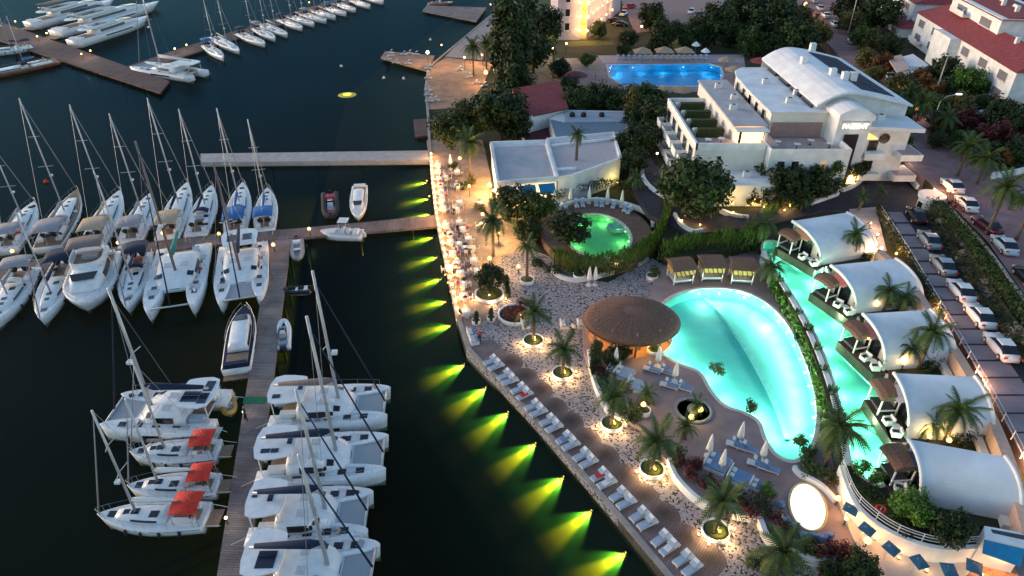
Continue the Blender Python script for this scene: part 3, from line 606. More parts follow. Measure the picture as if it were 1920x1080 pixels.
def cat_w(t, hb, stern):
    if t < 0.55: return hb * (0.9 + 0.1 * math.sin(t / 0.55 * math.pi / 2))
    return hb * max(0.0, math.cos((t - 0.55) / 0.45 * math.pi / 2)) ** 0.55
def catamaran(label, spx, bpx, beam, mast_py=None, cover=None, roofm=None, solar=(), net=True, top='hard', mx_t=0.60, topm=None, mh=None, fenders=False, group='catamarans moored at the piers', furl=0.09, furl_m=None, dinghy=None, boom_side=0.0, win=True, mast_m=None):
    loc, rz, L = frame_of(spx, bpx, 1.2); Bm = beam; free, sheer = 1.25, 0.25
    r = thing('catamaran', label, 'catamaran', loc, rz, group); X = lambda t: (t - 0.5) * L
    hb = Bm * 0.165; yc = Bm / 2 - hb
    for s in (-1, 1):
        h = hull_mesh(L, hb, free, sheer, wf=lambda t, b, st: cat_w(t, hb, st), y0=s * yc, rake=0.02).build('hull', m_gel, r, True)
        deck_sheet_mesh(L, hb, free, sheer, 0.94, 0.06, 0.985, 0.012, wf=lambda t, b, st: cat_w(t, hb, st), y0=s * yc).build('deck', m_gel, h)
        for t in (0.32, 0.5, 0.66, 0.8): B('hatch', (X(t), s * yc, free + sheer * t * t + 0.03), (0.7, 0.6, 0.05), m_darkwin, h)
        MB().box((X(0.45), s * (Bm / 2 - 0.004), free * 0.62), (L * 0.3, 0.03, 0.28)).build('hull_window', m_darkwin, h)
        for k in range(3): B('transom_step', (X(0.0) - 0.1 + 0.35 * k, s * yc, 0.3 + 0.3 * k), (0.5, hb * 1.5, 0.1), m_deckgrey, h)
    B('bridge_deck', (X(0.41), 0, free - 0.12), (L * 0.60, Bm - 2 * hb, 0.5), m_gel, r)
    B('cockpit_sole', (X(0.17), 0, free + 0.15), (L * 0.15, Bm - 2.6 * hb, 0.04), m_teak, r)
    for s in (-1, 1): B('cockpit_sofa', (X(0.16), s * (Bm * 0.24), free + 0.38), (L * 0.13, Bm * 0.11, 0.42), m_palefab if s > 0 else m_cloth, r)
    # coachroof: big rounded saloon
    n = 9; secs = []
    for i in range(n + 1):
        t = 0.24 + 0.46 * i / n; e = 1.0 if i < 4 else max(0.0, 1 - ((i - 4) / (n - 4)) ** 2.2); w = Bm * 0.36 * (0.55 + 0.45 * math.sqrt(max(0, 1 - max(0, (i - 3) / (n - 3)) ** 2.5))); hh = 0.16 + 0.95 * e
        secs.append([(X(t), -w, free), (X(t), -w * 0.9, free + hh * 0.8), (X(t), -w * 0.6, free + hh), (X(t), w * 0.6, free + hh), (X(t), w * 0.9, free + hh * 0.8), (X(t), w, free)])
    cab = MB().loft(secs).build('coachroof', roofm or m_gel, r, True)
    if win:
        for s in (-1, 1):
            sec = []
            for i in (2, 3, 4, 5, 6):
                a = Vector(secs[i][0 if s < 0 else 5]); b = Vector(secs[i][1 if s < 0 else 4]); off = Vector((0, s * 0.02, 0.015)); k = 0.3 + 0.1 * max(0, i - 4)
                sec.append([a.lerp(b, k) + off, a.lerp(b, 0.98) + off, a.lerp(b, 0.6) - off])
            MB().loft(sec).build('saloon_window', m_darkwin, cab)
        for s in (-1, 1):
            a, b, c, d = (Vector(secs[i][j]) for i, j in ((6, 2 if s < 0 else 3), (7, 2 if s < 0 else 3), (7, 1 if s < 0 else 4), (6, 1 if s < 0 else 4)))
            up = Vector((0.02, 0, 0.03)); MB().add([a + up, b + up, c + up, d + up], [(0, 1, 2, 3)]).build('front_window', m_darkwin, cab)
    zt = free + 2.15
    if top:
        tm = topm or m_gel; tx0, tx1 = X(0.03), X(0.31)
        if top == 'hard':
            tp = MB().prism(smooth_poly([(tx0, -Bm * 0.30), (tx1 - 0.5, -Bm * 0.31), (tx1, -Bm * 0.2), (tx1, Bm * 0.2), (tx1 - 0.5, Bm * 0.31), (tx0, Bm * 0.30)], 3), zt, zt + 0.12, bottom=True).build('hardtop', tm, r)
        else: tp = arch_canopy(tx0, tx1, Bm * 0.3, zt, 0.15).build('bimini', tm, r, True)
        for x in (tx0 + 0.2, tx1 - 0.3):
            for s in (-1, 1): T('hardtop_post', [(x, s * Bm * 0.27, free), (x, s * Bm * 0.27, zt)], 0.05, m_gel, tp, 6)
        for (a, b, w, d) in solar: B('solar_panel', (tx0 + (tx1 - tx0) * a, Bm * 0.3 * b, zt + 0.15), (w, d, 0.04), m_solar, tp)
    if net:
        MB().add([(X(0.70), -(Bm / 2 - 2 * hb) - 0.05, free + 0.02), (X(0.955), -(Bm / 2 - 1.5 * hb), free + 0.05), (X(0.955), Bm / 2 - 1.5 * hb, free + 0.05), (X(0.70), Bm / 2 - 2 * hb + 0.05, free + 0.02)], [(0, 1, 2, 3)]).build('trampoline', m_net, r)
    T('crossbeam', [(X(0.965), -Bm / 2 + hb, free + 0.12), (X(0.965), Bm / 2 - hb, free + 0.12)], 0.11, m_alu, r, 8)
    B('foredeck', (X(0.70), 0, free + 0.0), (L * 0.06, Bm - 2.2 * hb, 0.16), m_deckgrey, r)
    h = mast_height(loc, rz, X(mx_t), mast_py) if mast_py is not None else (mh or L * 1.4)
    mx = X(mx_t); mz = free + 1.0
    mast = T('mast', [(mx, 0, free + 0.5), (mx - 0.012 * h, 0, h)], [0.17, 0.12], mast_m or m_alu, r, 8)
    for k, wdt in ((0.45, 1.0),):
        z = mz + (h - mz) * k; T('spreader', [(mx - 0.35, -wdt, z + 0.1), (mx, 0, z), (mx - 0.35, wdt, z + 0.1)], 0.05, m_alu, mast, 5)
    B('radar_dome', (mx + 0.4, 0, mz + (h - mz) * 0.38), (0.5, 0.5, 0.26), m_gel, mast)
    bz = zt + 0.45; bx = X(0.06)
    boom = T('boom', [(mx, 0, bz), (bx, boom_side, bz + 0.15)], 0.13, m_alu, r, 6)
    if cover: MB().tube([(mx - 0.1, 0, bz + 0.5), (mx - 0.9, boom_side * 0.1, bz + 0.36), (bx + 0.4, boom_side * 0.95, bz + 0.3)], [0.15, 0.36, 0.18], 8).build('sail_cover', cover, boom, True)
    T('forestay', [(X(0.965), 0, free + 0.2), (mx - 0.01 * h, 0, h * 0.93)], [furl, furl * 0.45], furl_m or m_navy, r, 6)
    for s in (-1, 1): T('shroud', [(mx - 0.8, s * (Bm / 2 - 0.1), free), (mx - 0.011 * h, 0, h * 0.93)], 0.02, m_steel, r, 4)
    for s in (-1, 1):
        line = [(X(t), s * (yc + cat_w(t, hb, 1) * 0.95), free + sheer * t * t + 0.62) for t in (0.1, 0.3, 0.5, 0.7, 0.9)]
        mb = MB().tube(line, 0.014, 4)
        for p in line: mb.tube([(p[0], p[1], p[2] - 0.62), p], 0.016, 4)
        mb.build('guard_rail', m_steel, r)
    for s in (-1, 1):
        deck_sheet_mesh(L, hb, free, sheer, 0.62, 0.2, 0.3, 0.02, wf=lambda t, b, st: cat_w(t, hb, st), y0=s * yc, n=3).build('non_skid', m_deckgrey, r); deck_sheet_mesh(L, hb, free, sheer, 0.62, 0.68, 0.78, 0.02, wf=lambda t, b, st: cat_w(t, hb, st), y0=s * yc, n=3).build('non_skid', m_deckgrey, r)
        MB().lathe([(0.12, 0), (0.09, 0.1), (0.12, 0.2), (0, 0.22)], 8).build('winch', m_steel, r, True, loc=(X(0.23), s * Bm * 0.3, free + 0.12))
        T('mooring_line', [(X(0.02), s * (yc), free), (X(0.0) - 1.2, s * (yc + 0.3), 0.75)], 0.03, m_cloth, r, 4)
    B('roof_panel', (X(0.44), Bm * 0.14, free + 1.125), (L * 0.07, Bm * 0.12, 0.04), m_deckgrey, cab); B('roof_panel', (X(0.44), -Bm * 0.14, free + 1.125), (L * 0.07, Bm * 0.12, 0.04), m_deckgrey, cab)
    for _ in range(6):
        t = rnd.uniform(0.08, 0.9); s_ = rnd.choice((-1, 1)); B('deck_bag', (X(t), s_ * (yc + rnd.uniform(-0.3, 0.3) * hb), free + sheer * t * t + 0.1), (rnd.uniform(0.25, 0.7), rnd.uniform(0.2, 0.45), 0.2), rnd.choice((m_navy, m_cloth, m_redc, m_tan, m_greyc, m_black)), r, rnd.uniform(0, 3))
    B('cockpit_table', (X(0.16), Bm * 0.05, free + 0.5), (0.9, 0.6, 0.06), m_teak, r); B('helm_station', (X(0.27), -Bm * 0.22, free + 0.75), (0.35, 0.6, 0.6), m_gel, r); B('anchor_locker', (X(0.70), 0, free + 0.09), (L * 0.03, Bm * 0.16, 0.04), m_darkwin, r)
    if fenders:
        for t in (0.25, 0.42, 0.58, 0.72):
            for s in (-1, 1): MB().lathe([(0, -0.35), (0.12, -0.28), (0.14, 0), (0.12, 0.28), (0, 0.35)], 7).build('fender', m_black, r, True, loc=(X(t), s * (Bm / 2 + 0.12), 0.7))
    return r

def yacht_w(t, B, stern):
    if t < 0.5: return B / 2 * (stern + (1 - stern) * math.sin(t / 0.5 * math.pi / 2))
    return B / 2 * max(0, 1 - ((t - 0.5) / 0.5) ** 2.3) ** 0.85
def motor_yacht(label, spx, bpx, beam, fly=True, roofm=None, deckm=None, hullm=None, free=1.5, cabm=None, bim=None, group='motor yachts', open_cockpit=False, cushions=None, name='motor_yacht'):
    loc, rz, L = frame_of(spx, bpx, free * 0.8); Bm = beam; sheer = 0.22 * free
    r = thing(name, label, 'motor yacht', loc, rz, group); X = lambda t: (t - 0.5) * L; wf = yacht_w
    hull_mesh(L, Bm, free, sheer, 0.92, wf=wf, rake=0.10).build('hull', hullm or m_gel, r, True)
    deck_sheet_mesh(L, Bm, free, sheer, 0.94, 0.0, 0.985, 0.012, 0.92, wf=wf).build('deck', deckm or m_gel, r)
    B('swim_platform', (X(0) - L * 0.03, 0, 0.35), (L * 0.08, Bm * 0.85, 0.12), m_teak, r)
    for s in (-1, 1): MB().loft([[(X(t), s * (wf(t, Bm, 0.92) * 0.985 + 0.012 - 0.0), free * z) for z in (0.58, 0.74)] + [(X(t), s * wf(t, Bm, 0.92) * 0.9, free * 0.66)] for t in (0.3, 0.42, 0.54, 0.66)]).build('hull_window', m_darkwin, r)
    h1 = 0.28 * Bm
    cab = trunk_mesh(L, Bm, free, sheer, 0.24, 0.80, 0.72, h1, 0.92, wf).build('superstructure', cabm or m_gel, r, True)
    for s in (-1, 1):
        MB().loft([[(X(t), s * (min(wf(t, Bm, 0.92) * 0.72, Bm * 0.36) * k + 0.02), free + sheer * t * t + h1 * z) for k, z in ((0.97, 0.25), (0.90, 0.68))] + [(X(t), s * Bm * 0.25, free + h1 * 0.4)] for t in (0.28, 0.4, 0.5, 0.6)]).build('window', m_darkwin, cab)
    secs = [(0.60, 0.9), (0.72, 0.35)]
    ws = [(X(0.64), -Bm * 0.26, free + h1 * 0.98 + sheer * 0.4), (X(0.64), Bm * 0.26, free + h1 * 0.98 + sheer * 0.4), (X(0.74), Bm * 0.20, free + h1 * 0.80 + sheer * 0.5), (X(0.74), -Bm * 0.20, free + h1 * 0.80 + sheer * 0.5)]
    MB().add(ws + [(p[0], p[1], p[2] + 0.05) for p in ws], [(4, 7, 6, 5), (0, 1, 5, 4), (1, 2, 6, 5), (2, 3, 7, 6), (3, 0, 4, 7)]).build('windscreen', m_darkwin, cab)
    B('cockpit_sole', (X(0.12), 0, free + 0.03), (L * 0.2, Bm * 0.7, 0.04), m_teak, r)
    B('cockpit_sofa', (X(0.04), 0, free + 0.22), (L * 0.05, Bm * 0.7, 0.4), cushions or m_cloth, r)
    if fly:
        z = free + h1 + 0.1
        fb = MB().prism(smooth_poly([(X(0.14), -Bm * 0.33), (X(0.44), -Bm * 0.33), (X(0.55), -Bm * 0.18), (X(0.55), Bm * 0.18), (X(0.44), Bm * 0.33), (X(0.14), Bm * 0.33)], 3), z, z + 0.14, bottom=True).build('flybridge', m_gel, r)
        pts = smooth_poly([(X(0.2), -Bm * 0.31), (X(0.43), -Bm * 0.31), (X(0.53), -Bm * 0.17), (X(0.53), Bm * 0.17), (X(0.43), Bm * 0.31), (X(0.2), Bm * 0.31)], 3, False)
        mb = MB(); wall_strip(mb, pts, 0.1, z + 0.12, z + 0.62); mb.build('coaming', m_gel, fb)
        B('flybridge_sole', (X(0.33), 0, z + 0.16), (L * 0.25, Bm * 0.5, 0.03), m_teak, fb)
        B('helm_seat', (X(0.36), 0.3, z + 0.4), (0.8, Bm * 0.3, 0.45), cushions or m_greyc, fb); B('sofa', (X(0.22), 0, z + 0.35), (0.9, Bm * 0.45, 0.35), cushions or m_cloth, fb)
        if bim:
            c = arch_canopy(X(0.16), X(0.42), Bm * 0.34, z + 1.9, 0.12).build('bimini', bim, r, True)
            for x in (X(0.18), X(0.4)):
                for s in (-1, 1): T('bimini_post', [(x, s * Bm * 0.31, z + 0.1), (x, s * Bm * 0.31, z + 1.9)], 0.03, m_steel, c, 5)
        for s in (-1, 1): T('radar_arch', [(X(0.2), s * Bm * 0.32, z), (X(0.17), s * Bm * 0.28, z + 1.1), (X(0.17), 0, z + 1.2)], 0.09, m_gel, r, 6)
    for s in (-1, 1):
        line = [(X(t), s * wf(t, Bm, 0.92) * 0.95, free + sheer * t * t + 0.6) for t in (0.4, 0.55, 0.7, 0.85, 0.97)]
        mb = MB().tube(line, 0.022, 4)
        for p in line: mb.tube([(p[0], p[1], p[2] - 0.6), p], 0.02, 4)
        mb.build('bow_rail', m_steel, r)
    return r
def rib_boat(label, spx, bpx, beam, tubem, floorm, seatm, console=True, top=None, hard=False, cat='dinghy', name='dinghy', group='small boats and tenders', engine=True):
    loc, rz, L = frame_of(spx, bpx, 0.5); Bm = beam; r = thing(name, label, cat, loc, rz, group); X = lambda t: (t - 0.5) * L
    if hard:
        hull_mesh(L, Bm, 0.75, 0.25, 0.9, wf=yacht_w, rake=0.1).build('hull', tubem, r, True)
        deck_sheet_mesh(L, Bm, 0.75, 0.25, 0.8, 0.03, 0.72, 0.012, 0.9, wf=yacht_w).build('cockpit_sole', floorm, r)
        deck_sheet_mesh(L, Bm, 0.75, 0.25, 0.92, 0.74, 0.98, 0.016, 0.9, wf=yacht_w).build('foredeck', m_gel, r)
    else:
        rr = Bm * 0.16; pts = [(X(0.0), -Bm / 2 + rr, 0.35), (X(0.3), -Bm / 2 + rr, 0.35), (X(0.65), -Bm / 2 + rr, 0.4), (X(0.88), -Bm * 0.2, 0.5), (X(1) - rr, 0, 0.58), (X(0.88), Bm * 0.2, 0.5), (X(0.65), Bm / 2 - rr, 0.4), (X(0.3), Bm / 2 - rr, 0.35), (X(0), Bm / 2 - rr, 0.35)]
        MB().tube(smooth_poly(pts, 3, False), rr, 8).build('tube', tubem, r, True)
        MB().prism(smooth_poly([(X(0.03), -Bm * 0.36), (X(0.65), -Bm * 0.36), (X(0.92), 0), (X(0.65), Bm * 0.36), (X(0.03), Bm * 0.36)], 2), 0.0, 0.3).build('floor', floorm, r)
    zf = 0.78 if hard else 0.3
    B('rear_seat', (X(0.15), 0, zf + 0.2), (L * 0.12, Bm * 0.55, 0.4), seatm, r)
    if console:
        c = B('console', (X(0.45), 0, zf + 0.4), (L * 0.1, Bm * 0.32, 0.8), m_gel, r, taper=0.8); B('windscreen', (X(0.49), 0, zf + 0.85), (0.05, Bm * 0.3, 0.25), m_darkwin, c)
        B('helm_seat', (X(0.33), 0, zf + 0.3), (L * 0.09, Bm * 0.32, 0.55), seatm, r); B('bow_cushion', (X(0.72), 0, zf + 0.12), (L * 0.13, Bm * 0.36, 0.22), seatm, r)
    else: B('thwart', (X(0.5), 0, zf + 0.22), (L * 0.08, Bm * 0.75, 0.08), m_gel, r)
    if top:
        tp = B('t_top', (X(0.42), 0, zf + 1.9), (L * 0.22, Bm * 0.62, 0.08), top, r)
        for a in (0.34, 0.5):
            for s in (-1, 1): T('t_top_post', [(X(a), s * Bm * 0.27, zf), (X(a), s * Bm * 0.27, zf + 1.9)], 0.03, m_steel, tp, 5)
    if engine: B('outboard', (X(0) - 0.25, 0, 0.55), (0.45, 0.4, 0.7), m_black if not hard else m_gel, r, taper=0.75)
    return r

# ---- row along the finger pier, bows to open water
G1 = 'sailing yachts moored bow-out along the finger pier'
sailboat('white sailboat cut by the left edge, grey bimini, bow to the far water', (8, 466), (66, 380), 4.3, 262, m_greyc, m_greyc, group=G1, mx_t=0.6)
sailboat('sailboat with brownish teak deck and grey bimini, leftmost complete one beyond the finger pier', (88, 462), (146, 358), 4.6, 183, m_greyc, m_greyc, m_teak, group=G1)
sailboat('white sailboat with tan bimini beyond the finger pier', (172, 458), (226, 359), 4.3, 195, m_tan, m_tan, group=G1)
sailboat('white sailboat with pale grey bimini and a dark foredeck hatch', (242, 452), (284, 364), 4.1, 212, m_greyc, None, group=G1)
sailboat('white sailboat with beige bimini and a lit lamp at its stern', (312, 446), (352, 344), 4.2, 183, m_tan, m_cloth, group=G1, cover=m_navy)
sailboat('white sailboat with dark navy bimini beyond the finger pier', (366, 440), (398, 350), 4.0, 203, None, m_navy, group=G1, cover=m_navy)
sailboat('white sailboat with bright blue bimini, second from the right beyond the finger pier', (440, 436), (456, 344), 3.9, 202, m_blue, m_blue, group=G1)
sailboat('white sailboat with blue sail cover, the rightmost beyond the finger pier', (496, 430), (502, 354), 3.6, 223, m_blue, None, group=G1)
# ---- row on the near side, bows to the camera
G2 = 'boats moored bow-out on the near side of the finger pier'
sailboat('white sailboat at the far left on the near side of the finger pier', (46, 502), (-12, 608), 4.6, 345, m_greyc, m_cloth, group=G2, mx_t=0.55)
sailboat('white sailboat with dark blue bimini, bow towards the camera', (124, 488), (76, 602), 4.1, 400, m_navy, None, group=G2, mx_t=0.6)
motor_yacht('white power catamaran with flybridge and brownish sun canopy', (186, 480), (156, 576), 5.8, True, bim=m_brownc, group=G2, free=1.5, name='motor_yacht')
sailboat('white sailboat under a navy boom tent between the power catamaran and the big catamaran', (264, 474), (237, 580), 3.9, 320, m_navy, m_navy, group=G2, cover=m_navy)
catamaran('large white catamaran with teal sail cover on the near side of the finger pier', (346, 462), (319, 582), 7.0, 266, m_teal, group=G2, net=False, win=True, top=None, mx_t=0.52, mast_m=m_brownc)
catamaran('white catamaran with two dark roof windows beside the head of the main pier', (457, 458), (450, 566), 6.4, 306, m_navy, group=G2, solar=((0.5, -0.5, 1.6, 1.1), (0.5, 0.5, 1.6, 1.1)), mx_t=0.58, mast_m=m_brownc)
motor_yacht('dark-decked motor cruiser lying alongside the main pier', (443, 694), (461, 578), 3.1, False, deckm=m_navy, hullm=m_gel, free=1.2, group='motor boats', cushions=m_navy, cabm=m_gel)
# ---- near left: one catamaran, three red-canopied sailboats
G3 = 'boats moored bow-out on the left of the main pier'
catamaran('white catamaran with solar panels and a yellow float at its stern', (416, 770), (209, 770), 6.1, 540, m_navy, group=G3, solar=((0.2, -0.45, 0.8, 1.4), (0.2, 0.45, 0.8, 1.4), (0.62, 0.5, 1.5, 0.8), (0.62, 0.1, 1.5, 0.5)), mx_t=0.62, fenders=True)
sailboat('white sailboat with red canopy, nearest to the solar-panelled catamaran', (410, 840), (244, 850), 3.0, 680, m_redc, None, group=G3, red=True, cover=m_cloth, mx_t=0.6)
sailboat('white sailboat with red canopy, middle one of the three', (408, 905), (240, 914), 2.9, 748, m_redc, None, group=G3, red=True, cover=m_cloth, mx_t=0.65)
sailboat('white sailboat with red canopy, nearest of the three to the camera', (388, 964), (184, 968), 3.3, 770, m_redc, None, group=G3, red=True, cover=m_cloth, mx_t=0.64)
# ---- near right: four catamarans, bows to the right
G4 = 'catamarans moored bow-out on the right of the main pier'
catamaran('white catamaran with grey trampoline, farthest of the four right of the main pier', (512, 765), (730, 755), 5.7, 508, m_brownc, group=G4, solar=((0.2, -0.6, 0.7, 0.5), (0.85, 0.1, 0.4, 0.8)), mx_t=0.57)
catamaran('white catamaran with dark roof hatches, second of the four right of the main pier', (488, 866), (727, 850), 5.8, 593, m_navy, group=G4, solar=((0.25, -0.6, 0.75, 0.45), (0.5, -0.62, 0.6, 0.45), (0.85, 0.0, 0.4, 0.8)), mx_t=0.60)
catamaran('white catamaran with navy boom cover, third of the four right of the main pier', (474, 970), (696, 960), 5.5, 730, m_navy, group=G4, solar=((0.12, 0.2, 0.4, 0.7), (0.6, 0.0, 0.4, 0.9)), mx_t=0.62)
catamaran('white catamaran cut by the lower edge, last of the four right of the main pier', (468, 1072), (707, 1066), 5.7, 852, m_navy, group=G4, solar=((0.6, -0.4, 1.3, 1.4),), mx_t=0.62)
# ---- tenders
rib_boat('white inflatable tender tied right of the main pier', (530, 653), (532, 600), 1.75, m_gel, m_black, m_greyc, console=True)
rib_boat('small grey rowing dinghy at the corner of the two piers', (556, 448), (558, 488), 1.9, m_greyc, m_greyc, m_cloth, console=False, hard=False)
rib_boat('black and white inflatable lying crosswise above the tall masts', (581, 541), (531, 544), 1.6, m_black, m_greyc, m_cloth, console=False)
rib_boat('white centre-console boat with canopy below the finger pier', (680, 440), (601, 438), 2.4, m_gel, m_deckgrey, m_cloth, top=m_cloth, hard=True, cat='motorboat', name='motorboat')
rib_boat('dark rigid inflatable with red seats floating above the finger pier', (618, 362), (621, 411), 2.7, m_black, m_deckgrey, m_redrub, cat='motorboat', name='motorboat')
motor_yacht('small white cabin motorboat floating above the finger pier', (675, 350), (670, 411), 2.6, False, free=0.9, group='small boats and tenders', deckm=m_gel, name='motorboat')
rib_boat('yellow and red inflatable hanging at the stern of the solar-panelled catamaran', (424, 738), (432, 778), 1.6, m_yel, m_greyc, m_redrub, console=False)
rib_boat('white tender hanging at the stern of the second right-hand catamaran', (487, 868), (488, 836), 1.3, m_gel, m_greyc, m_redrub, console=False, engine=False)
# ---- far piers
G5 = 'boats at the far piers'
motor_yacht('big white motor yacht with lit saloon, farthest of the three by the long pier', (58, 44), (215, 2), 6.0, True, bim=m_brownc, group=G5, free=2.0)
motor_yacht('white motor yacht with a blue cover on its foredeck at the long pier', (104, 60), (300, 6), 5.6, True, bim=m_navy, group=G5, free=1.9)
motor_yacht('white motor yacht with raked windows nearest to the camera at the long pier', (138, 78), (278, 34), 5.4, True, group=G5, free=1.9)
sailboat('dark wooden gulet with white bulwark at the left edge', (104, 112), (-70, 150), 6.2, 30, None, m_navy, m_teak, group=G5, hullm=mat('varnished_hull', (0.16, 0.08, 0.05), 0.5, var=0.3), cover=m_blue, mx_t=0.35)
sailboat('white sailboat behind the gulet at the left edge', (60, 86), (-40, 100), 4.6, -40, m_navy, m_navy, group=G5, mx_t=0.4)
catamaran('white catamaran at the end of the long pier', (372, 138), (258, 122), 6.8, -70, m_cloth, group=G5, top='hard', furl_m=m_greyc)
i = 0
for (sx, sy, bx, by, top, beam, bm) in ((385, 84, 420, 108, 0, 3.2, m_blue), (398, 68, 450, 96, -5, 3.8, None), (448, 62, 498, 82, -30, 3.6, m_navy), (478, 52, 517, 72, -40, 3.5, m_greyc), (490, 44, 540, 65, -50, 3.5, None), (525, 36, 568, 52, -60, 3.4, m_navy), (545, 30, 590, 45, -60, 3.4, None), (568, 26, 613, 38, -70, 3.4, m_greyc), (590, 20, 630, 32, -70, 3.3, None), (612, 14, 650, 25, -75, 3.3, m_blue), (632, 6, 668, 18, -80, 3.2, None), (660, 0, 695, 11, -85, 3.2, m_navy), (680, -8, 720, 3, -90, 3.2, None)):
    sailboat('%s small white sailboat counted from the left along the far pier' % nth(i), (sx, sy), (bx, by), beam, top, bm, None, group='small sailboats along the far pier', detail=1, fenders=False); i += 1
rib_boat('small dark tender beside the boats on the far landing stage', (872, 16), (905, 16), 1.8, m_black, m_greyc, m_greyc, console=False)
# open wooden boat by the far landing
rib_boat('varnished wooden launch lit warm at the far landing stage', (804, 8), (850, 6), 3.0, mat('launch_wood', (0.30, 0.14, 0.06), 0.5), m_teak, m_tan, top=m_redc, hard=True, cat='motorboat', name='motorboat')
# marker buoys
m_buoy = mat('white_buoy', (0.7, 0.68, 0.62), 0.5)
for k, (x, y, lab) in enumerate(((162, 125, 'yellowish'), (640, 125, 'pale'), (807, 75, 'white'), (87, 342, 'small red'), (720, 147, 'first lit'), (757, 148, 'second lit'))):
    p = P(x, y, 0); o = MB().lathe([(0, -0.2), (0.3, -0.1), (0.38, 0.1), (0.3, 0.3), (0.08, 0.42), (0.08, 0.6), (0, 0.62)], 10).build('mooring_buoy', m_buoy if k != 3 else m_redc, None, True, loc=p)
    tag(o, lab + (' mooring buoy below the sunbed landing stage' if k > 3 else ' mooring buoy on open water'), 'buoy', 'mooring buoys')
# ================================================================ BUILDINGS
m_glow = emit('lit_interior', (1.0, 0.55, 0.20), 1.6)
m_glowy = emit('lit_curtain', (1.0, 0.60, 0.16), 0.7)
m_thatch = mat('brown_thatch', (0.175, 0.095, 0.068), 0.95, var=0.35, scale=7.0, bump=0.7, bscale=22)
m_thatchp = mat('pale_thatch', (0.42, 0.30, 0.20), 0.95, var=0.25, scale=2.5, bump=0.5, bscale=12)
m_roofred = mat('red_roof_tiles', (0.24, 0.045, 0.05), 0.8, var=0.25, scale=1.5, bump=0.4, bscale=8)
m_flat = mat('grey_flat_roof', (0.42, 0.41, 0.44), 0.85, var=0.14, scale=0.5, bump=0.2)
m_vault = mat('white_vault_roof', (0.68, 0.71, 0.76), 0.6, var=0.13, scale=0.45, bump=0.15, bscale=3, detail=9)
m_terrace = mat('terrace_tiles', (0.42, 0.34, 0.33), 0.8, var=0.15, scale=1.0)
m_bhedge = mat('clipped_hedge', (0.032, 0.045, 0.012), 0.95, var=0.5, scale=3, bump=1.0, bscale=6)
m_white2 = mat('white_frame', (0.72, 0.70, 0.68), 0.6, var=0.05)
def blockp(name, px, zt, zb, m, parent, bottom=False): return MB().prism(XY(px, zt), zb, zt, bottom=bottom).build(name, m, parent)
def wb(name, x0, x1, y0, y1, z0, z1, m, parent): return B(name, ((x0 + x1) / 2, (y0 + y1) / 2, (z0 + z1) / 2), (x1 - x0, y1 - y0, z1 - z0), m, parent)
def window(parent, c, w, h, axis, out, frame=True, m=None):
    """window on a wall: axis 'x' = wall runs along x (faces -y), 'y' = wall runs along y; out = sign of outward normal"""
    d = (w, 0.10, h) if axis == 'x' else (0.10, w, h)
    f = B('window', c, d, m_white2, parent); k = 0.05
    cc = (c[0], c[1] + out * 0.03, c[2]) if axis == 'x' else (c[0] + out * 0.03, c[1], c[2])
    dd = (w - 0.16, 0.08, h - 0.16) if axis == 'x' else (0.08, w - 0.16, h - 0.16)
    B('pane', cc, dd, m or m_darkwin, f)
    if frame:
        cs = (c[0], c[1] + out * 0.12, c[2] - h / 2 - 0.05) if axis == 'x' else (c[0] + out * 0.12, c[1], c[2] - h / 2 - 0.05)
        B('sill', cs, (w + 0.2, 0.25, 0.08) if axis == 'x' else (0.25, w + 0.2, 0.08), m_white2, f)
    return f
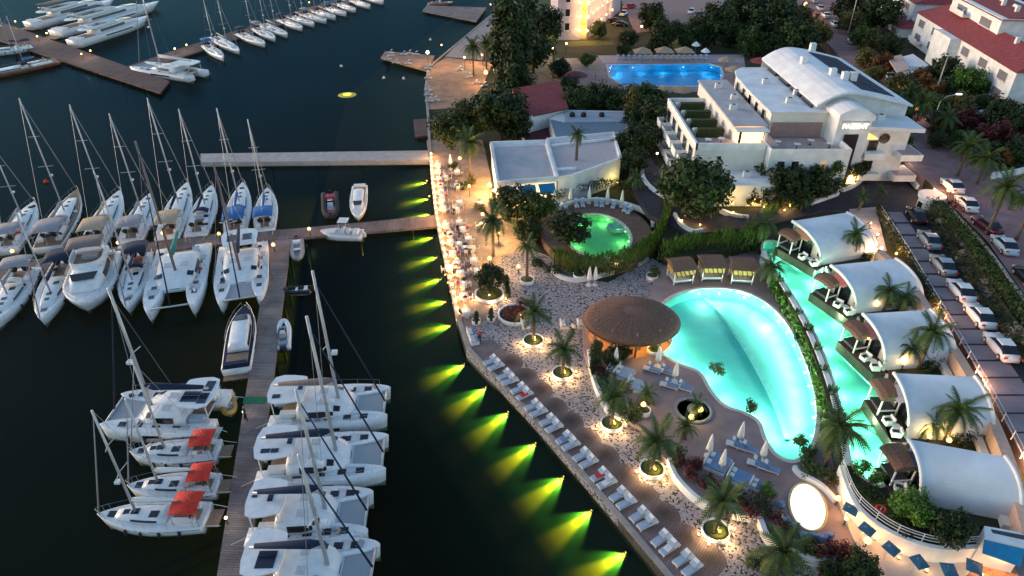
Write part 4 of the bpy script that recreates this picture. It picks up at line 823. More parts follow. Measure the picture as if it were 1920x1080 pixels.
# ---------------- the white hotel with the vaulted roof (aligned with world axes)
def hotel():
    r = thing('hotel', 'big white hotel with a vaulted roof and stepped roof terraces', 'hotel', (40, 105, ZU))
    def w(name, x0, x1, y0, y1, z0, z1, m, p=None): return wb(name, x0 - 40, x1 - 40, y0 - 105, y1 - 105, z0 - ZU, z1 - ZU, m, p or r)
    def win(c, ww, h, ax, out, m=None, p=None): return window(p or r, (c[0] - 40, c[1] - 105, c[2] - ZU), ww, h, ax, out, True, m)
    # left wing with balconies facing the sea
    xl = 26.2
    wing = w('left_wing', xl, 36.2, 92.6, 113.5, ZU, 9.4, m_cream)
    w('terrace_floor', xl + 0.3, 36.0, 92.9, 113.3, 9.4, 9.45, m_terrace)
    for a in ((xl - 0.02, xl + 0.3, 92.58, 113.52), (xl, 36.2, 92.58, 92.9), (xl, 36.2, 113.2, 113.52)): w('parapet', *a, 9.4, 10.35, m_white)
    w('gutter', xl + 0.3, xl + 0.75, 92.9, 113.2, 10.0, 10.1, m_darkwin)
    for i, y in enumerate((97.3, 101.3, 105.3, 109.3)):
        w('terrace_wall', xl + 0.8, 31.8, y + 0.9, y + 1.15, 9.45, 10.6, m_white); w('hedge_box', xl + 1.3, 31.4, y, y + 0.85, 9.45, 10.75, m_bhedge)
    for j, z in enumerate((3.6, 6.6)):
        for i, y in enumerate((94.8, 98.8, 102.8, 106.8, 110.8)):
            win((xl - 0.02, y, z + 1.5), 2.4, 2.1, 'y', -1)
            b = w('balcony', xl - 1.7, xl, y - 1.7, y + 1.3, z - 0.2, z + 0.0, m_white)
            for q in ((xl - 1.7, xl - 1.58, y - 1.7, y + 1.3), (xl - 1.58, xl, y - 1.7, y - 1.58), (xl - 1.58, xl, y + 1.18, y + 1.3)): w('balustrade', *q, z, z + 0.95, m_white, b) if False else w('balustrade', *q, z + 0.003, z + 0.95, m_white)
    win((29.8, 92.57, 8.2), 0.7, 0.7, 'x', -1)
    # lower front apron
    ap = w('front_apron', 28.5, 37.0, 87.5, 92.5, ZU, 6.2, m_white)
    # penthouse strip
    w('penthouse', 32.4, 37.0, 96.4, 118.5, 9.4, 11.6, m_cream); w('penthouse_roof', 32.2, 37.2, 96.1, 118.8, 11.6, 11.85, m_flat)
    lb = w('lit_bay', 32.6, 36.4, 95.0, 96.35, 9.5, 11.3, m_glow)
    w('bay_post', 32.7, 33.0, 94.2, 94.5, 9.5, 11.5, m_black); w('bay_post', 36.4, 36.7, 94.2, 94.5, 9.5, 11.5, m_white)
    w('bay_canopy', 32.3, 37.0, 94.2, 96.0, 11.4, 11.55, m_cream)
    # middle wing, pale blue roof with a curved seaward edge
    mid = [(38.2, 98.2), (46.6, 98.2), (46.6, 121.5), (40.6, 121.5), (38.9, 119.5), (38.2, 116.0), (38.0, 107.0)]
    MB().prism([(x - 40, y - 105) for x, y in mid], 0, 13.0 - ZU).build('middle_wing', m_cream, r)
    MB().prism([(x - 40 + (-0.3 if x < 42 else 0.1), y - 105 + (-0.3 if y < 100 else 0.2)) for x, y in mid], 13.0 - ZU, 13.2 - ZU).build('middle_roof', m_vault, r)
    for y in (101.0, 104.5, 108.0, 111.5, 115.0): win((38.05, y, 11.7), 1.4, 1.7, 'y', -1)
    w('planter_hedge', 36.9, 37.8, 108.8, 111.4, 10.2, 11.8, m_bhedge)
    w('link_roof', 36.2, 38.1, 92.6, 118.0, ZU, 10.0, m_terrace)
    # front terrace of middle wing
    w('front_wing', 36.4, 47.8, 91.0, 98.1, ZU, 9.2, m_white); w('front_terrace', 36.7, 47.5, 91.3, 98.05, 9.2, 9.24, m_terrace)
    for a in ((36.4, 47.8, 90.98, 91.25), (36.38, 36.65, 91.25, 98.1), (47.55, 47.82, 91.25, 98.1)): w('parapet', *a, 9.2, 10.1, m_white)
    for x in (38.2, 40.2, 44.2, 46.2): win((x, 90.97, 7.6), 1.1, 1.6, 'x', -1, emit('dim_room', (1.0, 0.6, 0.3), 0.10) if x == 44.2 else None)
    for x in (38.2, 40.2, 44.2): win((x, 90.97, 4.9), 1.1, 1.6, 'x', -1)
    w('glass_doors', 38.6, 46.0, 97.9, 98.17, 9.3, 11.5, mat('terrace_glazing', (0.32, 0.22, 0.2), 0.3))
    # vaulted roof wing
    x0, x1, y0, y1, ze, zr = 44.6, 58.6, 99.0, 124.5, 12.2, 16.0
    w('vault_wing', x0 + 0.6, x1 - 0.8, y0 + 0.5, y1 - 0.5, ZU, ze, m_white)
    n = 14; lo = []; hi = []
    arc = lambda t: (x0 + (x1 - x0) * t, ze + (zr - ze) * math.sin(math.pi / 2 * (0.30 + 0.70 * t / 0.32)) ** 0.9 if t < 0.32 else zr - 1.9 * ((t - 0.32) / 0.68) ** 1.35)
    secs = []
    for y in (y0 - 0.8, y1):
        top = [(arc(i / n)[0] - 40, y - 105, arc(i / n)[1] - ZU) for i in range(n + 1)]
        secs.append(top + [(p[0], p[1], p[2] - 0.3) for p in top[::-1]])
    va = MB().loft(secs).build('vault_roof', m_vault, r)
    # gable infill
    for y in (y0 + 0.4, y1 - 0.3):
        pts = [(arc(i / n)[0] - 40, y - 105, arc(i / n)[1] - 0.32 - ZU) for i in range(n + 1)]
        MB().add(pts + [(pts[-1][0], pts[-1][1], ze - 3 - ZU), (pts[0][0], pts[0][1], ze - 3 - ZU)], [tuple(range(n + 3))]).build('gable_wall', m_white, r)
    # dark solar field on the landward slope, in panels
    for j in range(6):
        for i in range(2):
            ta, tb = 0.50 + 0.19 * i, 0.68 + 0.19 * i; ya = y0 + 1.5 + j * 3.6; yb = ya + 3.45; v = []
            for (t, y) in ((ta, ya), (tb, ya), (tb, yb), (ta, yb)): v.append((arc(t)[0] - 40, y - 105, arc(t)[1] - ZU + 0.10))
            MB().add(v + [(p[0], p[1], p[2] - 0.1) for p in v], [(0, 1, 2, 3), (0, 4, 5, 1), (1, 5, 6, 2), (2, 6, 7, 3), (3, 7, 4, 0)]).build('solar_panel', mat('solar_blue', (0.022, 0.032, 0.062), 0.7, spec=0.1), va)
    w('skylight_slot', 44.62, 44.85, 99.5, 107.8, 13.3, 14.3, m_darkwin, va) if False else None
    for ya in (99.5, 104.5, 110.0, 116.0): w('roof_slot', 44.35, 44.58, ya, ya + 4.2, 13.25, 13.7, m_darkwin)
    for (x, y) in ((49.5, 107.0), (50.6, 105.0), (51.8, 104.8), (52.3, 123.0), (47.5, 114.0)): w('roof_vent', x, x + 0.9, y, y + 0.9, 15.0, 16.9, m_white)
    # round-topped dormer
    MB().lathe([(1.5, 0), (1.5, 1.0), (1.3, 1.6), (0.8, 2.0), (0, 2.1)], 14).build('dormer', m_white, r, True, loc=(58.0 - 40, 108 - 105, 11.8 - ZU))
    # sign tower
    w('sign_tower', 46.6, 51.4, 94.6, 99.6, ZU, 13.2, m_white)
    secs = []
    for y in (94.2, 100.5):
        top = [(46.4 + 5.2 * i / 8 - 40, y - 105, 13.2 + 1.7 * math.sin(math.pi * (0.15 + 0.75 * i / 8)) - ZU) for i in range(9)]
        secs.append(top + [(p[0], p[1], 13.1 - ZU) for p in top[::-1]])
    MB().loft(secs).build('tower_roof', m_vault, r)
    w('sign_panel', 47.2, 51.0, 94.42, 94.58, 11.7, 12.9, mat('sign_board', (0.58, 0.54, 0.52), 0.8))
    fc = bpy.data.curves.new('sign_letters', 'FONT'); fc.body = 'PAZENT'; fc.size = 1.0; fc.extrude = 0.04; fc.align_x = 'CENTER'
    ft = bpy.data.objects.new('tmp', fc); COL.objects.link(ft); fc.materials.append(emit('sign_letter_light', (1.0, 0.93, 0.85), 1.2)); fo = bpy.data.objects.new('sign_letters', bpy.data.meshes.new_from_object(ft.evaluated_get(bpy.context.evaluated_depsgraph_get()))); bpy.data.objects.remove(ft); COL.objects.link(fo); fo.parent = r; fo.location = (49.1 - 40, 94.36 - 105, 11.9 - ZU); fo.rotation_euler = (R(90), 0, 0)
    point_light(r, (49.1 - 40, 93.4 - 105, 12.4 - ZU), 5, (1.0, 0.85, 0.7), 0.3, 'sign_light')
    w('dark_glazing', 47.9, 49.9, 94.3, 94.57, 3.6, 11.0, mat('black_glazing', (0.012, 0.008, 0.012), 0.4))
    # right block with balconies
    w('right_block', 51.4, 58.0, 95.6, 99.4, ZU, 11.6, m_white)
    v = [(50.8 - 40, 94.6 - 105, 11.6 - ZU), (58.7 - 40, 93.4 - 105, 11.6 - ZU), (58.7 - 40, 99.0 - 105, 11.6 - ZU), (50.8 - 40, 99.0 - 105, 11.6 - ZU)]
    MB().prism([(p[0], p[1]) for p in v], 11.6 - ZU, 12.15 - ZU, bottom=True).build('eaves_slab', m_vault, r)
    for z in (4.2, 7.4):
        win((53.0, 95.57, z + 1.4), 1.6, 2.0, 'x', -1); w('balcony', 51.6, 54.6, 94.2, 95.6, z - 0.25, z + 0.75, m_white)
        w('balcony', 56.6, 59.8, 93.6, 97.8, z - 0.15, z + 0.75, m_white); w('balcony_floor', 56.8, 59.6, 93.8, 97.6, z + 0.75, z + 0.78, mat('pink_balcony', (0.45, 0.30, 0.28), 0.8))
    MB().lathe([(0.75, 0), (0.75, 0.12), (0, 0.12)], 20).build('round_window', m_darkwin, r, loc=(54.4 - 40, 95.52 - 105, 10.0 - ZU)).rotation_euler = (R(90), 0, 0)
    tri = [(51.6 - 40, 11.0 - ZU), (53.6 - 40, 9.9 - ZU), (51.6 - 40, 9.9 - ZU)]
    MB().add([(x, 95.5 - 105, z) for x, z in tri], [(0, 1, 2)]).build('lit_niche', m_glowy, r)
hotel()
ht = bpy.data.objects['hotel']
for x, y, z in ((34.0, 103.0, 11.85), (35.5, 108.0, 11.85), (34.5, 114.0, 11.85), (42.0, 102.0, 13.2), (44.5, 106.0, 13.2), (41.5, 112.0, 13.2), (30.0, 88.6, 6.2), (33.5, 90.5, 6.2), (54.0, 97.5, 12.15)):
    a_ = B('air_conditioner', (x - 40, y - 105, z + 0.4 - ZU), (1.1, 0.6, 0.8), m_white2, ht); MB().lathe([(0.26, 0), (0.26, 0.04), (0, 0.04)], 10).build('fan', m_black, a_, loc=(x - 40, y - 105, z + 0.8 - ZU))
for x, y in ((38.5, 94.5), (41.0, 93.5), (43.5, 95.0), (45.8, 93.8), (28.5, 94.8), (30.5, 95.2)):
    z = 9.24 if x > 36 else 9.45
    t_ = thing('terrace_table', 'small round table on the hotel terrace, %s' % {38.5: 'first from the left in front', 41.0: 'second from the left in front', 43.5: 'third from the left in front', 45.8: 'fourth from the left in front', 28.5: 'left one before the hedges', 30.5: 'right one before the hedges'}[x], 'table', (x, y, z), 0, 'tables on the hotel terraces')
    MB().lathe([(0.5, 0.7), (0.5, 0.75), (0, 0.75)], 14).build('top', m_white2, t_); MB().lathe([(0.25, 0), (0.06, 0.05), (0.06, 0.7)], 8).build('stem', m_black, t_)
# ---------------- low restaurant with blue awnings
def restaurant():
    z = 5.0; r = thing('restaurant_building', 'low flat-roofed restaurant with blue awnings beside the promenade', 'building')
    main = [(921, 272), (1024, 268), (1044, 337), (933, 346)]
    blockp('wall', main, z, ZQ - 0.1, m_white, r)
    MB().prism(XY([(926, 276), (1021, 272), (1039, 333), (937, 341)], z + 0.03), z, z + 0.03).build('roof', m_flat, r)
    mb = MB(); ring = XY(main, z); wall_strip(mb, ring + [ring[0]], 0.45, z - 0.1, z + 0.55); mb.build('parapet', m_white, r)
    w2 = [(1026, 264), (1150, 252), (1164, 300), (1075, 332), (1046, 336)]
    blockp('wing', w2, z, ZQ - 0.1, m_white, r)
    MB().prism(XY([(1030, 268), (1147, 256), (1158, 298), (1073, 328), (1048, 332)], z + 0.03), z, z + 0.03).build('wing_roof', mat('mauve_roof', (0.48, 0.43, 0.45), 0.85, var=0.1), r)
    mb = MB(); ring = XY(w2, z); wall_strip(mb, ring + [ring[0]], 0.4, z - 0.1, z + 0.45)
    for px in ([(1033, 275), (1152, 262)], [(1040, 320), (1080, 318)]): wall_strip(mb, XY(px, z), 0.5, z, z + 0.35)
    mb.build('wing_parapet', m_white, r)
    # awnings along the front
    a = Vector((*XY([(934, 347)], z)[0], 0)); b = Vector((*XY([(1043, 338)], z)[0], 0)); d = (b - a).normalized(); nn = Vector((d.y, -d.x, 0)); L = (b - a).length
    for i in range(3):
        p = a + d * (L * (i / 3) + 0.2); q = a + d * (L * ((i + 1) / 3) - 0.3)
        vs = [(p.x, p.y, 4.6), (q.x, q.y, 4.6), (q.x + nn.x * 1.6, q.y + nn.y * 1.6, 3.7), (p.x + nn.x * 1.6, p.y + nn.y * 1.6, 3.7)]
        MB().add(vs + [(x, y, zz - 0.06) for x, y, zz in vs], [(3, 2, 1, 0), (4, 5, 6, 7), (2, 3, 7, 6), (0, 3, 7, 4), (1, 2, 6, 5)]).build('awning', m_awning, r)
    for i in range(5):
        p = a + d * (L * (i + 0.5) / 5) + nn * 0.06
        f = B('lit_window', (p.x, p.y, 2.3), (L / 5 - 0.8, 0.1, 2.0), m_glow, r, math.atan2(d.y, d.x))
    p = a + nn * 1.0 + d * (L / 2)
    for t in (0.15, 0.5, 0.85):
        q = a + nn * 1.2 + d * (L * t); point_light(r, (q.x, q.y, 3.0), 70, (1.0, 0.66, 0.28), 0.3)
    # orange lit entrance between the two roofs
    pp = P(1050, 342, 3.0); B('lit_entrance', (pp.x + 0.8, pp.y - 0.3, 2.6), (1.9, 0.3, 3.0), m_glow, r, 0.2)
    # side wall lit to the promenade
    point_light(r, (a.x - 1.2, a.y + 5, 3.2), 420, (1.0, 0.50, 0.12), 0.3); point_light(r, (a.x - 1.0, a.y + 9, 3.2), 300, (1.0, 0.50, 0.12), 0.3)
restaurant()
r = thing('red_roof_house', 'small white house with sloping red roof among the seaside trees', 'house')
z = 6.0; pts = XY([(966, 182), (1050, 168), (1062, 200), (1000, 216), (984, 222)], z)
MB().prism(pts, ZQ - 0.1, z).build('wall', m_white, r)
a, b, c, d_ = (Vector((*q, z)) for q in XY([(960, 180), (1048, 164), (1066, 202), (982, 220)], z)); rise = Vector((0, 0, 1.4))
MB().add([a + rise, b + rise, c, d_, a, b, c - rise * 0.2, d_ - rise * 0.2], [(3, 2, 1, 0), (4, 5, 6, 7), (0, 1, 5, 4), (1, 2, 6, 5), (2, 3, 7, 6), (3, 0, 4, 7)]).build('roof', m_roofred, r)
for x in (1030, 1047): q = P(x, 210 - (x - 1030) * 0.25, 5.0); MB().lathe([(0.4, 0), (0.4, 0.1), (0, 0.1)], 12).build('round_window', m_darkwin, r, loc=(q.x, q.y - 1.3, 5.0)).rotation_euler = (R(90), 0, 0)
r = thing('blue_roof_building', 'flat building with blue-grey sheet roof behind the restaurant', 'building')
blockp('wall', [(1030, 222), (1060, 206), (1175, 208), (1178, 248), (1040, 258)], 5.2, ZQ - 0.1, m_cream, r)
MB().prism(XY([(1032, 224), (1060, 230), (1172, 229), (1174, 246), (1042, 256)], 5.25), 5.2, 5.26).build('roof', mat('blue_sheet_roof', (0.16, 0.20, 0.26), 0.6, var=0.15), r)
MB().prism(XY([(1060, 208), (1172, 210), (1172, 228), (1060, 229)], 5.4), 5.2, 5.42).build('upper_roof', mat('pale_sheet_roof', (0.34, 0.38, 0.44), 0.7, var=0.1), r)
for x in (1073, 1094, 1128): q = P(x, 218, 5.45); MB().lathe([(0.5, 0), (0.5, 0.5), (0.3, 0.7), (0, 0.75)], 10).build('roof_fan', m_black, r, True, loc=q)
r = thing('maroon_terrace', 'sunken maroon court between the red roof and the blue roof', 'terrace')
MB().prism(XY([(985, 228), (1030, 224), (1036, 258), (985, 262)], 3.0), ZQ - 0.1, 3.0).build('floor', mat('maroon_tiles', (0.10, 0.02, 0.035), 0.8), r); q = P(1012, 245, 3.0); T('lamp_post', [q, (q.x, q.y, 4.4)], 0.05, m_white2, r)
# ---------------- lit hotel block at the top
def lit_block():
    r = thing('floodlit_building', 'floodlit ornate building with lamp-dotted facade at the top edge', 'building')
    x0 = P(1036, 75, ZU).x; y0 = P(1095, 76, ZU).y; x1 = P(1098, 76, ZU).x
    # front face to the camera, then a long right-hand face receding
    A = P(1060, 76, ZU); Bq = P(1098, 76, ZU); C = Vector((Bq.x + 14, Bq.y + 38, ZU)); D = Vector((A.x - 2, A.y + 40, ZU)); A2 = Vector((A.x - 2.2, A.y + 1.0, ZU))
    zt = 19
    wl = MB().prism([(A2.x, A2.y), (Bq.x, Bq.y), (C.x, C.y), (D.x, D.y)], ZU, zt).build('wall', mat('lilac_render', (0.52, 0.44, 0.48), 0.8), r)
    mb = MB(); wall_strip(mb, [(A2.x, A2.y), (Bq.x, Bq.y), (C.x, C.y)], 0.9, zt - 0.3, zt + 0.35); mb.build('cornice', m_cream, r)
    MB().tube([(A2.x, A2.y - 0.5, zt - 0.5), (Bq.x + 0.1, Bq.y - 0.5, zt - 0.5), (C.x + 0.3, C.y, zt - 0.5)], 0.12, 6).build('cornice_light', m_lampw, r)
    B('corner_pilaster', (Bq.x - 0.7, Bq.y - 0.05, (ZU + zt) / 2), (1.6, 0.4, zt - ZU - 1), mat('amber_render', (0.8, 0.42, 0.16), 0.8), r)
    for k in range(4):
        z = ZU + 2.2 + k * 3.4
        window(r, ((A2.x + Bq.x) / 2 - 1.2, (A2.y + Bq.y) / 2 - 0.12, z + 1.2), 1.3, 1.9, 'x', -1, True)
        for sx in (-1.9, 0.3):
            p = Vector((Bq.x + sx, Bq.y - 0.35, z + 0.4)); B('wall_lamp', p, (0.25, 0.25, 0.6), m_lampw, r); point_light(r, (p.x, p.y - 0.5, p.z), 90, (1.0, 0.55, 0.22), 0.2)
        dv = (C - Bq).normalized()
        for t in (4, 9, 14, 20, 27):
            p = Bq + dv * t + Vector((0.5, -0.25, z + 0.6 - ZU)); B('wall_lamp', p, (0.3, 0.3, 0.6), m_lampw, r); point_light(r, (p.x + 0.5, p.y - 0.3, p.z), 60, (1.0, 0.55, 0.22), 0.2)
lit_block()
# ---------------- white houses with red roofs, upper right
def house(label, e0, e1, ze, depth, rise, name='house', wins=6, rows=2, bay=True, over=0.5, zb=None):
    zb = ZS - 0.1 if zb is None else zb
    a = P(*e0, ze); b = P(*e1, ze); d = (b - a); L = d.length; rz = math.atan2(d.y, d.x)
    r = thing(name, label, 'house', (a.x, a.y, 0), rz); D = depth
    wl = MB().prism([(0, 0), (L, 0), (L, D), (0, D)], zb, ze).build('wall', m_white, r)
    o = over
    MB().add([(-o, -o, ze - 0.15), (L + o, -o, ze - 0.15), (L + o, D + o, ze - 0.15), (-o, D + o, ze - 0.15), (o + 2, D / 2, ze + rise), (L - o - 2, D / 2, ze + rise)],
             [(0, 1, 5, 4), (1, 2, 5), (2, 3, 4, 5), (3, 0, 4), (3, 2, 1, 0)]).build('roof', m_roofred, r)
    for i in range(wins):
        for k in range(rows):
            x = L * (i + 0.5) / wins
            window(r, (x, -0.04, ze - 1.9 - 3.1 * k), L / wins * 0.42, 1.7, 'x', -1, True, mat('grey_shutter', (0.17, 0.17, 0.19), 0.5))
            if k == rows - 1 and i % 2 == 0:
                bl = B('balcony', (x + 1.2, -0.8, ze - 3.6 - 3.1 * k + 1.0), (L / wins * 0.6, 1.6, 0.15), m_white, r)
                B('balcony_rail', (x + 1.2, -1.55, ze - 3.6 - 3.1 * k + 1.55), (L / wins * 0.6, 0.06, 0.9), m_white2, bl)
    if bay: MB().prism([(L * 0.34, -2.2), (L * 0.52, -2.2), (L * 0.52, 0), (L * 0.34, 0)], zb, ze - 0.2).build('bay', m_white, r)
    for i in range(3):
        q = MB().box((L * (0.25 + 0.25 * i), D * 0.42, ze + rise * 0.8 + 0.5), (0.7, 0.7, 1.3)).build('chimney', m_white, r)
        T('solar_tank', [(L * (0.3 + 0.25 * i), D * 0.55, ze + rise + 0.2), (L * (0.3 + 0.25 * i) + 1.5, D * 0.55, ze + rise + 0.2)], 0.35, m_cloth, r, 8)
    return r
house('long white house with red roof, the nearest of the red-roofed houses', (1722, 22), (1908, 134), 12.2, 11, 2.4)
house('white house with dark red roof behind the long one at the top right', (1640, -50), (1718, 6), 12.0, 10, 2.2, wins=3, bay=False)
house('small house with low red roof beside the pergolas', (1652, 22), (1690, 52), 7.5, 6, 1.2, wins=2, rows=1, bay=False)
house('plain white house behind the long red roof', (1790, -10), (1880, 36), 17, 12, 0.4, wins=2, rows=1, bay=False)
# ---------------- pergola kiosks by the street
for k, (px, lab) in enumerate((([(1668, 112), (1712, 101), (1742, 122), (1700, 140)], 'flat pale canopy kiosk below the long white house'), ([(1664, 108), (1690, 102), (1706, 128), (1682, 136)], 'tilted peach canopy kiosk beside the flat one'))):
    r = thing('kiosk', lab, 'kiosk'); z = 8.2 + 0.5 * k; q = XY(px, z)
    MB().prism(q, z - 0.15, z, bottom=True).build('canopy', m_cloth if k == 0 else mat('peach_canvas', (0.6, 0.4, 0.32), 0.8), r)
    for x, y in q: T('post', [(x, y, ZS - 0.05), (x, y, z - 0.15)], 0.08, m_wood, r)
# ---------------- vaulted bungalows
def bungalow(k, label, T0, Bn, TRp, awn):
    Hh = 3.6; a = P(*Bn, ZU); b = P(*T0, ZU + Hh); e = P(*TRp, ZU + Hh) - b; b.z = ZU; d = b - a; L = d.length; rz = math.atan2(d.y, d.x); depth = e.length + 1.2
    e.normalize(); dn = d.normalized(); ex, ey = e.dot(dn), e.dot(Vector((-dn.y, dn.x, 0)))
    r = thing('bungalow', label, 'bungalow', a, rz, 'vaulted bungalows along the channel pool')   # local x: near -> far along the front; q(x, inland, z)
    q = lambda x, y, z: (x + ex * y, ey * y, z)
    n = 16; D = depth
    prof = [(L * (1 - math.cos(math.pi / 2 * i / n)), Hh * math.sin(math.pi / 2 * (i / n)) ** 0.85) for i in range(n + 1)]
    secs = []
    for y in (-0.35, D):
        secs.append([q(x, y, z) for x, z in prof] + [q(x + 0.12, y, max(0, z - 0.25)) for x, z in prof[::-1]])
    ro = MB().loft(secs).build('vault_roof', m_vault, r)
    for y in (-0.38, D + 0.03): MB().tube([q(x, y, z + 0.04) for x, z in prof], 0.17, 6).build('roof_rim', m_white, ro)
    for y, nm in ((0.5, 'front_wall'), (D - 0.2, 'rear_wall')):
        pts = [q(x, y, z - 0.2) for x, z in prof if z > 0.3]; MB().add(pts + [q(L, y, 0), (pts[0][0], pts[0][1], 0)], [tuple(range(len(pts) + 2))]).build(nm, m_cream, r)
    MB().add([q(L - 0.02, 0, 0), q(L - 0.02, 0, Hh - 0.1), q(L - 0.02, D, Hh - 0.1), q(L - 0.02, D, 0)], [(0, 1, 2, 3)]).build('end_wall', m_white, r)
    c = q(L * 0.64, 0.42, 1.1); B('glass_door', c, (L * 0.42, 0.1, 2.2), m_darkwin, r); c = q(L * 0.22, 0.42, 1.0); B('window', c, (0.35, 0.1, 0.9), m_darkwin, r)
    v = [q(L * 0.42, 0.40, 2.75), q(L * 0.92, 0.40, 2.75), q(L * 0.92, -0.75, 2.35), q(L * 0.42, -0.75, 2.35)]
    MB().add(v + [(x, y, z - 0.07) for x, y, z in v], [(0, 1, 2, 3), (7, 6, 5, 4), (2, 6, 7, 3), (1, 5, 6, 2), (0, 3, 7, 4)]).build('awning', awn, r)
    return r, a, dn, L
AW = [mat('peach_awning', (0.50, 0.28, 0.18), 0.8), mat('rose_awning', (0.50, 0.16, 0.17), 0.8), mat('plum_awning', (0.20, 0.08, 0.10), 0.8), mat('lilac_awning', (0.36, 0.32, 0.38), 0.8), mat('navy_awning', (0.02, 0.035, 0.09), 0.8)]
BU = [((1490, 414), (1541, 497), (1572, 401)), ((1563, 497), (1608, 588), (1660, 487)), ((1624, 588), (1662, 694), (1722, 582)), ((1684, 700), (1706, 822), (1800, 705)), ((1712, 825), (1728, 945), (1850, 850))]
BL = ['vaulted white bungalow with peach awning, farthest from the camera', 'vaulted white bungalow with rose-pink awning', 'vaulted white bungalow with plum awning and lit doorway', 'vaulted white bungalow with lilac awning', 'vaulted white bungalow with navy awning, nearest to the camera']
m_bdeck = mat('dark_terrace_deck', (0.075, 0.05, 0.042), 0.85, var=0.25, scale=2)
bung = []
for k, (t0, bn, dp) in enumerate(BU):
    r, a, d, L = bungalow(k, BL[k], t0, bn, dp, AW[k]); bung.append((a, d, L)); nn = Vector((-d.y, d.x, 0))
    # deck towards the channel
    wd = 1.85
    q = [a + nn * wd - d * 0.5, a - d * 0.5, a + d * (L + 0.5), a + d * (L + 0.5) + nn * wd]
    o = MB().prism([(p.x, p.y) for p in q], ZU - 1.0, ZU + 0.06).build('bungalow_deck', m_bdeck); tag(o, kind='structure')
    # thatched shade bed beside the water
    c = a + d * (L * 0.88) + nn * 0.75
    r = thing('shade_bed', '%s thatched daybed shelter on the bungalow decks, counted from the far end' % nth(k), 'daybed', (c.x, c.y, ZU + 0.06), math.atan2(d.y, d.x), 'thatched daybeds on the bungalow decks')
    for sx in (-1, 1):
        for sy in (-1, 1): B('post', (sx * 1.15, sy * 0.95, 1.0), (0.13, 0.13, 2.0), m_white2, r)
    for sx in (-1, 1): B('beam', (sx * 1.15, 0, 0.55), (0.12, 1.8, 0.12), m_white2, r)
    B('mattress', (0, 0, 0.32), (2.0, 1.6, 0.3), mat('dark_mattress', (0.05, 0.04, 0.045), 0.9), r)
    secs = [[(-1.4, yy, zz) for yy, zz in ((-1.25, 1.95), (-1.15, 2.25), (-0.6, 2.5), (0.6, 2.5), (1.15, 2.25), (1.25, 1.95))], [(0, yy, zz + 0.12) for yy, zz in ((-1.25, 1.95), (-1.15, 2.25), (-0.6, 2.5), (0.6, 2.5), (1.15, 2.25), (1.25, 1.95))], [(1.4, yy, zz) for yy, zz in ((-1.25, 1.95), (-1.15, 2.25), (-0.6, 2.5), (0.6, 2.5), (1.15, 2.25), (1.25, 1.95))]]
    MB().loft(secs).build('thatch_roof', m_thatch, r); r.scale = (0.9, 0.85, 0.95)
    # two chairs and a small table on the deck
    for j, t in enumerate((0.05, 0.38)):
        p = a + d * (L * t) + nn * 1.2
        r2 = thing('deck_armchair', '%s white armchair on the deck of the %s bungalow from the far end' % (('near', 'far')[j], nth(k)), 'armchair', (p.x, p.y, ZU + 0.06), math.atan2(d.y, d.x) + R(90) + rnd.uniform(-0.5, 0.5), 'armchairs on the bungalow decks')
        B('seat', (0, 0, 0.3), (0.75, 0.75, 0.34), m_cloth, r2); B('backrest', (-0.36, 0, 0.62), (0.14, 0.75, 0.5), m_cloth, r2); B('cushion', (0.03, 0, 0.5), (0.5, 0.5, 0.08), m_black, r2)
        for s in (-1, 1): B('armrest', (0, s * 0.34, 0.55), (0.7, 0.1, 0.3), m_cloth, r2)
    p = a + d * (L * 0.22) + nn * 0.9
    r2 = thing('deck_table', 'small white table between armchairs of the %s bungalow from the far end' % nth(k), 'table', (p.x, p.y, ZU + 0.06), 0, 'small tables on the bungalow decks')
    MB().lathe([(0.35, 0.45), (0.38, 0.5), (0, 0.5)], 14).build('top', m_white2, r2); MB().lathe([(0.2, 0), (0.05, 0.05), (0.05, 0.45)], 8).build('stem', m_white2, r2)
pl = bung[2]; nn = Vector((-pl[1].y, pl[1].x, 0)); c = pl[0] + pl[1] * (pl[2] * 0.6) + nn * 0.6
r = thing('wall_lantern', 'warm lantern under the plum awning of the middle bungalow', 'lantern', (c.x, c.y, ZU + 2.0)); B('glass', (0, 0, 0), (0.2, 0.2, 0.3), m_lampw, r); B('cap', (0, 0, 0.2), (0.26, 0.26, 0.06), m_black, r); point_light(r, (0, 0, 0), 60)
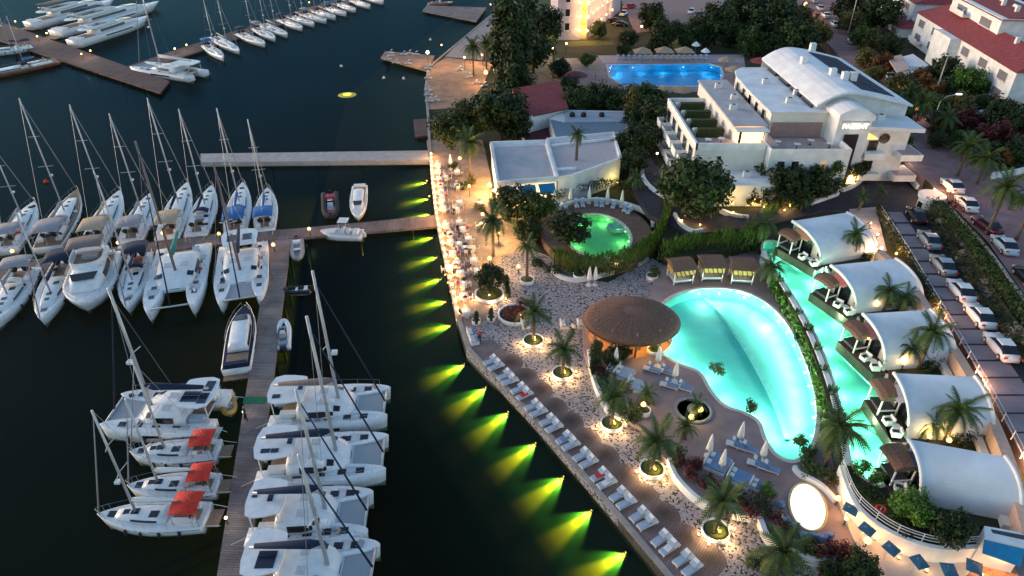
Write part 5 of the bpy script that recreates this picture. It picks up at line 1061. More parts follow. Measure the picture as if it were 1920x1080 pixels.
# ---------------- large oval thatched bar
def palapa():
    c = P(1186, 590, 4.4); c.z = ZT
    rx = (P(1276, 597, 4.2) - P(1097, 597, 4.2)).length / 2; ry = rx * 0.86
    r = thing('thatched_bar', 'large oval thatched bar pavilion beside the main pool', 'pavilion', c)
    n = 48; mb = MB(); prof = [(1.0, 2.1), (1.01, 2.3), (0.94, 2.6), (0.74, 3.0), (0.45, 3.33), (0.18, 3.5), (0.0, 3.53)]
    mb.lathe(prof, n, sx=rx, sy=ry, jit=0.006)
    mb.build('thatch_roof', m_thatch, r, True)
    rim = MB().lathe([(0.985, 2.0), (1.015, 2.05), (1.02, 2.25), (0.96, 2.35)], n, sx=rx, sy=ry); rim.build('thatch_rim', mat('dark_thatch', (0.09, 0.06, 0.045), 0.95, var=0.4, scale=8), r)
    mb = MB()
    for i in range(40):       # thatch ribs running to the crown
        t = 2 * math.pi * i / 40 + rnd.uniform(-0.03, 0.03)
        mb.tube([(rx * k * math.cos(t), ry * k * math.sin(t), z + 0.03) for k, z in ((0.98, 2.39), (0.86, 2.73), (0.72, 2.99), (0.45, 3.29), (0.2, 3.46))], [0.03, 0.04, 0.045, 0.04, 0.02], 5)
    mb.build('thatch_rib', m_thatch, r, True)
    for i in range(10):
        t = 2 * math.pi * (i + 0.5) / 10; T('post', [(rx * 0.82 * math.cos(t), ry * 0.82 * math.sin(t), 0), (rx * 0.82 * math.cos(t), ry * 0.82 * math.sin(t), 3.0)], 0.12, m_wood, r, 8)
    cn = MB(); pts = [(rx * 0.45 * math.cos(2 * math.pi * i / 24), ry * 0.42 * math.sin(2 * math.pi * i / 24)) for i in range(25)]
    wall_strip(cn, pts, 0.55, 0, 1.1); cn.build('bar_counter', mat('amber_wood', (0.42, 0.20, 0.07), 0.5, var=0.25), r)
    MB().prism([(p[0] * 2.0, p[1] * 2.0) for p in pts[:-1]], 0.005, 0.03).build('bar_floor', mat('amber_floor', (0.40, 0.22, 0.10), 0.6), r)
    MB().lathe([(0.5, 0), (0.5, 1.7), (0.9, 2.2)], 12).build('back_bar', mat('amber_wood2', (0.45, 0.24, 0.08), 0.5), r)
    for i in range(8):
        t = 2 * math.pi * (i + 0.3) / 8; q = (rx * 0.7 * math.cos(t), ry * 0.7 * math.sin(t), 2.15)
        B('pendant_lamp', q, (0.2, 0.2, 0.25), m_lampw, r); point_light(r, (q[0], q[1], 2.0), 75, (1.0, 0.52, 0.14), 0.2)
    for i in range(7):
        t = math.pi * (1.0 + i / 7.0); st = thing('bar_stool', '%s wooden bar stool around the thatched bar' % nth(i), 'stool', (c.x + rx * 0.56 * math.cos(t), c.y + ry * 0.56 * math.sin(t), ZT), 0, 'stools at the thatched bar')
        MB().lathe([(0.2, 0.72), (0.22, 0.78), (0, 0.8)], 10).build('seat', m_wood, st)
        for j in range(4): B('leg', (0.14 * math.cos(j * 1.57), 0.14 * math.sin(j * 1.57), 0.36), (0.05, 0.05, 0.72), m_wood, st)
    return c
palc = palapa()
# wooden screen left of the bar
q = P(1100, 625, ZT); 
# ---------------- three thatched cabanas with yellow curtains
for k, (x, y) in enumerate(((1274, 524), (1330, 519), (1387, 524))):
    c = P(x, y, ZT); r = thing('cabana', ('left', 'middle', 'right')[k] + ' one of the three thatched cabanas with yellow curtains', 'cabana', c, (0.18, 0, -0.12)[k], 'thatched cabanas at the head of the main pool')
    for sx in (-1, 1):
        for sy in (-1, 1): B('post', (sx * 1.2, sy * 1.1, 1.05), (0.12, 0.12, 2.1), m_white2, r)
    B('bed', (0, 0, 0.35), (2.2, 2.0, 0.3), m_palefab, r); B('bed_rail', (0, -1.12, 0.55), (2.4, 0.08, 0.12), m_white2, r)
    for (cx, cy, dx, dy) in ((0, 1.2, 2.5, 0.06), (-1.29, 0.3, 0.06, 1.6), (1.29, 0.3, 0.06, 1.6)): B('curtain', (cx, cy, 1.6), (dx, dy, 1.0), m_yel, r)
    B('front_valance', (0, -1.24, 1.75), (2.6, 0.06, 0.75), m_yel, r)
    v = [(-1.55, -1.5, 2.1), (1.55, -1.5, 2.1), (1.55, 1.5, 2.3), (-1.55, 1.5, 2.3), (-1.4, 0.1, 2.75), (1.4, 0.1, 2.75)]
    MB().add(v, [(0, 1, 5, 4), (2, 3, 4, 5), (1, 2, 5), (3, 0, 4), (3, 2, 1, 0)]).build('thatch_roof', m_thatch, r)
    for i in range(6): B('roof_batten', (-1.35 + 0.54 * i, -0.7, 2.47), (0.1, 1.62, 0.06), m_thatch, r).rotation_euler = (R(22), 0, 0)
    point_light(r, (0, 0, 1.85), 7, (1.0, 0.7, 0.2), 0.2)
# ---------------- corner kiosk with blue awning, bottom right
r = thing('corner_kiosk', 'white kiosk with blue awning at the lower right corner', 'kiosk')
blockp('wall', [(1846, 986), (1925, 1000), (1925, 1027), (1846, 1008)], 4.6, ZT, m_white, r)
MB().prism(XY([(1858, 992), (1922, 1004), (1922, 1012), (1862, 999)], 4.63), 4.5, 4.63).build('roof_well', mat('dark_well', (0.06, 0.06, 0.07), 0.8), r)
qa_, qb_, qc_, qd_ = (P(1846, 1010, 4.45), P(1922, 1029, 4.45), P(1914, 1062, 3.8), P(1842, 1036, 3.8))
MB().add([qa_, qb_, qc_, qd_] + [p - Vector((0, 0, 0.08)) for p in (qa_, qb_, qc_, qd_)], [(3, 2, 1, 0), (4, 5, 6, 7), (2, 3, 7, 6), (1, 2, 6, 5), (0, 3, 7, 4)]).build('awning', m_awning, r)
q = P(1870, 1065, 2.0); point_light(r, (q.x, q.y, 3.3), 60, (1.0, 0.45, 0.14), 0.3)
slab('amber_paving', XY([(1822, 1055), (1905, 1068), (1930, 1120), (1800, 1120)], ZT + 0.21), ZT, ZT + 0.21, mat('amber_pebbles', (0.45, 0.22, 0.12), 0.8, var=0.5, scale=5))
# ---------------- gatehouse and gate piers
q = P(1735, 402, ZU + 0.3); r = thing('gatehouse', 'small white rounded gatehouse at the head of the car park', 'gatehouse', q)
MB().lathe([(1.5, 0), (1.45, 2.2), (1.7, 2.6), (1.75, 3.0), (1.5, 3.05), (1.4, 2.85), (0, 2.85)], 20).build('wall', m_white, r, True); B('sign_plate', (0, -1.62, 2.6), (1.2, 0.25, 0.5), m_black, r); B('door', (-1.38, -0.2, 1.0), (0.2, 0.8, 2.0), m_darkwin, r)
# ---------------- upper-pool sunshades
for k, (x, y) in enumerate(((1205, 96), (1246, 95), (1284, 95))):
    c = P(x, y, ZU + 2.6); r = thing('square_parasol', ('left', 'middle', 'right')[k] + ' beige square sunshade behind the blue pool', 'parasol', (c.x, c.y, ZU), 0, 'beige square sunshades')
    MB().add([(-2.1, -2.0, 2.5), (2.1, -2.0, 2.5), (2.1, 2.0, 2.5), (-2.1, 2.0, 2.5), (0, 0, 3.6)], [(0, 1, 4), (1, 2, 4), (2, 3, 4), (3, 0, 4), (3, 2, 1, 0)]).build('canopy', m_thatchp, r); T('pole', [(0, 0, 0), (0, 0, 3.5)], 0.06, m_wood, r)
for k, (x, y, m, s, lab) in enumerate(((1362, 112, m_thatchp, 2.0, 'beige sunshade right of the blue pool'), (1378, 130, m_thatchp, 2.2, 'nearer beige sunshade right of the blue pool'), (1118, 126, m_thatchp, 2.0, 'beige sunshade left of the blue pool'), (1246, 168, m_thatchp, 1.8, 'beige sunshade below the blue pool'), (1278, 168, m_thatchp, 2.2, 'larger beige sunshade below the blue pool'), (1305, 84, m_cloth, 1.1, 'small white parasol behind the blue pool'), (1323, 96, m_cloth, 1.1, 'small white parasol nearer the blue pool'), (1428, 114, m_roofred, 2.6, 'red canopy beside the hotel vault'), (1080, 140, mat('maroon_canvas', (0.16, 0.04, 0.05), 0.8), 2.6, 'dark maroon canopy left of the blue pool'))):
    c = P(x, y, ZU + 2.4); r = thing('parasol', lab, 'parasol', (c.x, c.y, ZU), 0.2 * k)
    MB().lathe([(s, 2.25), (s * 0.98, 2.35), (s * 0.5, 2.85), (0, 3.2)], 8).build('canopy', m, r); T('pole', [(0, 0, 0), (0, 0, 3.1)], 0.06, m_wood, r)
# ================================================================ PLANTING
def leaf_mat(name, c, var=0.5, rough=0.6):
    m = bpy.data.materials.new(name); m.use_nodes = True; n = m.node_tree.nodes; l = m.node_tree.links; b = n['Principled BSDF']
    oi = n.new('ShaderNodeObjectInfo'); tc = n.new('ShaderNodeTexCoord'); nz = n.new('ShaderNodeTexNoise'); nz.inputs['Scale'].default_value = 2.2; nz.inputs['Detail'].default_value = 5
    l.new(tc.outputs['Object'], nz.inputs['Vector'])
    ad = n.new('ShaderNodeMath'); ad.operation = 'MULTIPLY_ADD'; ad.inputs[1].default_value = 0.35; l.new(oi.outputs['Random'], ad.inputs[0]); l.new(nz.outputs[0], ad.inputs[2])
    rp = n.new('ShaderNodeValToRGB'); e = rp.color_ramp.elements; e[0].position = 0.35; e[0].color = tuple(v * (1 - var) for v in c) + (1,); e[1].position = 0.95; e[1].color = (min(1, c[0] * (1 + var) * 1.15), c[1] * (1 + var), c[2] * (1 + var * 0.4), 1)
    l.new(ad.outputs[0], rp.inputs[0]); l.new(rp.outputs[0], b.inputs['Base Color']); b.inputs['Roughness'].default_value = rough; b.inputs['Specular IOR Level'].default_value = 0.25
    return m
lf_dark = leaf_mat('dark_leaves', (0.024, 0.043, 0.013)); lf_mid = leaf_mat('green_leaves', (0.040, 0.080, 0.017)); lf_bri = leaf_mat('bright_leaves', (0.055, 0.13, 0.02))
lf_olive = leaf_mat('olive_leaves', (0.085, 0.085, 0.025)); lf_red = leaf_mat('burgundy_leaves', (0.085, 0.018, 0.022)); lf_palm = leaf_mat('palm_leaves', (0.042, 0.076, 0.020)); lf_bamboo = leaf_mat('bamboo_leaves', (0.075, 0.15, 0.02))
lf_rust = leaf_mat('autumn_leaves', (0.16, 0.07, 0.02))
m_bark = mat('bark', (0.085, 0.06, 0.045), 0.95, var=0.4, scale=6, bump=0.6); m_palmbark = mat('palm_bark', (0.15, 0.105, 0.075), 0.95, var=0.4, scale=8, bump=0.8)
def rand_dir(r):
    while True:
        v = Vector((r.uniform(-1, 1), r.uniform(-1, 1), r.uniform(-1, 1)))
        if 0.05 < v.length < 1: return v.normalized()
def leaves(mb, c, rad, n, size, r, flat=0.5):
    for _ in range(n):
        d = rand_dir(r); p = c + d * rad * (r.random() ** 0.4); nrm_ = (d + rand_dir(r) * 0.8 + Vector((0, 0, 0.5))).normalized()
        a = nrm_.cross(rand_dir(r)); a = a.normalized() if a.length > 1e-3 else Vector((1, 0, 0)); b = nrm_.cross(a); s = size * r.uniform(0.6, 1.3)
        mb.add([p - a * s, p + b * s * 0.5, p + a * s, p - b * s * 0.5], [(0, 1, 2, 3)])
def crown_mesh(seed, clumps=30, per=55, sz=0.085, sx=1.0, szz=0.85, shape='round'):
    r = random.Random(seed); mb = MB()
    for i in range(clumps):
        if shape == 'round':
            d = rand_dir(r); d.z = d.z * 0.9 + 0.1; k = r.uniform(0.45, 0.86); c = Vector((d.x * k * sx, d.y * k * sx, d.z * k * szz)); rad = r.uniform(0.20, 0.34)
        else:
            t = (i + 0.5) / clumps; w = 0.30 * math.sin(math.pi * min(1, 0.16 + 0.84 * (1 - t))) ** 0.8; q = r.uniform(0, 6.28); k = r.uniform(0.3, 0.9) * w; c = Vector((k * math.cos(q), k * math.sin(q), -0.95 + 1.95 * t)); rad = 0.10 + 0.5 * w
        leaves(mb, c, rad, per, sz, r)
    me = bpy.data.meshes.new('crown'); me.from_pydata(mb.v, [], mb.f); me.update(); return me
CROWNS = {}
def crown_me(kind, v, m):
    k = (kind, v, m.name)
    if k not in CROWNS:
        base = ('geo', kind, v)
        if base not in CROWNS: CROWNS[base] = crown_mesh(v * 7 + (3 if kind == 'round' else 91), 52 if kind == 'round' else 46, 62, 0.08 if kind == 'round' else 0.065, shape=kind)
        me = CROWNS[base].copy(); me.materials.append(m); CROWNS[k] = me
    return CROWNS[k]
def trunk_obj(root, h, r0, lean=(0, 0), limbs=4, seed=0):
    r = random.Random(seed); mb = MB(); mb.tube([(0, 0, -0.1), (lean[0] * 0.4, lean[1] * 0.4, h * 0.5), (lean[0], lean[1], h)], [r0, r0 * 0.75, r0 * 0.45], 7)
    for i in range(limbs):
        a = 6.28 * i / limbs + r.uniform(-0.4, 0.4); z0 = h * r.uniform(0.55, 0.8); R_ = h * r.uniform(0.35, 0.6)
        mb.tube([(lean[0] * 0.6, lean[1] * 0.6, z0), (math.cos(a) * R_ * 0.5, math.sin(a) * R_ * 0.5, z0 + R_ * 0.5), (math.cos(a) * R_, math.sin(a) * R_, z0 + R_ * 0.8)], [r0 * 0.5, r0 * 0.3, r0 * 0.12], 5)
    return mb.build('trunk', m_bark, root, True)
tree_n = [0]
def place_at(cx, cy, rpx, zb, k):
    z = zb + 2.5
    for _ in range(3):
        p = P(cx, cy, z); depth = (p - Vector((0, 0, CAM_H))).dot(CF); rm = rpx * depth / FPX; z = zb + rm * k
    return P(cx, cy, z), rm
def tree(label, cx, cy, rpx, zb=ZU, m=None, kind='round', k=1.15, ry=1.0, group=None, name='tree', cat='tree'):
    tree_n[0] += 1; i = tree_n[0]; p, rm = place_at(cx, cy, rpx, zb, k if kind == 'round' else 0.98)
    r = thing(name, label, cat, (p.x, p.y, zb), rnd.uniform(0, 6.28), group)
    if kind == 'round':
        trunk_obj(r, rm * k * 0.95, max(0.12, rm * 0.09), limbs=5, seed=i)
        c = bpy.data.objects.new('crown', crown_me('round', i % 5, m or lf_dark)); s = (rm, rm * rnd.uniform(0.9, 1.05), rm * ry * rnd.uniform(0.9, 1.1)); zc = rm * k
    else:
        H2 = rpx; trunk_obj(r, rm * 0.5, 0.2, limbs=0, seed=i)
        c = bpy.data.objects.new('crown', crown_me('column', i % 3, m or lf_dark)); s = (rm, rm, rm); zc = rm
    COL.objects.link(c); c.parent = r; c.location = (0, 0, zc); c.scale = tuple(v * (1.22 if kind == 'round' else 1.0) for v in s)
    return r
def frond_mesh(seed, L=2.6, droop=1.0, n=17, wid=0.55, rise=0.9):
    r = random.Random(seed); mb = MB(); sp = []
    for i in range(n + 1):
        t = i / n; sp.append(Vector((L * (t - 0.12 * t * t * droop), 0, rise * t * 1.4 - droop * 1.9 * t * t)))
    mb.tube([sp[0], sp[n // 2], sp[-1]], [0.045, 0.03, 0.01], 4)
    for i in range(1, n):
        t = i / n; w = wid * math.sin(math.pi * min(1, 0.15 + t * 0.85)) ** 0.6; d = (sp[i + 1] - sp[i]).normalized()
        for s in (-1, 1):
            tip = sp[i] + Vector((d.x * w * 0.55, s * w, d.z * w * 0.5 - w * 0.35 + r.uniform(-0.06, 0.06))); k = d * 0.075
            mb.add([sp[i] - k, sp[i] + k, tip], [(0, 1, 2)])
    me = bpy.data.meshes.new('frond'); me.from_pydata(mb.v, [], mb.f); me.materials.append(lf_palm); me.update(); return me
FR = [frond_mesh(1, droop=0.9), frond_mesh(2, droop=1.25, rise=1.0), frond_mesh(3, droop=0.6, rise=1.25), frond_mesh(5, droop=1.6, rise=1.1), frond_mesh(6, droop=1.5, rise=0.8, wid=0.42)]
def palm(label, base, crown_py, zb, size=1.0, n=20, r0=0.17, group='palms', lean=0.0, minh=0.8):
    b = P(*base, zb); h = max(minh, HT(b, crown_py) - zb)
    r = thing('palm_tree', label, 'palm', b, rnd.uniform(0, 6.28), group)
    mb = MB(); pts = [(lean * t * t, 0, h * t) for t in (0, 0.25, 0.5, 0.75, 1.0)]; mb.tube(pts, [r0 * 1.35, r0, r0 * 0.92, r0 * 0.9, r0 * 1.15], 8)
    for j in range(int(h / 0.35)): z = 0.2 + j * 0.35; mb.lathe([(r0 * 0.95, 0), (r0 * 1.12, 0.08), (r0 * 0.95, 0.14)], 8, (lean * (z / h) ** 2, 0, z))
    mb.build('trunk', m_palmbark, r, True)
    for i in range(n + 4):
        a = i * 2.39996; tier = min(1, i / (n + 3)); f = bpy.data.objects.new('frond', FR[rnd.choice((0, 3, 4)) if tier < 0.4 else (rnd.choice((1, 3)) if tier < 0.75 else 2)]); COL.objects.link(f); f.parent = r
        f.location = (lean, 0, h); f.rotation_euler = (0, R(38 - 78 * tier + rnd.uniform(-14, 14)), a + rnd.uniform(-0.25, 0.25)); q = size * rnd.uniform(0.82, 1.08); f.scale = (q, q, q)
    return r
def shrub_mass(name, label, px, zb, n, rad, m, cat='shrub', kind=None, group=None, hgt=1.0, seed=0, per=70, sz=0.13):
    """one shrub: several leaf clumps over a small footprint"""
    r = random.Random(seed + int(px[0] * 7 + px[1])); c = P(*px, zb); o = thing(name, label, cat, c, 0, group); mb = MB()
    for i in range(n):
        a = r.uniform(0, 6.28); d = rad * math.sqrt(r.random()) * 0.8; z = hgt * r.uniform(0.25, 0.75)
        leaves(mb, Vector((d * math.cos(a), d * math.sin(a), z)), rad * 0.38 + 0.12, per, sz, r)
    mb.build('foliage', m, o); st = MB()
    for i in range(3): a = 2.1 * i; st.tube([(0, 0, -0.05), (math.cos(a) * rad * 0.3, math.sin(a) * rad * 0.3, hgt * 0.6)], [0.05, 0.02], 4)
    st.build('stem', m_bark, o)
    return o
def hedge(label, px, zb, w, h, m, per_m=70, sz=0.16, spiky=0.0, name='hedge', seed=1):
    r = random.Random(seed); ln = XY(px, zb); o = thing(name, label, 'hedge'); mb = MB(); st = MB()
    for x, y, a in along(smooth_poly(ln, 3, False), 0.45):
        hh = h * r.uniform(0.85, 1.12)
        for k in range(int(per_m * 0.45)):
            s = r.uniform(-0.5, 0.5) * w; z = hh * (1 - (r.random() ** 1.8) * 0.95); t = r.uniform(-0.25, 0.25); f = 1 - 0.45 * (z / hh) * spiky
            p = Vector((x - math.sin(a) * s * f + math.cos(a) * t, y + math.cos(a) * s * f + math.sin(a) * t, zb + z))
            if spiky > 0.5:
                d = Vector((r.uniform(-0.4, 0.4), r.uniform(-0.4, 0.4), 1)).normalized(); q = d.cross(rand_dir(r)).normalized(); L_ = sz * 3.0 * r.uniform(0.6, 1.3)
                mb.add([p - q * sz * 0.35, p + q * sz * 0.35, p + d * L_], [(0, 1, 2)])
            else: leaves(mb, p, 0.05, 1, sz, r)
        st.tube([(x, y, zb - 0.1), (x, y, zb + hh * 0.6)], 0.05, 4)
    mb.build('foliage', m, o); st.build('stem', m_bark, o); return o

# ---- single trees (picture place of the crown, its radius there)
GT = 'garden trees'
TR = [
 ('huge dark round tree in front of the hotel', 1310, 352, 60, ZU, lf_dark, 1.1), ('dark tree overhanging the green oval pool', 1068, 425, 38, 1.9, lf_dark, 1.05),
 ('dark bushy tree behind the left of the oval pool', 955, 382, 36, ZQ, lf_dark, 1.0), ('dark tree left of the oval pool deck', 1005, 388, 34, ZQ, lf_mid, 1.0), ('dark tree between restaurant and oval pool', 985, 430, 26, ZQ, lf_dark, 0.9),
 ('dense tree in the round white planter by the tables', 918, 524, 28, ZQ + 0.5, lf_dark, 1.0),
 ('leftmost dark tree above the promenade tables', 845, 240, 38, ZQ, lf_dark, 1.1), ('second dark tree above the promenade tables', 885, 222, 42, ZQ, lf_dark, 1.15), ('broad dark tree left of the red roof house', 940, 208, 50, ZQ, lf_dark, 1.2), ('dark tree touching the red roof house', 968, 238, 32, ZQ, lf_dark, 1.2),
 ('dark tree beside the floodlit building', 1018, 52, 40, ZU, lf_dark, 1.15), ('lower dark tree beside the floodlit building', 1000, 96, 36, ZU, lf_dark, 1.1), ('dark tree under the tall cypresses', 962, 152, 34, ZQ, lf_dark, 1.1),
 ('dark tree below the blue pool, left', 1085, 190, 30, ZU, lf_dark, 0.9), ('dark tree below the blue pool, second', 1125, 188, 30, ZU, lf_dark, 0.9), ('dark tree below the blue pool, third', 1165, 192, 32, ZU, lf_dark, 0.9), ('dark tree below the blue pool, fourth', 1210, 185, 34, ZU, lf_mid, 0.9), ('dark tree left of the hotel balconies', 1228, 222, 36, ZU, lf_dark, 1.0), ('low dark tree left of the hotel balconies', 1205, 260, 34, ZU, lf_dark, 0.9), ('dark tree behind the restaurant wing', 1190, 300, 26, ZU, lf_dark, 0.9), ('bushy tree over the restaurant wing', 1150, 310, 24, ZQ, lf_mid, 1.0), ('dark bush at the restaurant corner', 1108, 318, 22, ZQ, lf_dark, 1.0),
 ('dark tree beside the forecourt, left', 1222, 30, 24, ZU, lf_dark, 1.1), ('round dark tree above the beige sunshades', 1250, 62, 28, ZU, lf_dark, 1.1), ('small dark tree at the foot of the floodlit building', 1124, 55, 16, ZU, lf_mid, 1.1), ('dark shrub tree behind the blue pool', 1180, 72, 18, ZU, lf_dark, 0.9), ('dark tree above the lit lawn', 1300, 60, 26, ZU, lf_dark, 0.9), ('tall dark tree right of the lit lawn', 1345, 40, 36, ZU, lf_dark, 1.15), ('dark tree left of the street, far', 1400, 18, 40, ZU, lf_dark, 1.1), ('dark tree beside the street bend', 1448, 40, 44, ZU, lf_dark, 1.1), ('dark tree behind the hotel vault', 1500, 72, 34, ZU, lf_dark, 1.1), ('olive tree beside the street, far', 1530, 62, 26, ZS, lf_olive, 1.0), ('dark tree at the top between street and houses', 1600, 12, 34, ZS, lf_dark, 1.0), ('second dark tree at the top between street and houses', 1650, 22, 36, ZS, lf_dark, 1.0), ('dark tree behind the plain white house', 1905, 20, 46, ZS, lf_dark, 1.1), ('dark tree at the upper right corner', 1930, 60, 40, ZS, lf_dark, 1.1),
 ('olive bush below the pergolas, left', 1640, 75, 22, ZS, lf_olive, 0.8), ('rusty bush beside the street', 1625, 110, 20, ZS, lf_olive, 0.8), ('dark bush before the long white house', 1672, 86, 20, ZS, lf_dark, 0.8), ('rust-coloured bush right of the hotel', 1655, 125, 22, ZS, lf_rust, 0.8), ('olive bush right of the hotel eaves', 1690, 160, 26, ZS, lf_olive, 0.8), ('brown-leaved bush below the kiosks', 1735, 165, 28, ZS, lf_rust, 0.7), ('dark bush below the kiosks', 1768, 130, 26, ZS, lf_dark, 0.9), ('bright green round tree below the long white house', 1815, 150, 28, ZS, lf_bri, 1.0), ('dark bush on the lawn of the long white house', 1795, 195, 26, ZS, lf_olive, 0.7), ('dark lawn tree below the long white house', 1850, 195, 22, ZS, lf_dark, 0.7), ('burgundy bush beside the white ramp wall', 1815, 225, 24, ZS, lf_red, 0.7), ('olive-yellow bush under the curved lamp', 1765, 232, 24, ZS, lf_olive, 0.8), ('dark bush at the right edge', 1890, 225, 40, ZS, lf_dark, 0.8), ('burgundy mass at the right edge', 1870, 262, 34, ZS, lf_red, 0.7), ('dark mass below the burgundy one', 1905, 285, 30, ZS, lf_dark, 0.7),
 ('dark tree against the hotel front, left', 1445, 322, 34, ZU, lf_dark, 1.1), ('dark tree against the hotel front, second', 1482, 346, 38, ZU, lf_dark, 1.0), ('dark tree against the hotel front, third', 1518, 338, 36, ZU, lf_dark, 1.0), ('dark tree against the hotel front, fourth', 1555, 326, 36, ZU, lf_mid, 1.0), ('slim dark tree before the hotel balconies', 1562, 290, 20, ZU, lf_dark, 1.6), ('dark tree against the hotel front, fifth', 1594, 312, 30, ZU, lf_dark, 1.0), ('dark tree right of the hotel front', 1628, 298, 24, ZU, lf_dark, 1.0), ('bushy tree on the traffic island', 1683, 278, 28, ZU + 0.4, lf_mid, 1.0), ('dark shrub tree along the drive', 1452, 368, 26, ZU, lf_dark, 0.8), ('low dark tree before the drive wall', 1498, 372, 24, ZU, lf_dark, 0.8), ('dark tree beside the drive lamps', 1540, 352, 26, ZU, lf_dark, 0.8), ('bush at the hotel apron', 1412, 365, 22, ZU, lf_dark, 0.8),
 ('bright green tree before the nearest bungalow', 1712, 952, 36, ZU, lf_bri, 0.95), ('dark shrub tree before the nearest bungalow', 1775, 985, 38, ZU, lf_dark, 0.9),
 ('dark bush beside the thatched bar, left', 1145, 668, 20, ZT, lf_dark, 0.9), ('dark bush under the thatched bar eaves', 1165, 660, 18, ZT, lf_dark, 0.9), ('bushy tree by the lower right fountain', 1618, 1060, 34, ZT, lf_dark, 0.9), ('bush below the ramp at the lower edge', 1560, 1075, 24, ZQ, lf_dark, 0.8),
 ('dark tree left of the fountain bed', 1322, 66, 22, ZU, lf_dark, 0.9), ('green tree behind the white parasols', 1290, 78, 16, ZU, lf_mid, 0.9), ('dark bush at the beige sunshades, left', 1168, 92, 14, ZU, lf_dark, 0.8), ('dark bush behind the middle sunshade', 1228, 84, 14, ZU, lf_dark, 0.8), ('dark tree above the fountain bed', 1372, 62, 26, ZU, lf_dark, 1.0), ('green tree right of the fountain bed', 1412, 78, 26, ZU, lf_mid, 1.0), ('dark tree behind the red canopy', 1455, 84, 24, ZU, lf_dark, 1.0), ('dark tree at the street bend, near', 1478, 30, 34, ZU, lf_mid, 1.1), ('olive tree where the street enters', 1512, 40, 24, ZS, lf_olive, 1.0),
 ('olive tree right of the far cars', 1598, 40, 24, ZS, lf_olive, 0.9), ('green tree below the far lamp mast', 1618, 70, 22, ZS, lf_mid, 0.9), ('olive bush along the street, middle', 1640, 140, 18, ZS, lf_olive, 0.8), ('green bush along the street, middle', 1665, 185, 20, ZS, lf_mid, 0.8), ('dark tree beside the red car', 1700, 205, 22, ZS, lf_dark, 0.9), ('rust bush between kiosk and lamp mast', 1718, 145, 20, ZS, lf_rust, 0.7), ('olive bush between the kiosks and street', 1705, 182, 22, ZS, lf_olive, 0.8), ('green bush under the lamp mast', 1745, 195, 22, ZS, lf_mid, 0.8), ('dark bush before the house steps', 1780, 160, 20, ZS, lf_mid, 0.9), ('dark bush right of the bright round tree', 1840, 165, 18, ZS, lf_dark, 0.9), ('olive bush at the right edge lawn', 1880, 205, 24, ZS, lf_olive, 0.8), ('dark tree at the right edge, middle', 1915, 250, 30, ZS, lf_dark, 0.9), ('dark bush beside the street palms', 1840, 285, 24, ZS, lf_dark, 0.8), ('green bush beside the street palms', 1808, 262, 22, ZS, lf_mid, 0.8), ('rust bush beside the street palms', 1872, 296, 20, ZS, lf_rust, 0.7), ('small dark tree beside the gate', 1762, 262, 18, ZS, lf_dark, 0.9), ('dark tree between red roof house and maroon canopy', 1068, 160, 20, ZU, lf_dark, 0.9), ('dark tree behind the maroon canopy', 1050, 128, 20, ZU, lf_dark, 0.9), ('green bush left of the blue pool', 1100, 112, 14, ZU, lf_mid, 0.8),
 ('dark tree over the blue-roof building', 1190, 225, 26, ZU, lf_dark, 1.0), ('dark bush right of the restaurant wing', 1172, 268, 22, ZU, lf_dark, 0.9), ('dark tree left of the huge round tree', 1262, 330, 18, ZU, lf_dark, 0.9),
]
for lab, x, y, rp, z, m, k in TR: tree(lab, x, y, rp, z, m, 'round', k, group=GT)
for lab, x, y, rp, z in (('tallest dark cypress beside the shore path', 948, 88, 84, ZQ), ('second dark cypress beside the shore path', 972, 105, 76, ZQ), ('third dark cypress nearest to the sun deck', 962, 128, 62, ZQ), ('dark cypress farthest along the shore path', 985, 70, 66, ZQ), ('slender pale cypress left of the hotel', 1184, 200, 36, ZU), ('slim cypress beside the thatched bar', 1118, 668, 34, ZT), ('small potted-looking cypress beside the bar deck', 1112, 690, 20, ZT)):
    tree(lab, x, y, rp, z, lf_dark if 'pale' not in lab else lf_olive, 'column', name='cypress', group='cypresses')
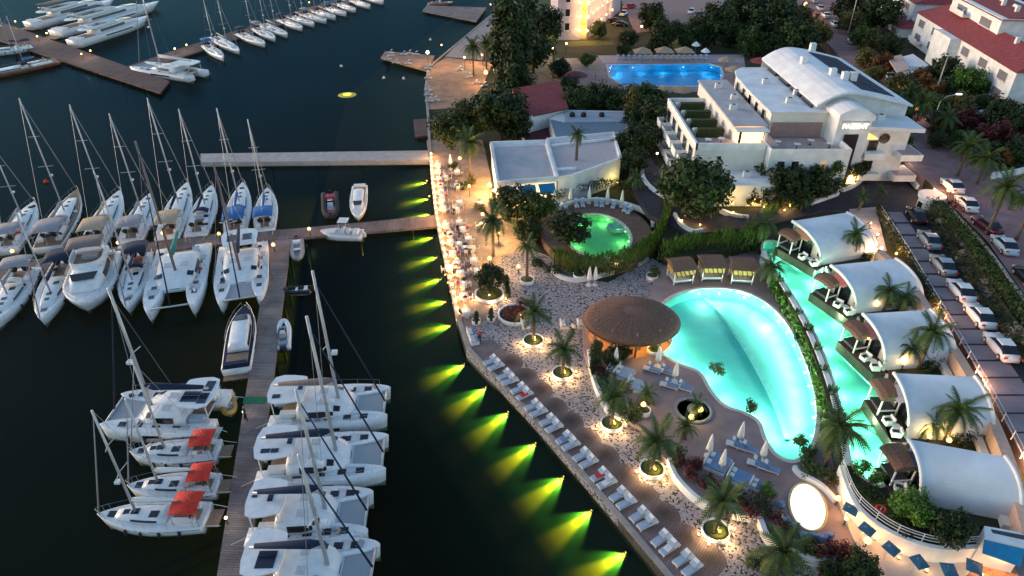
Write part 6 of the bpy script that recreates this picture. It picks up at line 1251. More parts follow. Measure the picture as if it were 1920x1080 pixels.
# ---- palms
PL = [
 ('tall palm over the promenade tables', (925, 480), 415, ZQ, 1.15, 22), ('palm beside the lit restaurant wall', (882, 335), 268, ZQ, 1.2, 22), ('palm on the sunbed terrace by the far lamps', (888, 142), 88, ZQ, 1.4, 22), ('second palm on the far sunbed terrace', (912, 128), 82, ZQ, 1.3, 20), ('palm with thick trunk before the restaurant roof', (1078, 345), 252, ZQ, 0.75, 20),
 ('thin palm in the white pot by the tables', (988, 528), 462, ZQ + 0.4, 0.75, 14), ('palm in the round planter nearest to the tables', (1000, 640), 585, ZQ + 0.4, 0.95, 18), ('palm in the second round planter', (1055, 702), 655, ZQ + 0.4, 0.9, 18), ('palm in the third round planter', (1147, 797), 745, ZQ + 0.4, 0.95, 18), ('palm in the fourth round planter', (1222, 882), 828, ZQ + 0.4, 1.0, 18), ('palm in the fifth round planter', (1341, 998), 940, ZQ + 0.4, 0.95, 18), ('palm at the lower edge', (1455, 1080), 1035, ZQ, 1.1, 20),
 ('small palm on the pool terrace edge', (1212, 752), 738, ZT, 0.55, 14), ('palm beside the round basin', (1283, 822), 800, ZT, 0.6, 14), ('palm in the middle of the round basin', (1303, 778), 758, ZT + 0.4, 0.5, 14), ('big palm at the foot of the pool', (1548, 872), 800, ZT + 0.4, 1.15, 24),
 ('palm beside the farthest bungalow', (1592, 482), 440, ZU, 0.9, 18), ('palm between second and third bungalow', (1655, 582), 545, ZU, 0.85, 18), ('second palm between second and third bungalow', (1688, 588), 556, ZU, 0.75, 16), ('big palm between third and fourth bungalow', (1722, 690), 622, ZU, 1.05, 20), ('lower palm between third and fourth bungalow', (1698, 682), 652, ZU, 0.8, 16), ('big palm between fourth and nearest bungalow', (1772, 825), 770, ZU, 1.0, 20), ('lower palm between fourth and nearest bungalow', (1738, 815), 792, ZU, 0.8, 16),
 ('palm hanging over the channel pool', (1440, 530), 500, ZT + 1.0, 0.95, 18), ('palm at the head of the channel pool', (1425, 452), 418, ZU, 0.9, 18), ('second palm at the head of the channel pool', (1400, 450), 425, ZU, 0.7, 16),
 ('first street palm beside the gate', (1795, 330), 275, ZS, 1.15, 20), ('second street palm beside the gate', (1832, 345), 298, ZS, 1.2, 20), ('street palm over the parked dark car', (1850, 440), 352, ZS, 1.3, 22), ('street palm at the right edge', (1905, 450), 365, ZS, 1.25, 20), ('palm right of the hotel balconies', (1690, 232), 180, ZS, 1.2, 18), ('palm at the street corner', (1712, 245), 195, ZS, 1.2, 18), ('palm under the long lamp mast', (1765, 262), 222, ZS, 1.0, 18), ('palm beside the drive lamps', (1502, 392), 372, ZU + 0.3, 0.8, 16), ('small palm on the stair head', (1645, 385), 358, ZU + 0.3, 0.55, 12), ('small palm beside the asphalt drive', (1610, 395), 370, ZU + 0.3, 0.6, 12),
 ('palm shrub before the restaurant entrance', (1120, 345), 325, ZQ, 0.9, 16), ('palm shrub behind the oval pool', (1190, 370), 335, 2.0, 0.8, 16),
]
for lab, b, cyp, z, s, n in PL: palm(lab, b, cyp, z, s, n, r0=0.24 if 'thick' in lab else 0.17)
# ---- hedges
hedge('bamboo hedge curving around the right of the oval pool', [(1246, 405), (1245, 435), (1226, 472), (1185, 503), (1125, 520), (1065, 516), (1035, 500)], ZQ, 1.5, 2.9, lf_bamboo, 190, 0.2, 0.9, seed=3)
hedge('leafy hedge behind the loungers of the oval pool', [(1030, 378), (1090, 358), (1160, 352), (1215, 368)], 2.0, 1.4, 1.3, lf_mid, 90, seed=4)
hedge('bamboo hedge behind the three cabanas', [(1240, 498), (1290, 484), (1350, 478), (1422, 470)], ZT, 2.0, 3.0, lf_bamboo, 160, 0.22, 0.9, seed=5)
hedge('clipped hedge along the raised edge of the street', [(1742, 388), (1790, 432), (1830, 490), (1875, 555), (1930, 620), (2000, 720)], ZP + 0.8, 1.9, 1.6, lf_mid, 120, seed=6)
hedge('dark hedge along the low side of the car park', [(1645, 400), (1672, 450), (1715, 525), (1765, 612)], ZU + 0.5, 0.9, 1.5, lf_dark, 90, seed=7)
hedge('planting strip between main pool and channel pool', [(1448, 545), (1482, 600), (1510, 660), (1530, 720), (1545, 785), (1552, 840)], ZT, 0.9, 1.3, lf_bri, 90, 0.24, 0.4, seed=8)
hedge('garden hedge below the blue pool', [(1060, 178), (1120, 176), (1185, 172), (1235, 176)], ZU, 1.5, 1.6, lf_dark, 60, seed=9)
hedge('dark hedge behind the thatched bar planter', [(1125, 715), (1140, 745), (1175, 790), (1195, 790)], ZT, 1.3, 1.3, lf_dark, 100, seed=10)
# ---- flower beds and small shrubs
k = 0
for x, y, z, rad, m, h, lab in ((968, 590, ZQ, 1.7, lf_red, 0.8, 'burgundy bush in the large round planter by the tables'), (985, 575, ZQ, 1.0, lf_red, 0.7, 'smaller burgundy bush behind the planter palm'), (1138, 700, ZT, 1.2, lf_red, 0.9, 'burgundy shrub behind the first pool daybeds'), (1165, 735, ZT, 1.1, lf_red, 0.8, 'burgundy shrub beside the first pool daybeds'), (1178, 772, ZT, 1.3, lf_dark, 1.2, 'dark shrub at the bend of the planter wall'), (1195, 775, ZT, 0.9, lf_mid, 1.0, 'leafy shrub beside the white pot'), (1265, 860, ZT, 1.2, lf_dark, 1.1, 'dark shrub left of the lower daybeds'), (1285, 868, ZT, 1.0, lf_red, 0.9, 'burgundy shrub left of the lower daybeds'), (1308, 890, ZT, 1.1, lf_red, 0.8, 'burgundy shrub below the lower daybeds'), (1330, 912, ZT, 1.1, lf_red, 0.8, 'burgundy shrub between the lower daybeds'), (1352, 935, ZT, 1.2, lf_mid, 0.9, 'leafy shrub below the lower daybeds'), (1380, 938, ZT, 1.0, lf_dark, 0.9, 'dark shrub below the blue stools'), (1405, 955, ZT, 1.2, lf_red, 0.8, 'burgundy shrub on the curved bed, first'), (1430, 950, ZT, 1.2, lf_dark, 1.3, 'dark shrub on the curved bed'), (1436, 930, ZT, 0.7, lf_bri, 1.2, 'bright shrub left of the glowing disc'), (1455, 985, ZT, 1.1, lf_red, 0.7, 'burgundy shrub on the curved bed, second'), (1480, 1008, ZT, 1.2, lf_dark, 0.8, 'dark shrub on the curved bed, second'), (1510, 1022, ZT, 1.2, lf_mid, 0.8, 'leafy shrub below the glowing disc'), (1545, 1030, ZT, 1.2, lf_red, 0.9, 'burgundy shrub below the glowing disc'), (1580, 1040, ZT, 1.2, lf_red, 0.9, 'burgundy shrub near the lower ramp'), (1340, 700, ZT, 0.85, lf_mid, 1.2, 'round shrub on the left rim of the main pool'), (1400, 768, ZT, 0.8, lf_dark, 1.1, 'dark shrub on the lower left rim of the main pool'), (1510, 855, ZT, 1.0, lf_mid, 0.9, 'leafy shrub at the foot of the main pool'), (1525, 885, ZT, 1.3, lf_mid, 0.9, 'broad shrub at the foot of the main pool'), (1560, 900, ZT, 1.2, lf_olive, 0.9, 'yellowish shrub before the ramp'), (1500, 838, ZT, 0.6, lf_bri, 1.3, 'slender bright shrub at the foot of the main pool'), (1618, 885, ZU, 0.9, lf_bri, 0.9, 'bright shrub at the foot of the channel pool'), (1645, 900, ZU, 0.6, lf_bri, 0.9, 'small bright shrub at the end of the channel pool'), (1640, 930, ZU, 1.4, lf_dark, 0.5, 'dark ground cover before the nearest bungalow'), (1680, 985, ZU, 1.4, lf_dark, 0.5, 'dark ground cover behind the ramp railing'), (1565, 470, ZU, 1.2, lf_mid, 1.0, 'bush below the palm of the farthest bungalow'), (1625, 488, ZU, 1.0, lf_dark, 0.9, 'dark bush behind the farthest bungalow'), (1670, 575, ZU, 1.3, lf_dark, 1.0, 'dark bush between second and third bungalow'), (1695, 572, ZU, 1.1, lf_dark, 0.9, 'second dark bush between second and third bungalow'), (1740, 690, ZU, 1.3, lf_dark, 1.0, 'dark bush between third and fourth bungalow'), (1765, 682, ZU, 1.1, lf_dark, 0.9, 'second dark bush between third and fourth bungalow'), (1800, 822, ZU, 1.3, lf_dark, 1.0, 'dark bush between fourth and nearest bungalow'), (1830, 818, ZU, 1.1, lf_mid, 0.9, 'leafy bush between fourth and nearest bungalow'), (1440, 400, ZU, 1.6, lf_bamboo, 1.4, 'leafy bush beside the asphalt drive'), (1375, 445, ZU, 1.3, lf_dark, 1.1, 'dark bush above the cabanas'), (1455, 560, ZT, 0.8, lf_mid, 1.5, 'leafy bush below the channel palm'), (850, 318, ZQ, 0.9, lf_dark, 1.3, 'dark bush beside the upper promenade tables'), (868, 355, ZQ, 1.1, lf_dark, 1.4, 'dark bush in the middle of the promenade'), (885, 345, ZQ, 1.0, lf_olive, 1.6, 'yellow-lit bush on the promenade'), (900, 395, ZQ, 0.9, lf_olive, 1.2, 'lit bush beside the sand path'), (1010, 500, ZQ, 1.0, lf_dark, 0.9, 'dark bush at the white planter bend'), (1040, 510, ZQ, 1.2, lf_dark, 1.0, 'second dark bush at the white planter bend'), (1085, 518, ZQ, 0.8, lf_dark, 1.1, 'bush in the white pot below the bamboo hedge'), (1225, 520, ZQ, 0.9, lf_mid, 1.4, 'bush in the white pot left of the cabanas'), (1360, 85, ZU, 2.6, lf_mid, 0.3, 'low green bed of the round fountain'), (1420, 1070, ZQ, 1.2, lf_mid, 1.0, 'bush at the lower edge below the pebbles'), (1225, 660, ZT, 0.7, lf_mid, 1.1, 'bush in the white pot beside the bar'), (1290, 225, ZU, 1.0, lf_mid, 0.8, 'bush at the hotel corner')):
    shrub_mass('shrub', lab, (x, y), z, 7, rad, m, hgt=h, group='shrubs and flower beds', seed=k); k += 1
# spiky agaves along the pool strip
ag = MB()
for i in range(14):
    a = 2.4 * i; tl = 0.3 + 0.5 * (i % 4) / 4; L_ = 0.75
    d = Vector((math.cos(a) * tl, math.sin(a) * tl, 1 - tl * 0.5)).normalized(); q = Vector((-math.sin(a), math.cos(a), 0)) * 0.11; ag.add([-q * 0.6, q * 0.6, d * L_ * 0.5 + q, d * L_ * 0.5 - q, d * L_], [(0, 1, 2, 3), (3, 2, 4)])
agm = None
for i, (x, y) in enumerate(((1455, 565), (1468, 590), (1480, 590), (1492, 640), (1503, 625), (1512, 670), (1520, 700), (1528, 690), (1538, 750), (1545, 720), (1548, 790), (1552, 765), (1560, 815))):
    p = P(x, y, ZT + 0.1)
    if agm is None: o = ag.build('agave', leaf_mat('agave_leaves', (0.05, 0.09, 0.04))); agm = o.data
    else: o = bpy.data.objects.new('agave', agm); COL.objects.link(o)
    o.location = p; o.scale = (1.3, 1.3, 1.5); o.rotation_euler = (0, 0, i); tag(o, '%s spiky plant along the strip beside the main pool, counted from its head' % nth(i), 'plant', 'spiky plants along the pool strip')
for i, (x, y) in enumerate(((1446, 502), (1463, 528), (1482, 556), (1500, 588), (1517, 620), (1534, 656), (1550, 696), (1562, 738), (1573, 780), (1584, 830))):
    o = bpy.data.objects.new('agave', agm); COL.objects.link(o); o.location = P(x - 5, y + 4, ZU - 0.25); sc = 1.2 + 0.5 * ((i * 37) % 10) / 10; o.scale = (sc, sc, sc * 1.1); o.rotation_euler = (0.15, 0, i * 1.7)
    tag(o, '%s spiky plant leaning on the channel pool wall, counted from its head' % nth(i), 'plant', 'spiky plants along the channel wall')
# lawns
lawn = mat('lawn', (0.075, 0.085, 0.02), 0.95, var=0.3, scale=1.2, bump=0.5)
for nm, px, z in (('lawn', [(1000, -20), (1040, -20), (1060, 60), (1020, 80), (985, 60)], ZU + 0.02), ('lawn', [(1770, 215), (1880, 205), (1920, 240), (1920, 300), (1800, 290), (1740, 240)], ZS + 0.01), ('lawn', [(1600, 905), (1650, 920), (1720, 1000), (1830, 1015), (1760, 1018), (1690, 992), (1630, 945)], ZU + 0.02), ('lawn', [(1060, 78), (1150, 74), (1150, 84), (1060, 88)], ZU + 0.05)):
    slab('lawn', XY(px, z), z - 0.3, z, lawn)
# ================================================================ WALLS, FURNITURE, LAMPS, VEHICLES, PEOPLE
def low_wall(name, label, px, z0, z1, w=0.4, m=None, cat='wall', smooth=True, parent=None):
    ln = XY(px, z1); ln = smooth_poly(ln, 4, False) if smooth else ln
    mb = MB(); wall_strip(mb, ln, w, z0, z1); o = mb.build(name, m or m_white, parent)
    return tag(o, label, cat) if not parent else o
WL = [('garden_wall', 'white curved planter wall along the edge of the pool terrace', [(1104, 655), (1112, 700), (1130, 745), (1152, 775), (1178, 786)], ZQ, ZT + 0.35, 0.35),
 ('garden_wall', 'white curved bench wall in the middle of the terrace edge', [(1255, 858), (1268, 890), (1300, 925), (1330, 945)], ZQ, ZT + 0.3, 0.35),
 ('garden_wall', 'white curved bench wall near the lower terrace', [(1375, 958), (1410, 965), (1425, 970), (1438, 1000), (1460, 1018), (1490, 1035)], ZQ, ZT + 0.3, 0.4),
 ('garden_wall', 'white low wall below the red planting bed', [(1498, 1040), (1530, 1046), (1565, 1042)], ZQ, ZT + 0.25, 0.5),
 ('garden_wall', 'white curb around the bamboo hedge of the oval pool', [(1030, 500), (1050, 515), (1082, 522), (1130, 512), (1190, 495), (1215, 482)], ZQ - 0.1, ZQ + 0.5, 0.35),
 ('garden_wall', 'white curving parapet behind the oval pool', [(1035, 392), (1060, 380), (1110, 371), (1160, 376), (1200, 388), (1222, 402), (1224, 418)], 1.8, 2.5, 0.4),
 ('garden_wall', 'white curb on the inside of the lit turning circle', [(1204, 305), (1206, 330), (1222, 350), (1250, 368), (1270, 374)], ZU, ZU + 0.7, 0.5),
 ('garden_wall', 'white curb below the huge round tree', [(1265, 398), (1278, 418), (1300, 430), (1318, 428)], ZU, ZU + 0.75, 0.4),
 ('garden_wall', 'pale curb right of the huge round tree', [(1352, 390), (1375, 400), (1404, 404)], ZU, ZU + 0.7, 0.4),
 ('garden_wall', 'white curb along the drive with lamps', [(1520, 378), (1550, 368), (1572, 360)], ZU, ZU + 0.8, 0.4), ('garden_wall', 'white curb along the drive, second length', [(1580, 354), (1600, 346), (1618, 333), (1632, 318)], ZU, ZU + 0.8, 0.4),
 ('garden_wall', 'white curb of the traffic island', [(1658, 318), (1664, 325), (1680, 325), (1697, 320), (1712, 336), (1722, 347)], ZU + 0.2, ZU + 0.9, 0.4),
 ('garden_wall', 'white wall at the right edge above the street', [(1862, 324), (1895, 320), (1925, 313)], ZS, ZS + 0.9, 0.35),
 ('garden_wall', 'white ramp wall below the long white house', [(1820, 215), (1860, 200), (1900, 188), (1930, 180)], ZS, ZS + 1.0, 0.6),
 ('garden_wall', 'white edge wall of the channel pool facing the main pool', [(1432, 470), (1455, 512), (1485, 560), (1518, 622), (1546, 690), (1565, 750), (1580, 815), (1590, 870)], ZT, ZU + 0.16, 0.5),
 ('garden_wall', 'pale curb at the foot of the main pool planting', [(1490, 872), (1500, 885), (1530, 900), (1550, 915), (1568, 935)], ZT, ZT + 0.5, 0.3)]
for n_, lab, px, a, b, w in WL: low_wall(n_, lab, px, a, b, w)
# ramp retaining wall with railing
low_wall('retaining_wall', 'tall white curved wall above the ramp, with a railing on top', [(1578, 872), (1598, 930), (1630, 968), (1685, 1003), (1760, 1026), (1836, 1024)], ZT, ZU + 0.25, 0.35)
rl = smooth_poly(XY([(1578, 866), (1600, 922), (1632, 958), (1685, 993), (1760, 1016), (1834, 1014)], ZU + 0.6), 5, False)
r = thing('ramp_railing', 'long white metal railing curving above the ramp', 'railing')
for z in (0.55, 0.85, 1.1): T('rail', [(x, y, ZU + z) for x, y in rl], 0.035, m_white2, r, 5)
for x, y, a in along(rl, 1.6): T('baluster', [(x, y, ZU + 0.2), (x, y, ZU + 1.1)], 0.035, m_white2, r, 5)
# back lane behind the bungalows: peach lit wall + pale coping
lane = [(1625, 480), (1680, 520), (1735, 600), (1790, 690), (1830, 765), (1868, 860), (1895, 950), (1915, 1010)]
slab('back_lane', XY([(x - 6, y) for x, y in lane] + [(x + 22, y) for x, y in lane[::-1]], ZU + 0.1), 1.0, ZU + 0.1, mat('lane_paving', (0.26, 0.20, 0.21), 0.85, var=0.15))
low_wall('lane_wall', 'peach wall behind the bungalows lit by square lamps', [(1650, 470), (1700, 520), (1755, 600), (1812, 690), (1852, 765), (1892, 860), (1915, 945), (1930, 1000)], ZU, ZP + 0.6, 0.9, mat('peach_render', (0.62, 0.40, 0.30), 0.8, var=0.1))
low_wall('lane_parapet', 'pale parapet between the lane and the bungalows', [(1695, 560), (1745, 640), (1795, 730), (1840, 830), (1870, 920), (1890, 985)], ZU - 0.3, ZU + 0.55, 0.6, m_cream)
rl = smooth_poly(XY([(1652, 388), (1690, 445), (1740, 527), (1800, 627), (1858, 727), (1920, 845), (1960, 930)], ZP + 0.8), 4, False)
r = thing('car_park_fence', 'thin white fence along the low side of the car park', 'fence')
for z in (0.5, 0.95): T('rail', [(x, y, ZP + z) for x, y in rl], 0.025, m_white2, r, 5)
for x, y, a in along(rl, 2.2): B('post', (x, y, ZP + 0.5), (0.05, 0.05, 1.0), m_white2, r)
# rock bank between car park and street hedge
m_rock = mat('bank_rock', (0.30, 0.22, 0.17), 0.9, var=0.4, scale=2.5, bump=0.8)
bank = XY([(1722, 392), (1762, 424), (1802, 505), (1852, 585), (1925, 685), (2060, 880)], ZP); top = XY([(1755, 396), (1800, 445), (1840, 505), (1890, 580), (1960, 670), (2110, 860)], ZS)
mb = MB(); mb.strip([(x, y, ZP - 0.05) for x, y in smooth_poly(bank, 4, False)], [(x, y, ZS + 0.02) for x, y in smooth_poly(top, 4, False)]); tag(mb.build('earth_bank', mat('bank_earth', (0.07, 0.055, 0.035), 0.95, var=0.5, scale=1.5, bump=0.8)), kind='structure')
rk = []
for s in range(4):
    mb = MB(); r_ = random.Random(s); prof = [(0, -0.3), (0.35, -0.25), (0.5, 0), (0.38, 0.25), (0.12, 0.36), (0, 0.36)]; mb.lathe(prof, 7, jit=0.25, sx=1.0, sy=r_.uniform(0.7, 1.1)); rk.append(mb)
blist = []
for i in range(28):
    t = rnd.random(); a = samp([(1728, 400), (1765, 432), (1805, 510), (1855, 590), (1930, 690)], 400 + 285 * t); b = samp([(1757, 400), (1800, 448), (1842, 508), (1892, 583), (1960, 672)], 400 + 270 * t); k = rnd.random()
    q0 = P(*a, ZP); q1 = P(*b, ZS); p = q0.lerp(q1, k)
    if i < 4: o = rk[i].build('boulder', m_rock); o0 = o
    else: o = bpy.data.objects.new('boulder', bpy.data.objects['boulder' if i % 4 == 0 else 'boulder.%03d' % (i % 4)].data); COL.objects.link(o)
    o.location = p; sc = rnd.uniform(0.5, 1.5); o.scale = (sc, sc, sc * 0.8); o.rotation_euler = (rnd.uniform(-0.4, 0.4), 0, rnd.uniform(0, 6)); bo = o; blist.append((p.y, bo))
for i, (_, o) in enumerate(sorted(blist, key=lambda q: -q[0])): tag(o, '%s pale boulder down the planted bank beside the car park, counted from the gatehouse' % nth(i), 'boulder', 'boulders on the planted bank')
hedge('ragged shrubs on the bank above the car park', [(1745, 410), (1785, 470), (1825, 535), (1870, 600), (1935, 690)], ZP + 0.3, 2.0, 0.8, lf_dark, 60, seed=12)
# ---------------- stairway with lit treads beside the farthest bungalow
r = thing('stairway', 'broad lit stairway between bungalows and car park', 'stairs'); m_step = mat('stair_stone', (0.45, 0.36, 0.34), 0.8, var=0.12)
sa, sb, sc_, sd_ = (1592, 392), (1642, 388), (1668, 492), (1612, 478); N = 15
for i in range(N):
    t0, t1 = i / N, (i + 1) / N; z = ZU + 0.35 - 0.03 * i + (0.0); q = XY([lerp(sa, sd_, t0), lerp(sb, sc_, t0), lerp(sb, sc_, t1 - 0.005), lerp(sa, sd_, t1 - 0.005)], z); MB().prism(q, ZU - 0.6, z).build('step', m_step, r)
# ---------------- round planters
def planter(label, px, rad, h=0.5, z=ZQ, soil=None, m=None):
    c = P(*px, z); r = thing('round_planter', label, 'planter', c, 0, 'round white planters')
    MB().lathe([(rad * 0.97, 0), (rad, h), (rad * 0.9, h), (rad * 0.88, h - 0.12)], 28).build('rim', m or m_white, r, True); MB().lathe([(rad * 0.9, h - 0.12), (rad * 0.6, h - 0.02), (0, h + 0.05)], 20).build('grass', soil or lawn, r, True)
    return c
PLN = [((1000, 643), 1.15, 'nearest to the tables of the pebble court'), ((1055, 704), 1.1, 'second along the pebble court'), ((1147, 799), 1.05, 'third along the pebble court'), ((1222, 884), 1.1, 'fourth along the pebble court'), ((1341, 1000), 1.1, 'fifth along the pebble court')]
def ground_lamp(label, p, power=10, col=(1.0, 0.62, 0.26), g='small ground lamps', m=None, h=0.18, lh=None):
    r = thing('ground_lamp', label, 'lamp', p, 0, g)
    MB().lathe([(0.09, 0), (0.09, h * 0.7)], 8).build('housing', m_black, r); MB().lathe([(0.0, h * 0.7), (0.10, h * 0.75), (0.10, h * 1.3), (0.0, h * 1.5)], 8).build('glass', m or m_lampw, r, True)
    point_light(r, (0, 0, lh or h + 0.25), power, col, 0.12); return r
for i, (px, rad, lab) in enumerate(PLN):
    c = planter('white round grass planter with a palm, ' + lab, px, rad)
    ground_lamp('glowing yellow uplight inside the %s palm planter of the pebble court' % nth(i), (c.x + 0.15, c.y - 0.35, ZQ + 0.5), 22, (1.0, 0.72, 0.2), m=m_lampy)
    for j, a in enumerate((-2.2, -0.95, 0.25, 3.3)):
        ground_lamp('low warm lamp %s of the %s palm planter' % (('at the lower left', 'at the lower right', 'at the right', 'at the left')[j], nth(i)), (c.x + math.cos(a) * (rad + 0.28), c.y + math.sin(a) * (rad + 0.28), ZQ), 16, g='lamps around the palm planters')
c = planter('big white round planter with a dense tree by the tables', (918, 556), 1.75, 0.55); ground_lamp('small white lamp in the tree planter by the tables', (c.x, c.y - 0.8, ZQ + 0.55), 8, m=m_lampc)
for j, a in enumerate((-2.6, -1.4, -0.4)): ground_lamp('low warm lamp %s of the big tree planter' % ('at the left', 'at the foot', 'at the right')[j], (c.x + math.cos(a) * 2.1, c.y + math.sin(a) * 2.1, ZQ), 18, g='lamps around the big tree planter')
c = planter('large white round planter with burgundy bushes', (966, 594), 2.0, 0.5, soil=mat('dark_soil', (0.03, 0.015, 0.012), 0.95)); ground_lamp('orange uplight among the burgundy bushes', (c.x + 0.6, c.y - 0.6, ZQ + 0.5), 14, (1, 0.6, 0.2))
planter('white pot of the thin palm', (988, 530), 0.9, 0.6); planter('white pot below the bamboo hedge', (1086, 522), 0.8, 0.7); planter('white pot left of the cabanas', (1222, 524), 0.75, 0.7); planter('white pot beside the bar floor', (1226, 662), 0.75, 0.6, ZT); planter('white pot with a candle light on the terrace edge', (1207, 776), 0.6, 0.6, ZT)
for i, (x, y) in enumerate(((893, 606), (921, 600))):
    c = planter(('left', 'right')[i] + ' small white pot with clipped conifer', (x, y), 0.5, 0.5); tree(('left', 'right')[i] + ' clipped conifer in a small white pot', x + (0), y - 11, 13, ZQ + 0.4, lf_dark, 'column', name='potted_conifer', group='potted conifers', cat='conifer')
for i, (x, y, rr) in enumerate(((950, 530, 11), (952, 548, 10))): tree(('upper', 'lower')[i] + ' little dark conifer beside the tree planter', x, y, rr * 1.4, ZQ, lf_dark, 'column', name='conifer', group='small conifers', cat='conifer')
# bed with purple-black soil at the lower edge
c = planter('white oval planter with purple-black soil at the lower edge', (1580, 1072), 1.5, 0.4, ZQ, soil=mat('purple_mulch', (0.05, 0.025, 0.03), 0.95, var=0.4, scale=8))
# round basin with palm on the pool terrace
c = P(1300, 770, ZT); r = thing('round_basin', 'round dark water basin with a palm in the pool terrace', 'basin', c)
MB().lathe([(1.85, 0.0), (1.8, 0.16), (1.5, 0.18), (1.48, 0.02), (0.6, 0.02), (0.58, 0.35), (0.45, 0.35), (0, 0.38)], 32).build('rim', mat('grey_basin', (0.20, 0.22, 0.25), 0.6), r, True); MB().lathe([(1.49, 0.09), (0.6, 0.09)], 32).build('water_surface', mat('basin_water', (0.02, 0.07, 0.09), 0.1), r)
for i, (x, y) in enumerate(((1296, 786), (1312, 772))):
    p = P(x, y, ZT + 0.2); r = thing('globe_lamp', ('lower', 'upper')[i] + ' glowing yellow globe lamp in the round basin', 'lamp', p); MB().lathe([(0, 0), (0.2, 0.1), (0.27, 0.28), (0.2, 0.46), (0, 0.55)], 12).build('globe', emit('yellow_globe', (1.0, 0.72, 0.16), 3.0), r, True); B('base', (0, 0, -0.03), (0.3, 0.3, 0.08), m_black, r); point_light(r, (0, 0, 0.8), 10, (1, 0.72, 0.2), 0.2)
# glowing disc
c = P(1515, 950, ZT + 0.05); e1 = P(1549, 972, ZT) - P(1481, 928, ZT)
pts = XY([(1515 + 14 * math.cos(t) - 30 * math.sin(t), 950 + 42 * math.cos(t) + 8 * math.sin(t)) for t in (2 * math.pi * i / 40 for i in range(40))], ZT + 0.06)
r = thing('glowing_pool', 'round shallow basin glowing bright white on the lower terrace', 'light pool')
MB().prism(pts, ZT - 0.1, ZT + 0.06).build('lit_floor', emit('white_light_floor', (1.0, 0.94, 0.76), 0.42), r); mb = MB(); ring = pts if area(pts) > 0 else pts[::-1]; r2 = offset(ring + [ring[0]], -0.12); wall_strip(mb, r2, 0.12, ZT - 0.1, ZT + 0.075); mb.build('rim', mat('gold_rim', (0.6, 0.5, 0.22), 0.5), r)
# ---------------- loungers, parasols, daybeds
def lounger_proto(fab, w=0.62, L_=1.8):
    r = thing('sun_lounger', 'x', 'sun lounger'); B('frame', (0, 0, 0.24), (L_, w, 0.08), m_white2, r); B('mattress', (-0.32, 0, 0.34), (L_ - 0.7, w - 0.06, 0.12), fab, r)
    b = B('backrest', (0.55, 0, 0.46), (0.62, w - 0.06, 0.10), fab, r); b.rotation_euler = (0, -0.38, 0); b.location = (-0.17, 0, 0.19)
    pl = B('pillow', (0.72, 0, 0.54), (0.26, w - 0.16, 0.08), m_cloth, r); pl.rotation_euler = (0, -0.38, 0); pl.location = (-0.17, 0, 0.19)
    for sx in (-1, 1):
        for sy in (-1, 1): B('leg', (sx * (L_ / 2 - 0.1), sy * (w / 2 - 0.08), 0.1), (0.07, 0.07, 0.2), m_white2, r)
    return r
LGP = lounger_proto(m_palefab); LGB = lounger_proto(m_bluefab); used = {}
def put(proto, label, loc, rz, group, cat=None):
    o = proto if not used.get(proto.name) else copy_tree(proto); used[proto.name] = True; o.location = loc; o.rotation_euler = (0, 0, rz); o['label'] = label; o['group'] = group
    if cat: o['category'] = cat
    return o
ang = math.atan2(nrm.y, nrm.x)
for i, p in enumerate(lpos):
    for j, s in enumerate((-1, 1)):
        q = p + dirv * (0.47 * s); put(LGP, '%s pale lounger of the %s pair from the quay corner' % (('farther', 'nearer')[j], nth(i)), (q.x, q.y, ZQ + 0.015), ang + rnd.uniform(-0.07, 0.07), 'loungers in pairs along the quay deck')
    q = p + nrm * 0.45; o = thing('side_table', 'small white table between the %s lounger pair from the quay corner' % nth(i), 'table', (q.x, q.y, ZQ + 0.015), ang, 'side tables between the quay loungers'); MB().lathe([(0.2, 0.42), (0.22, 0.46), (0, 0.46)], 10).build('top', m_white2, o); MB().lathe([(0.15, 0), (0.04, 0.05), (0.04, 0.42)], 8).build('stem', m_white2, o)
for i, j, m in ((2, 1, m_redc), (7, -1, m_redc), (7, 1, m_cloth), (5, -1, m_bluefab), (10, 1, m_cloth)):
    q = lpos[i] + dirv * (0.47 * j) - nrm * 0.1; o = MB().box((0, 0, 0), (0.8, 0.5, 0.03)).build('towel', m); o.location = (q.x, q.y, ZQ + 0.44); o.rotation_euler = (0, 0, ang + 0.15 * j); tag(o, '%s towel left on a lounger of the %s pair from the quay corner' % ('red' if m is m_redc else 'blue' if m is m_bluefab else 'white', nth(i)), 'towel', 'towels on the quay loungers')
def parasol_proto():
    r = thing('closed_parasol', 'x', 'parasol'); MB().lathe([(0.05, 0), (0.05, 2.6)], 6).build('pole', m_white2, r); MB().lathe([(0.10, 0.85), (0.30, 0.95), (0.26, 1.4), (0.16, 2.1), (0.05, 2.65), (0, 2.7)], 10, jit=0.06).build('canopy', m_cloth, r, True); MB().lathe([(0.35, 0), (0.35, 0.12), (0.1, 0.16)], 12).build('base', m_white2, r); return r
PAR = parasol_proto()
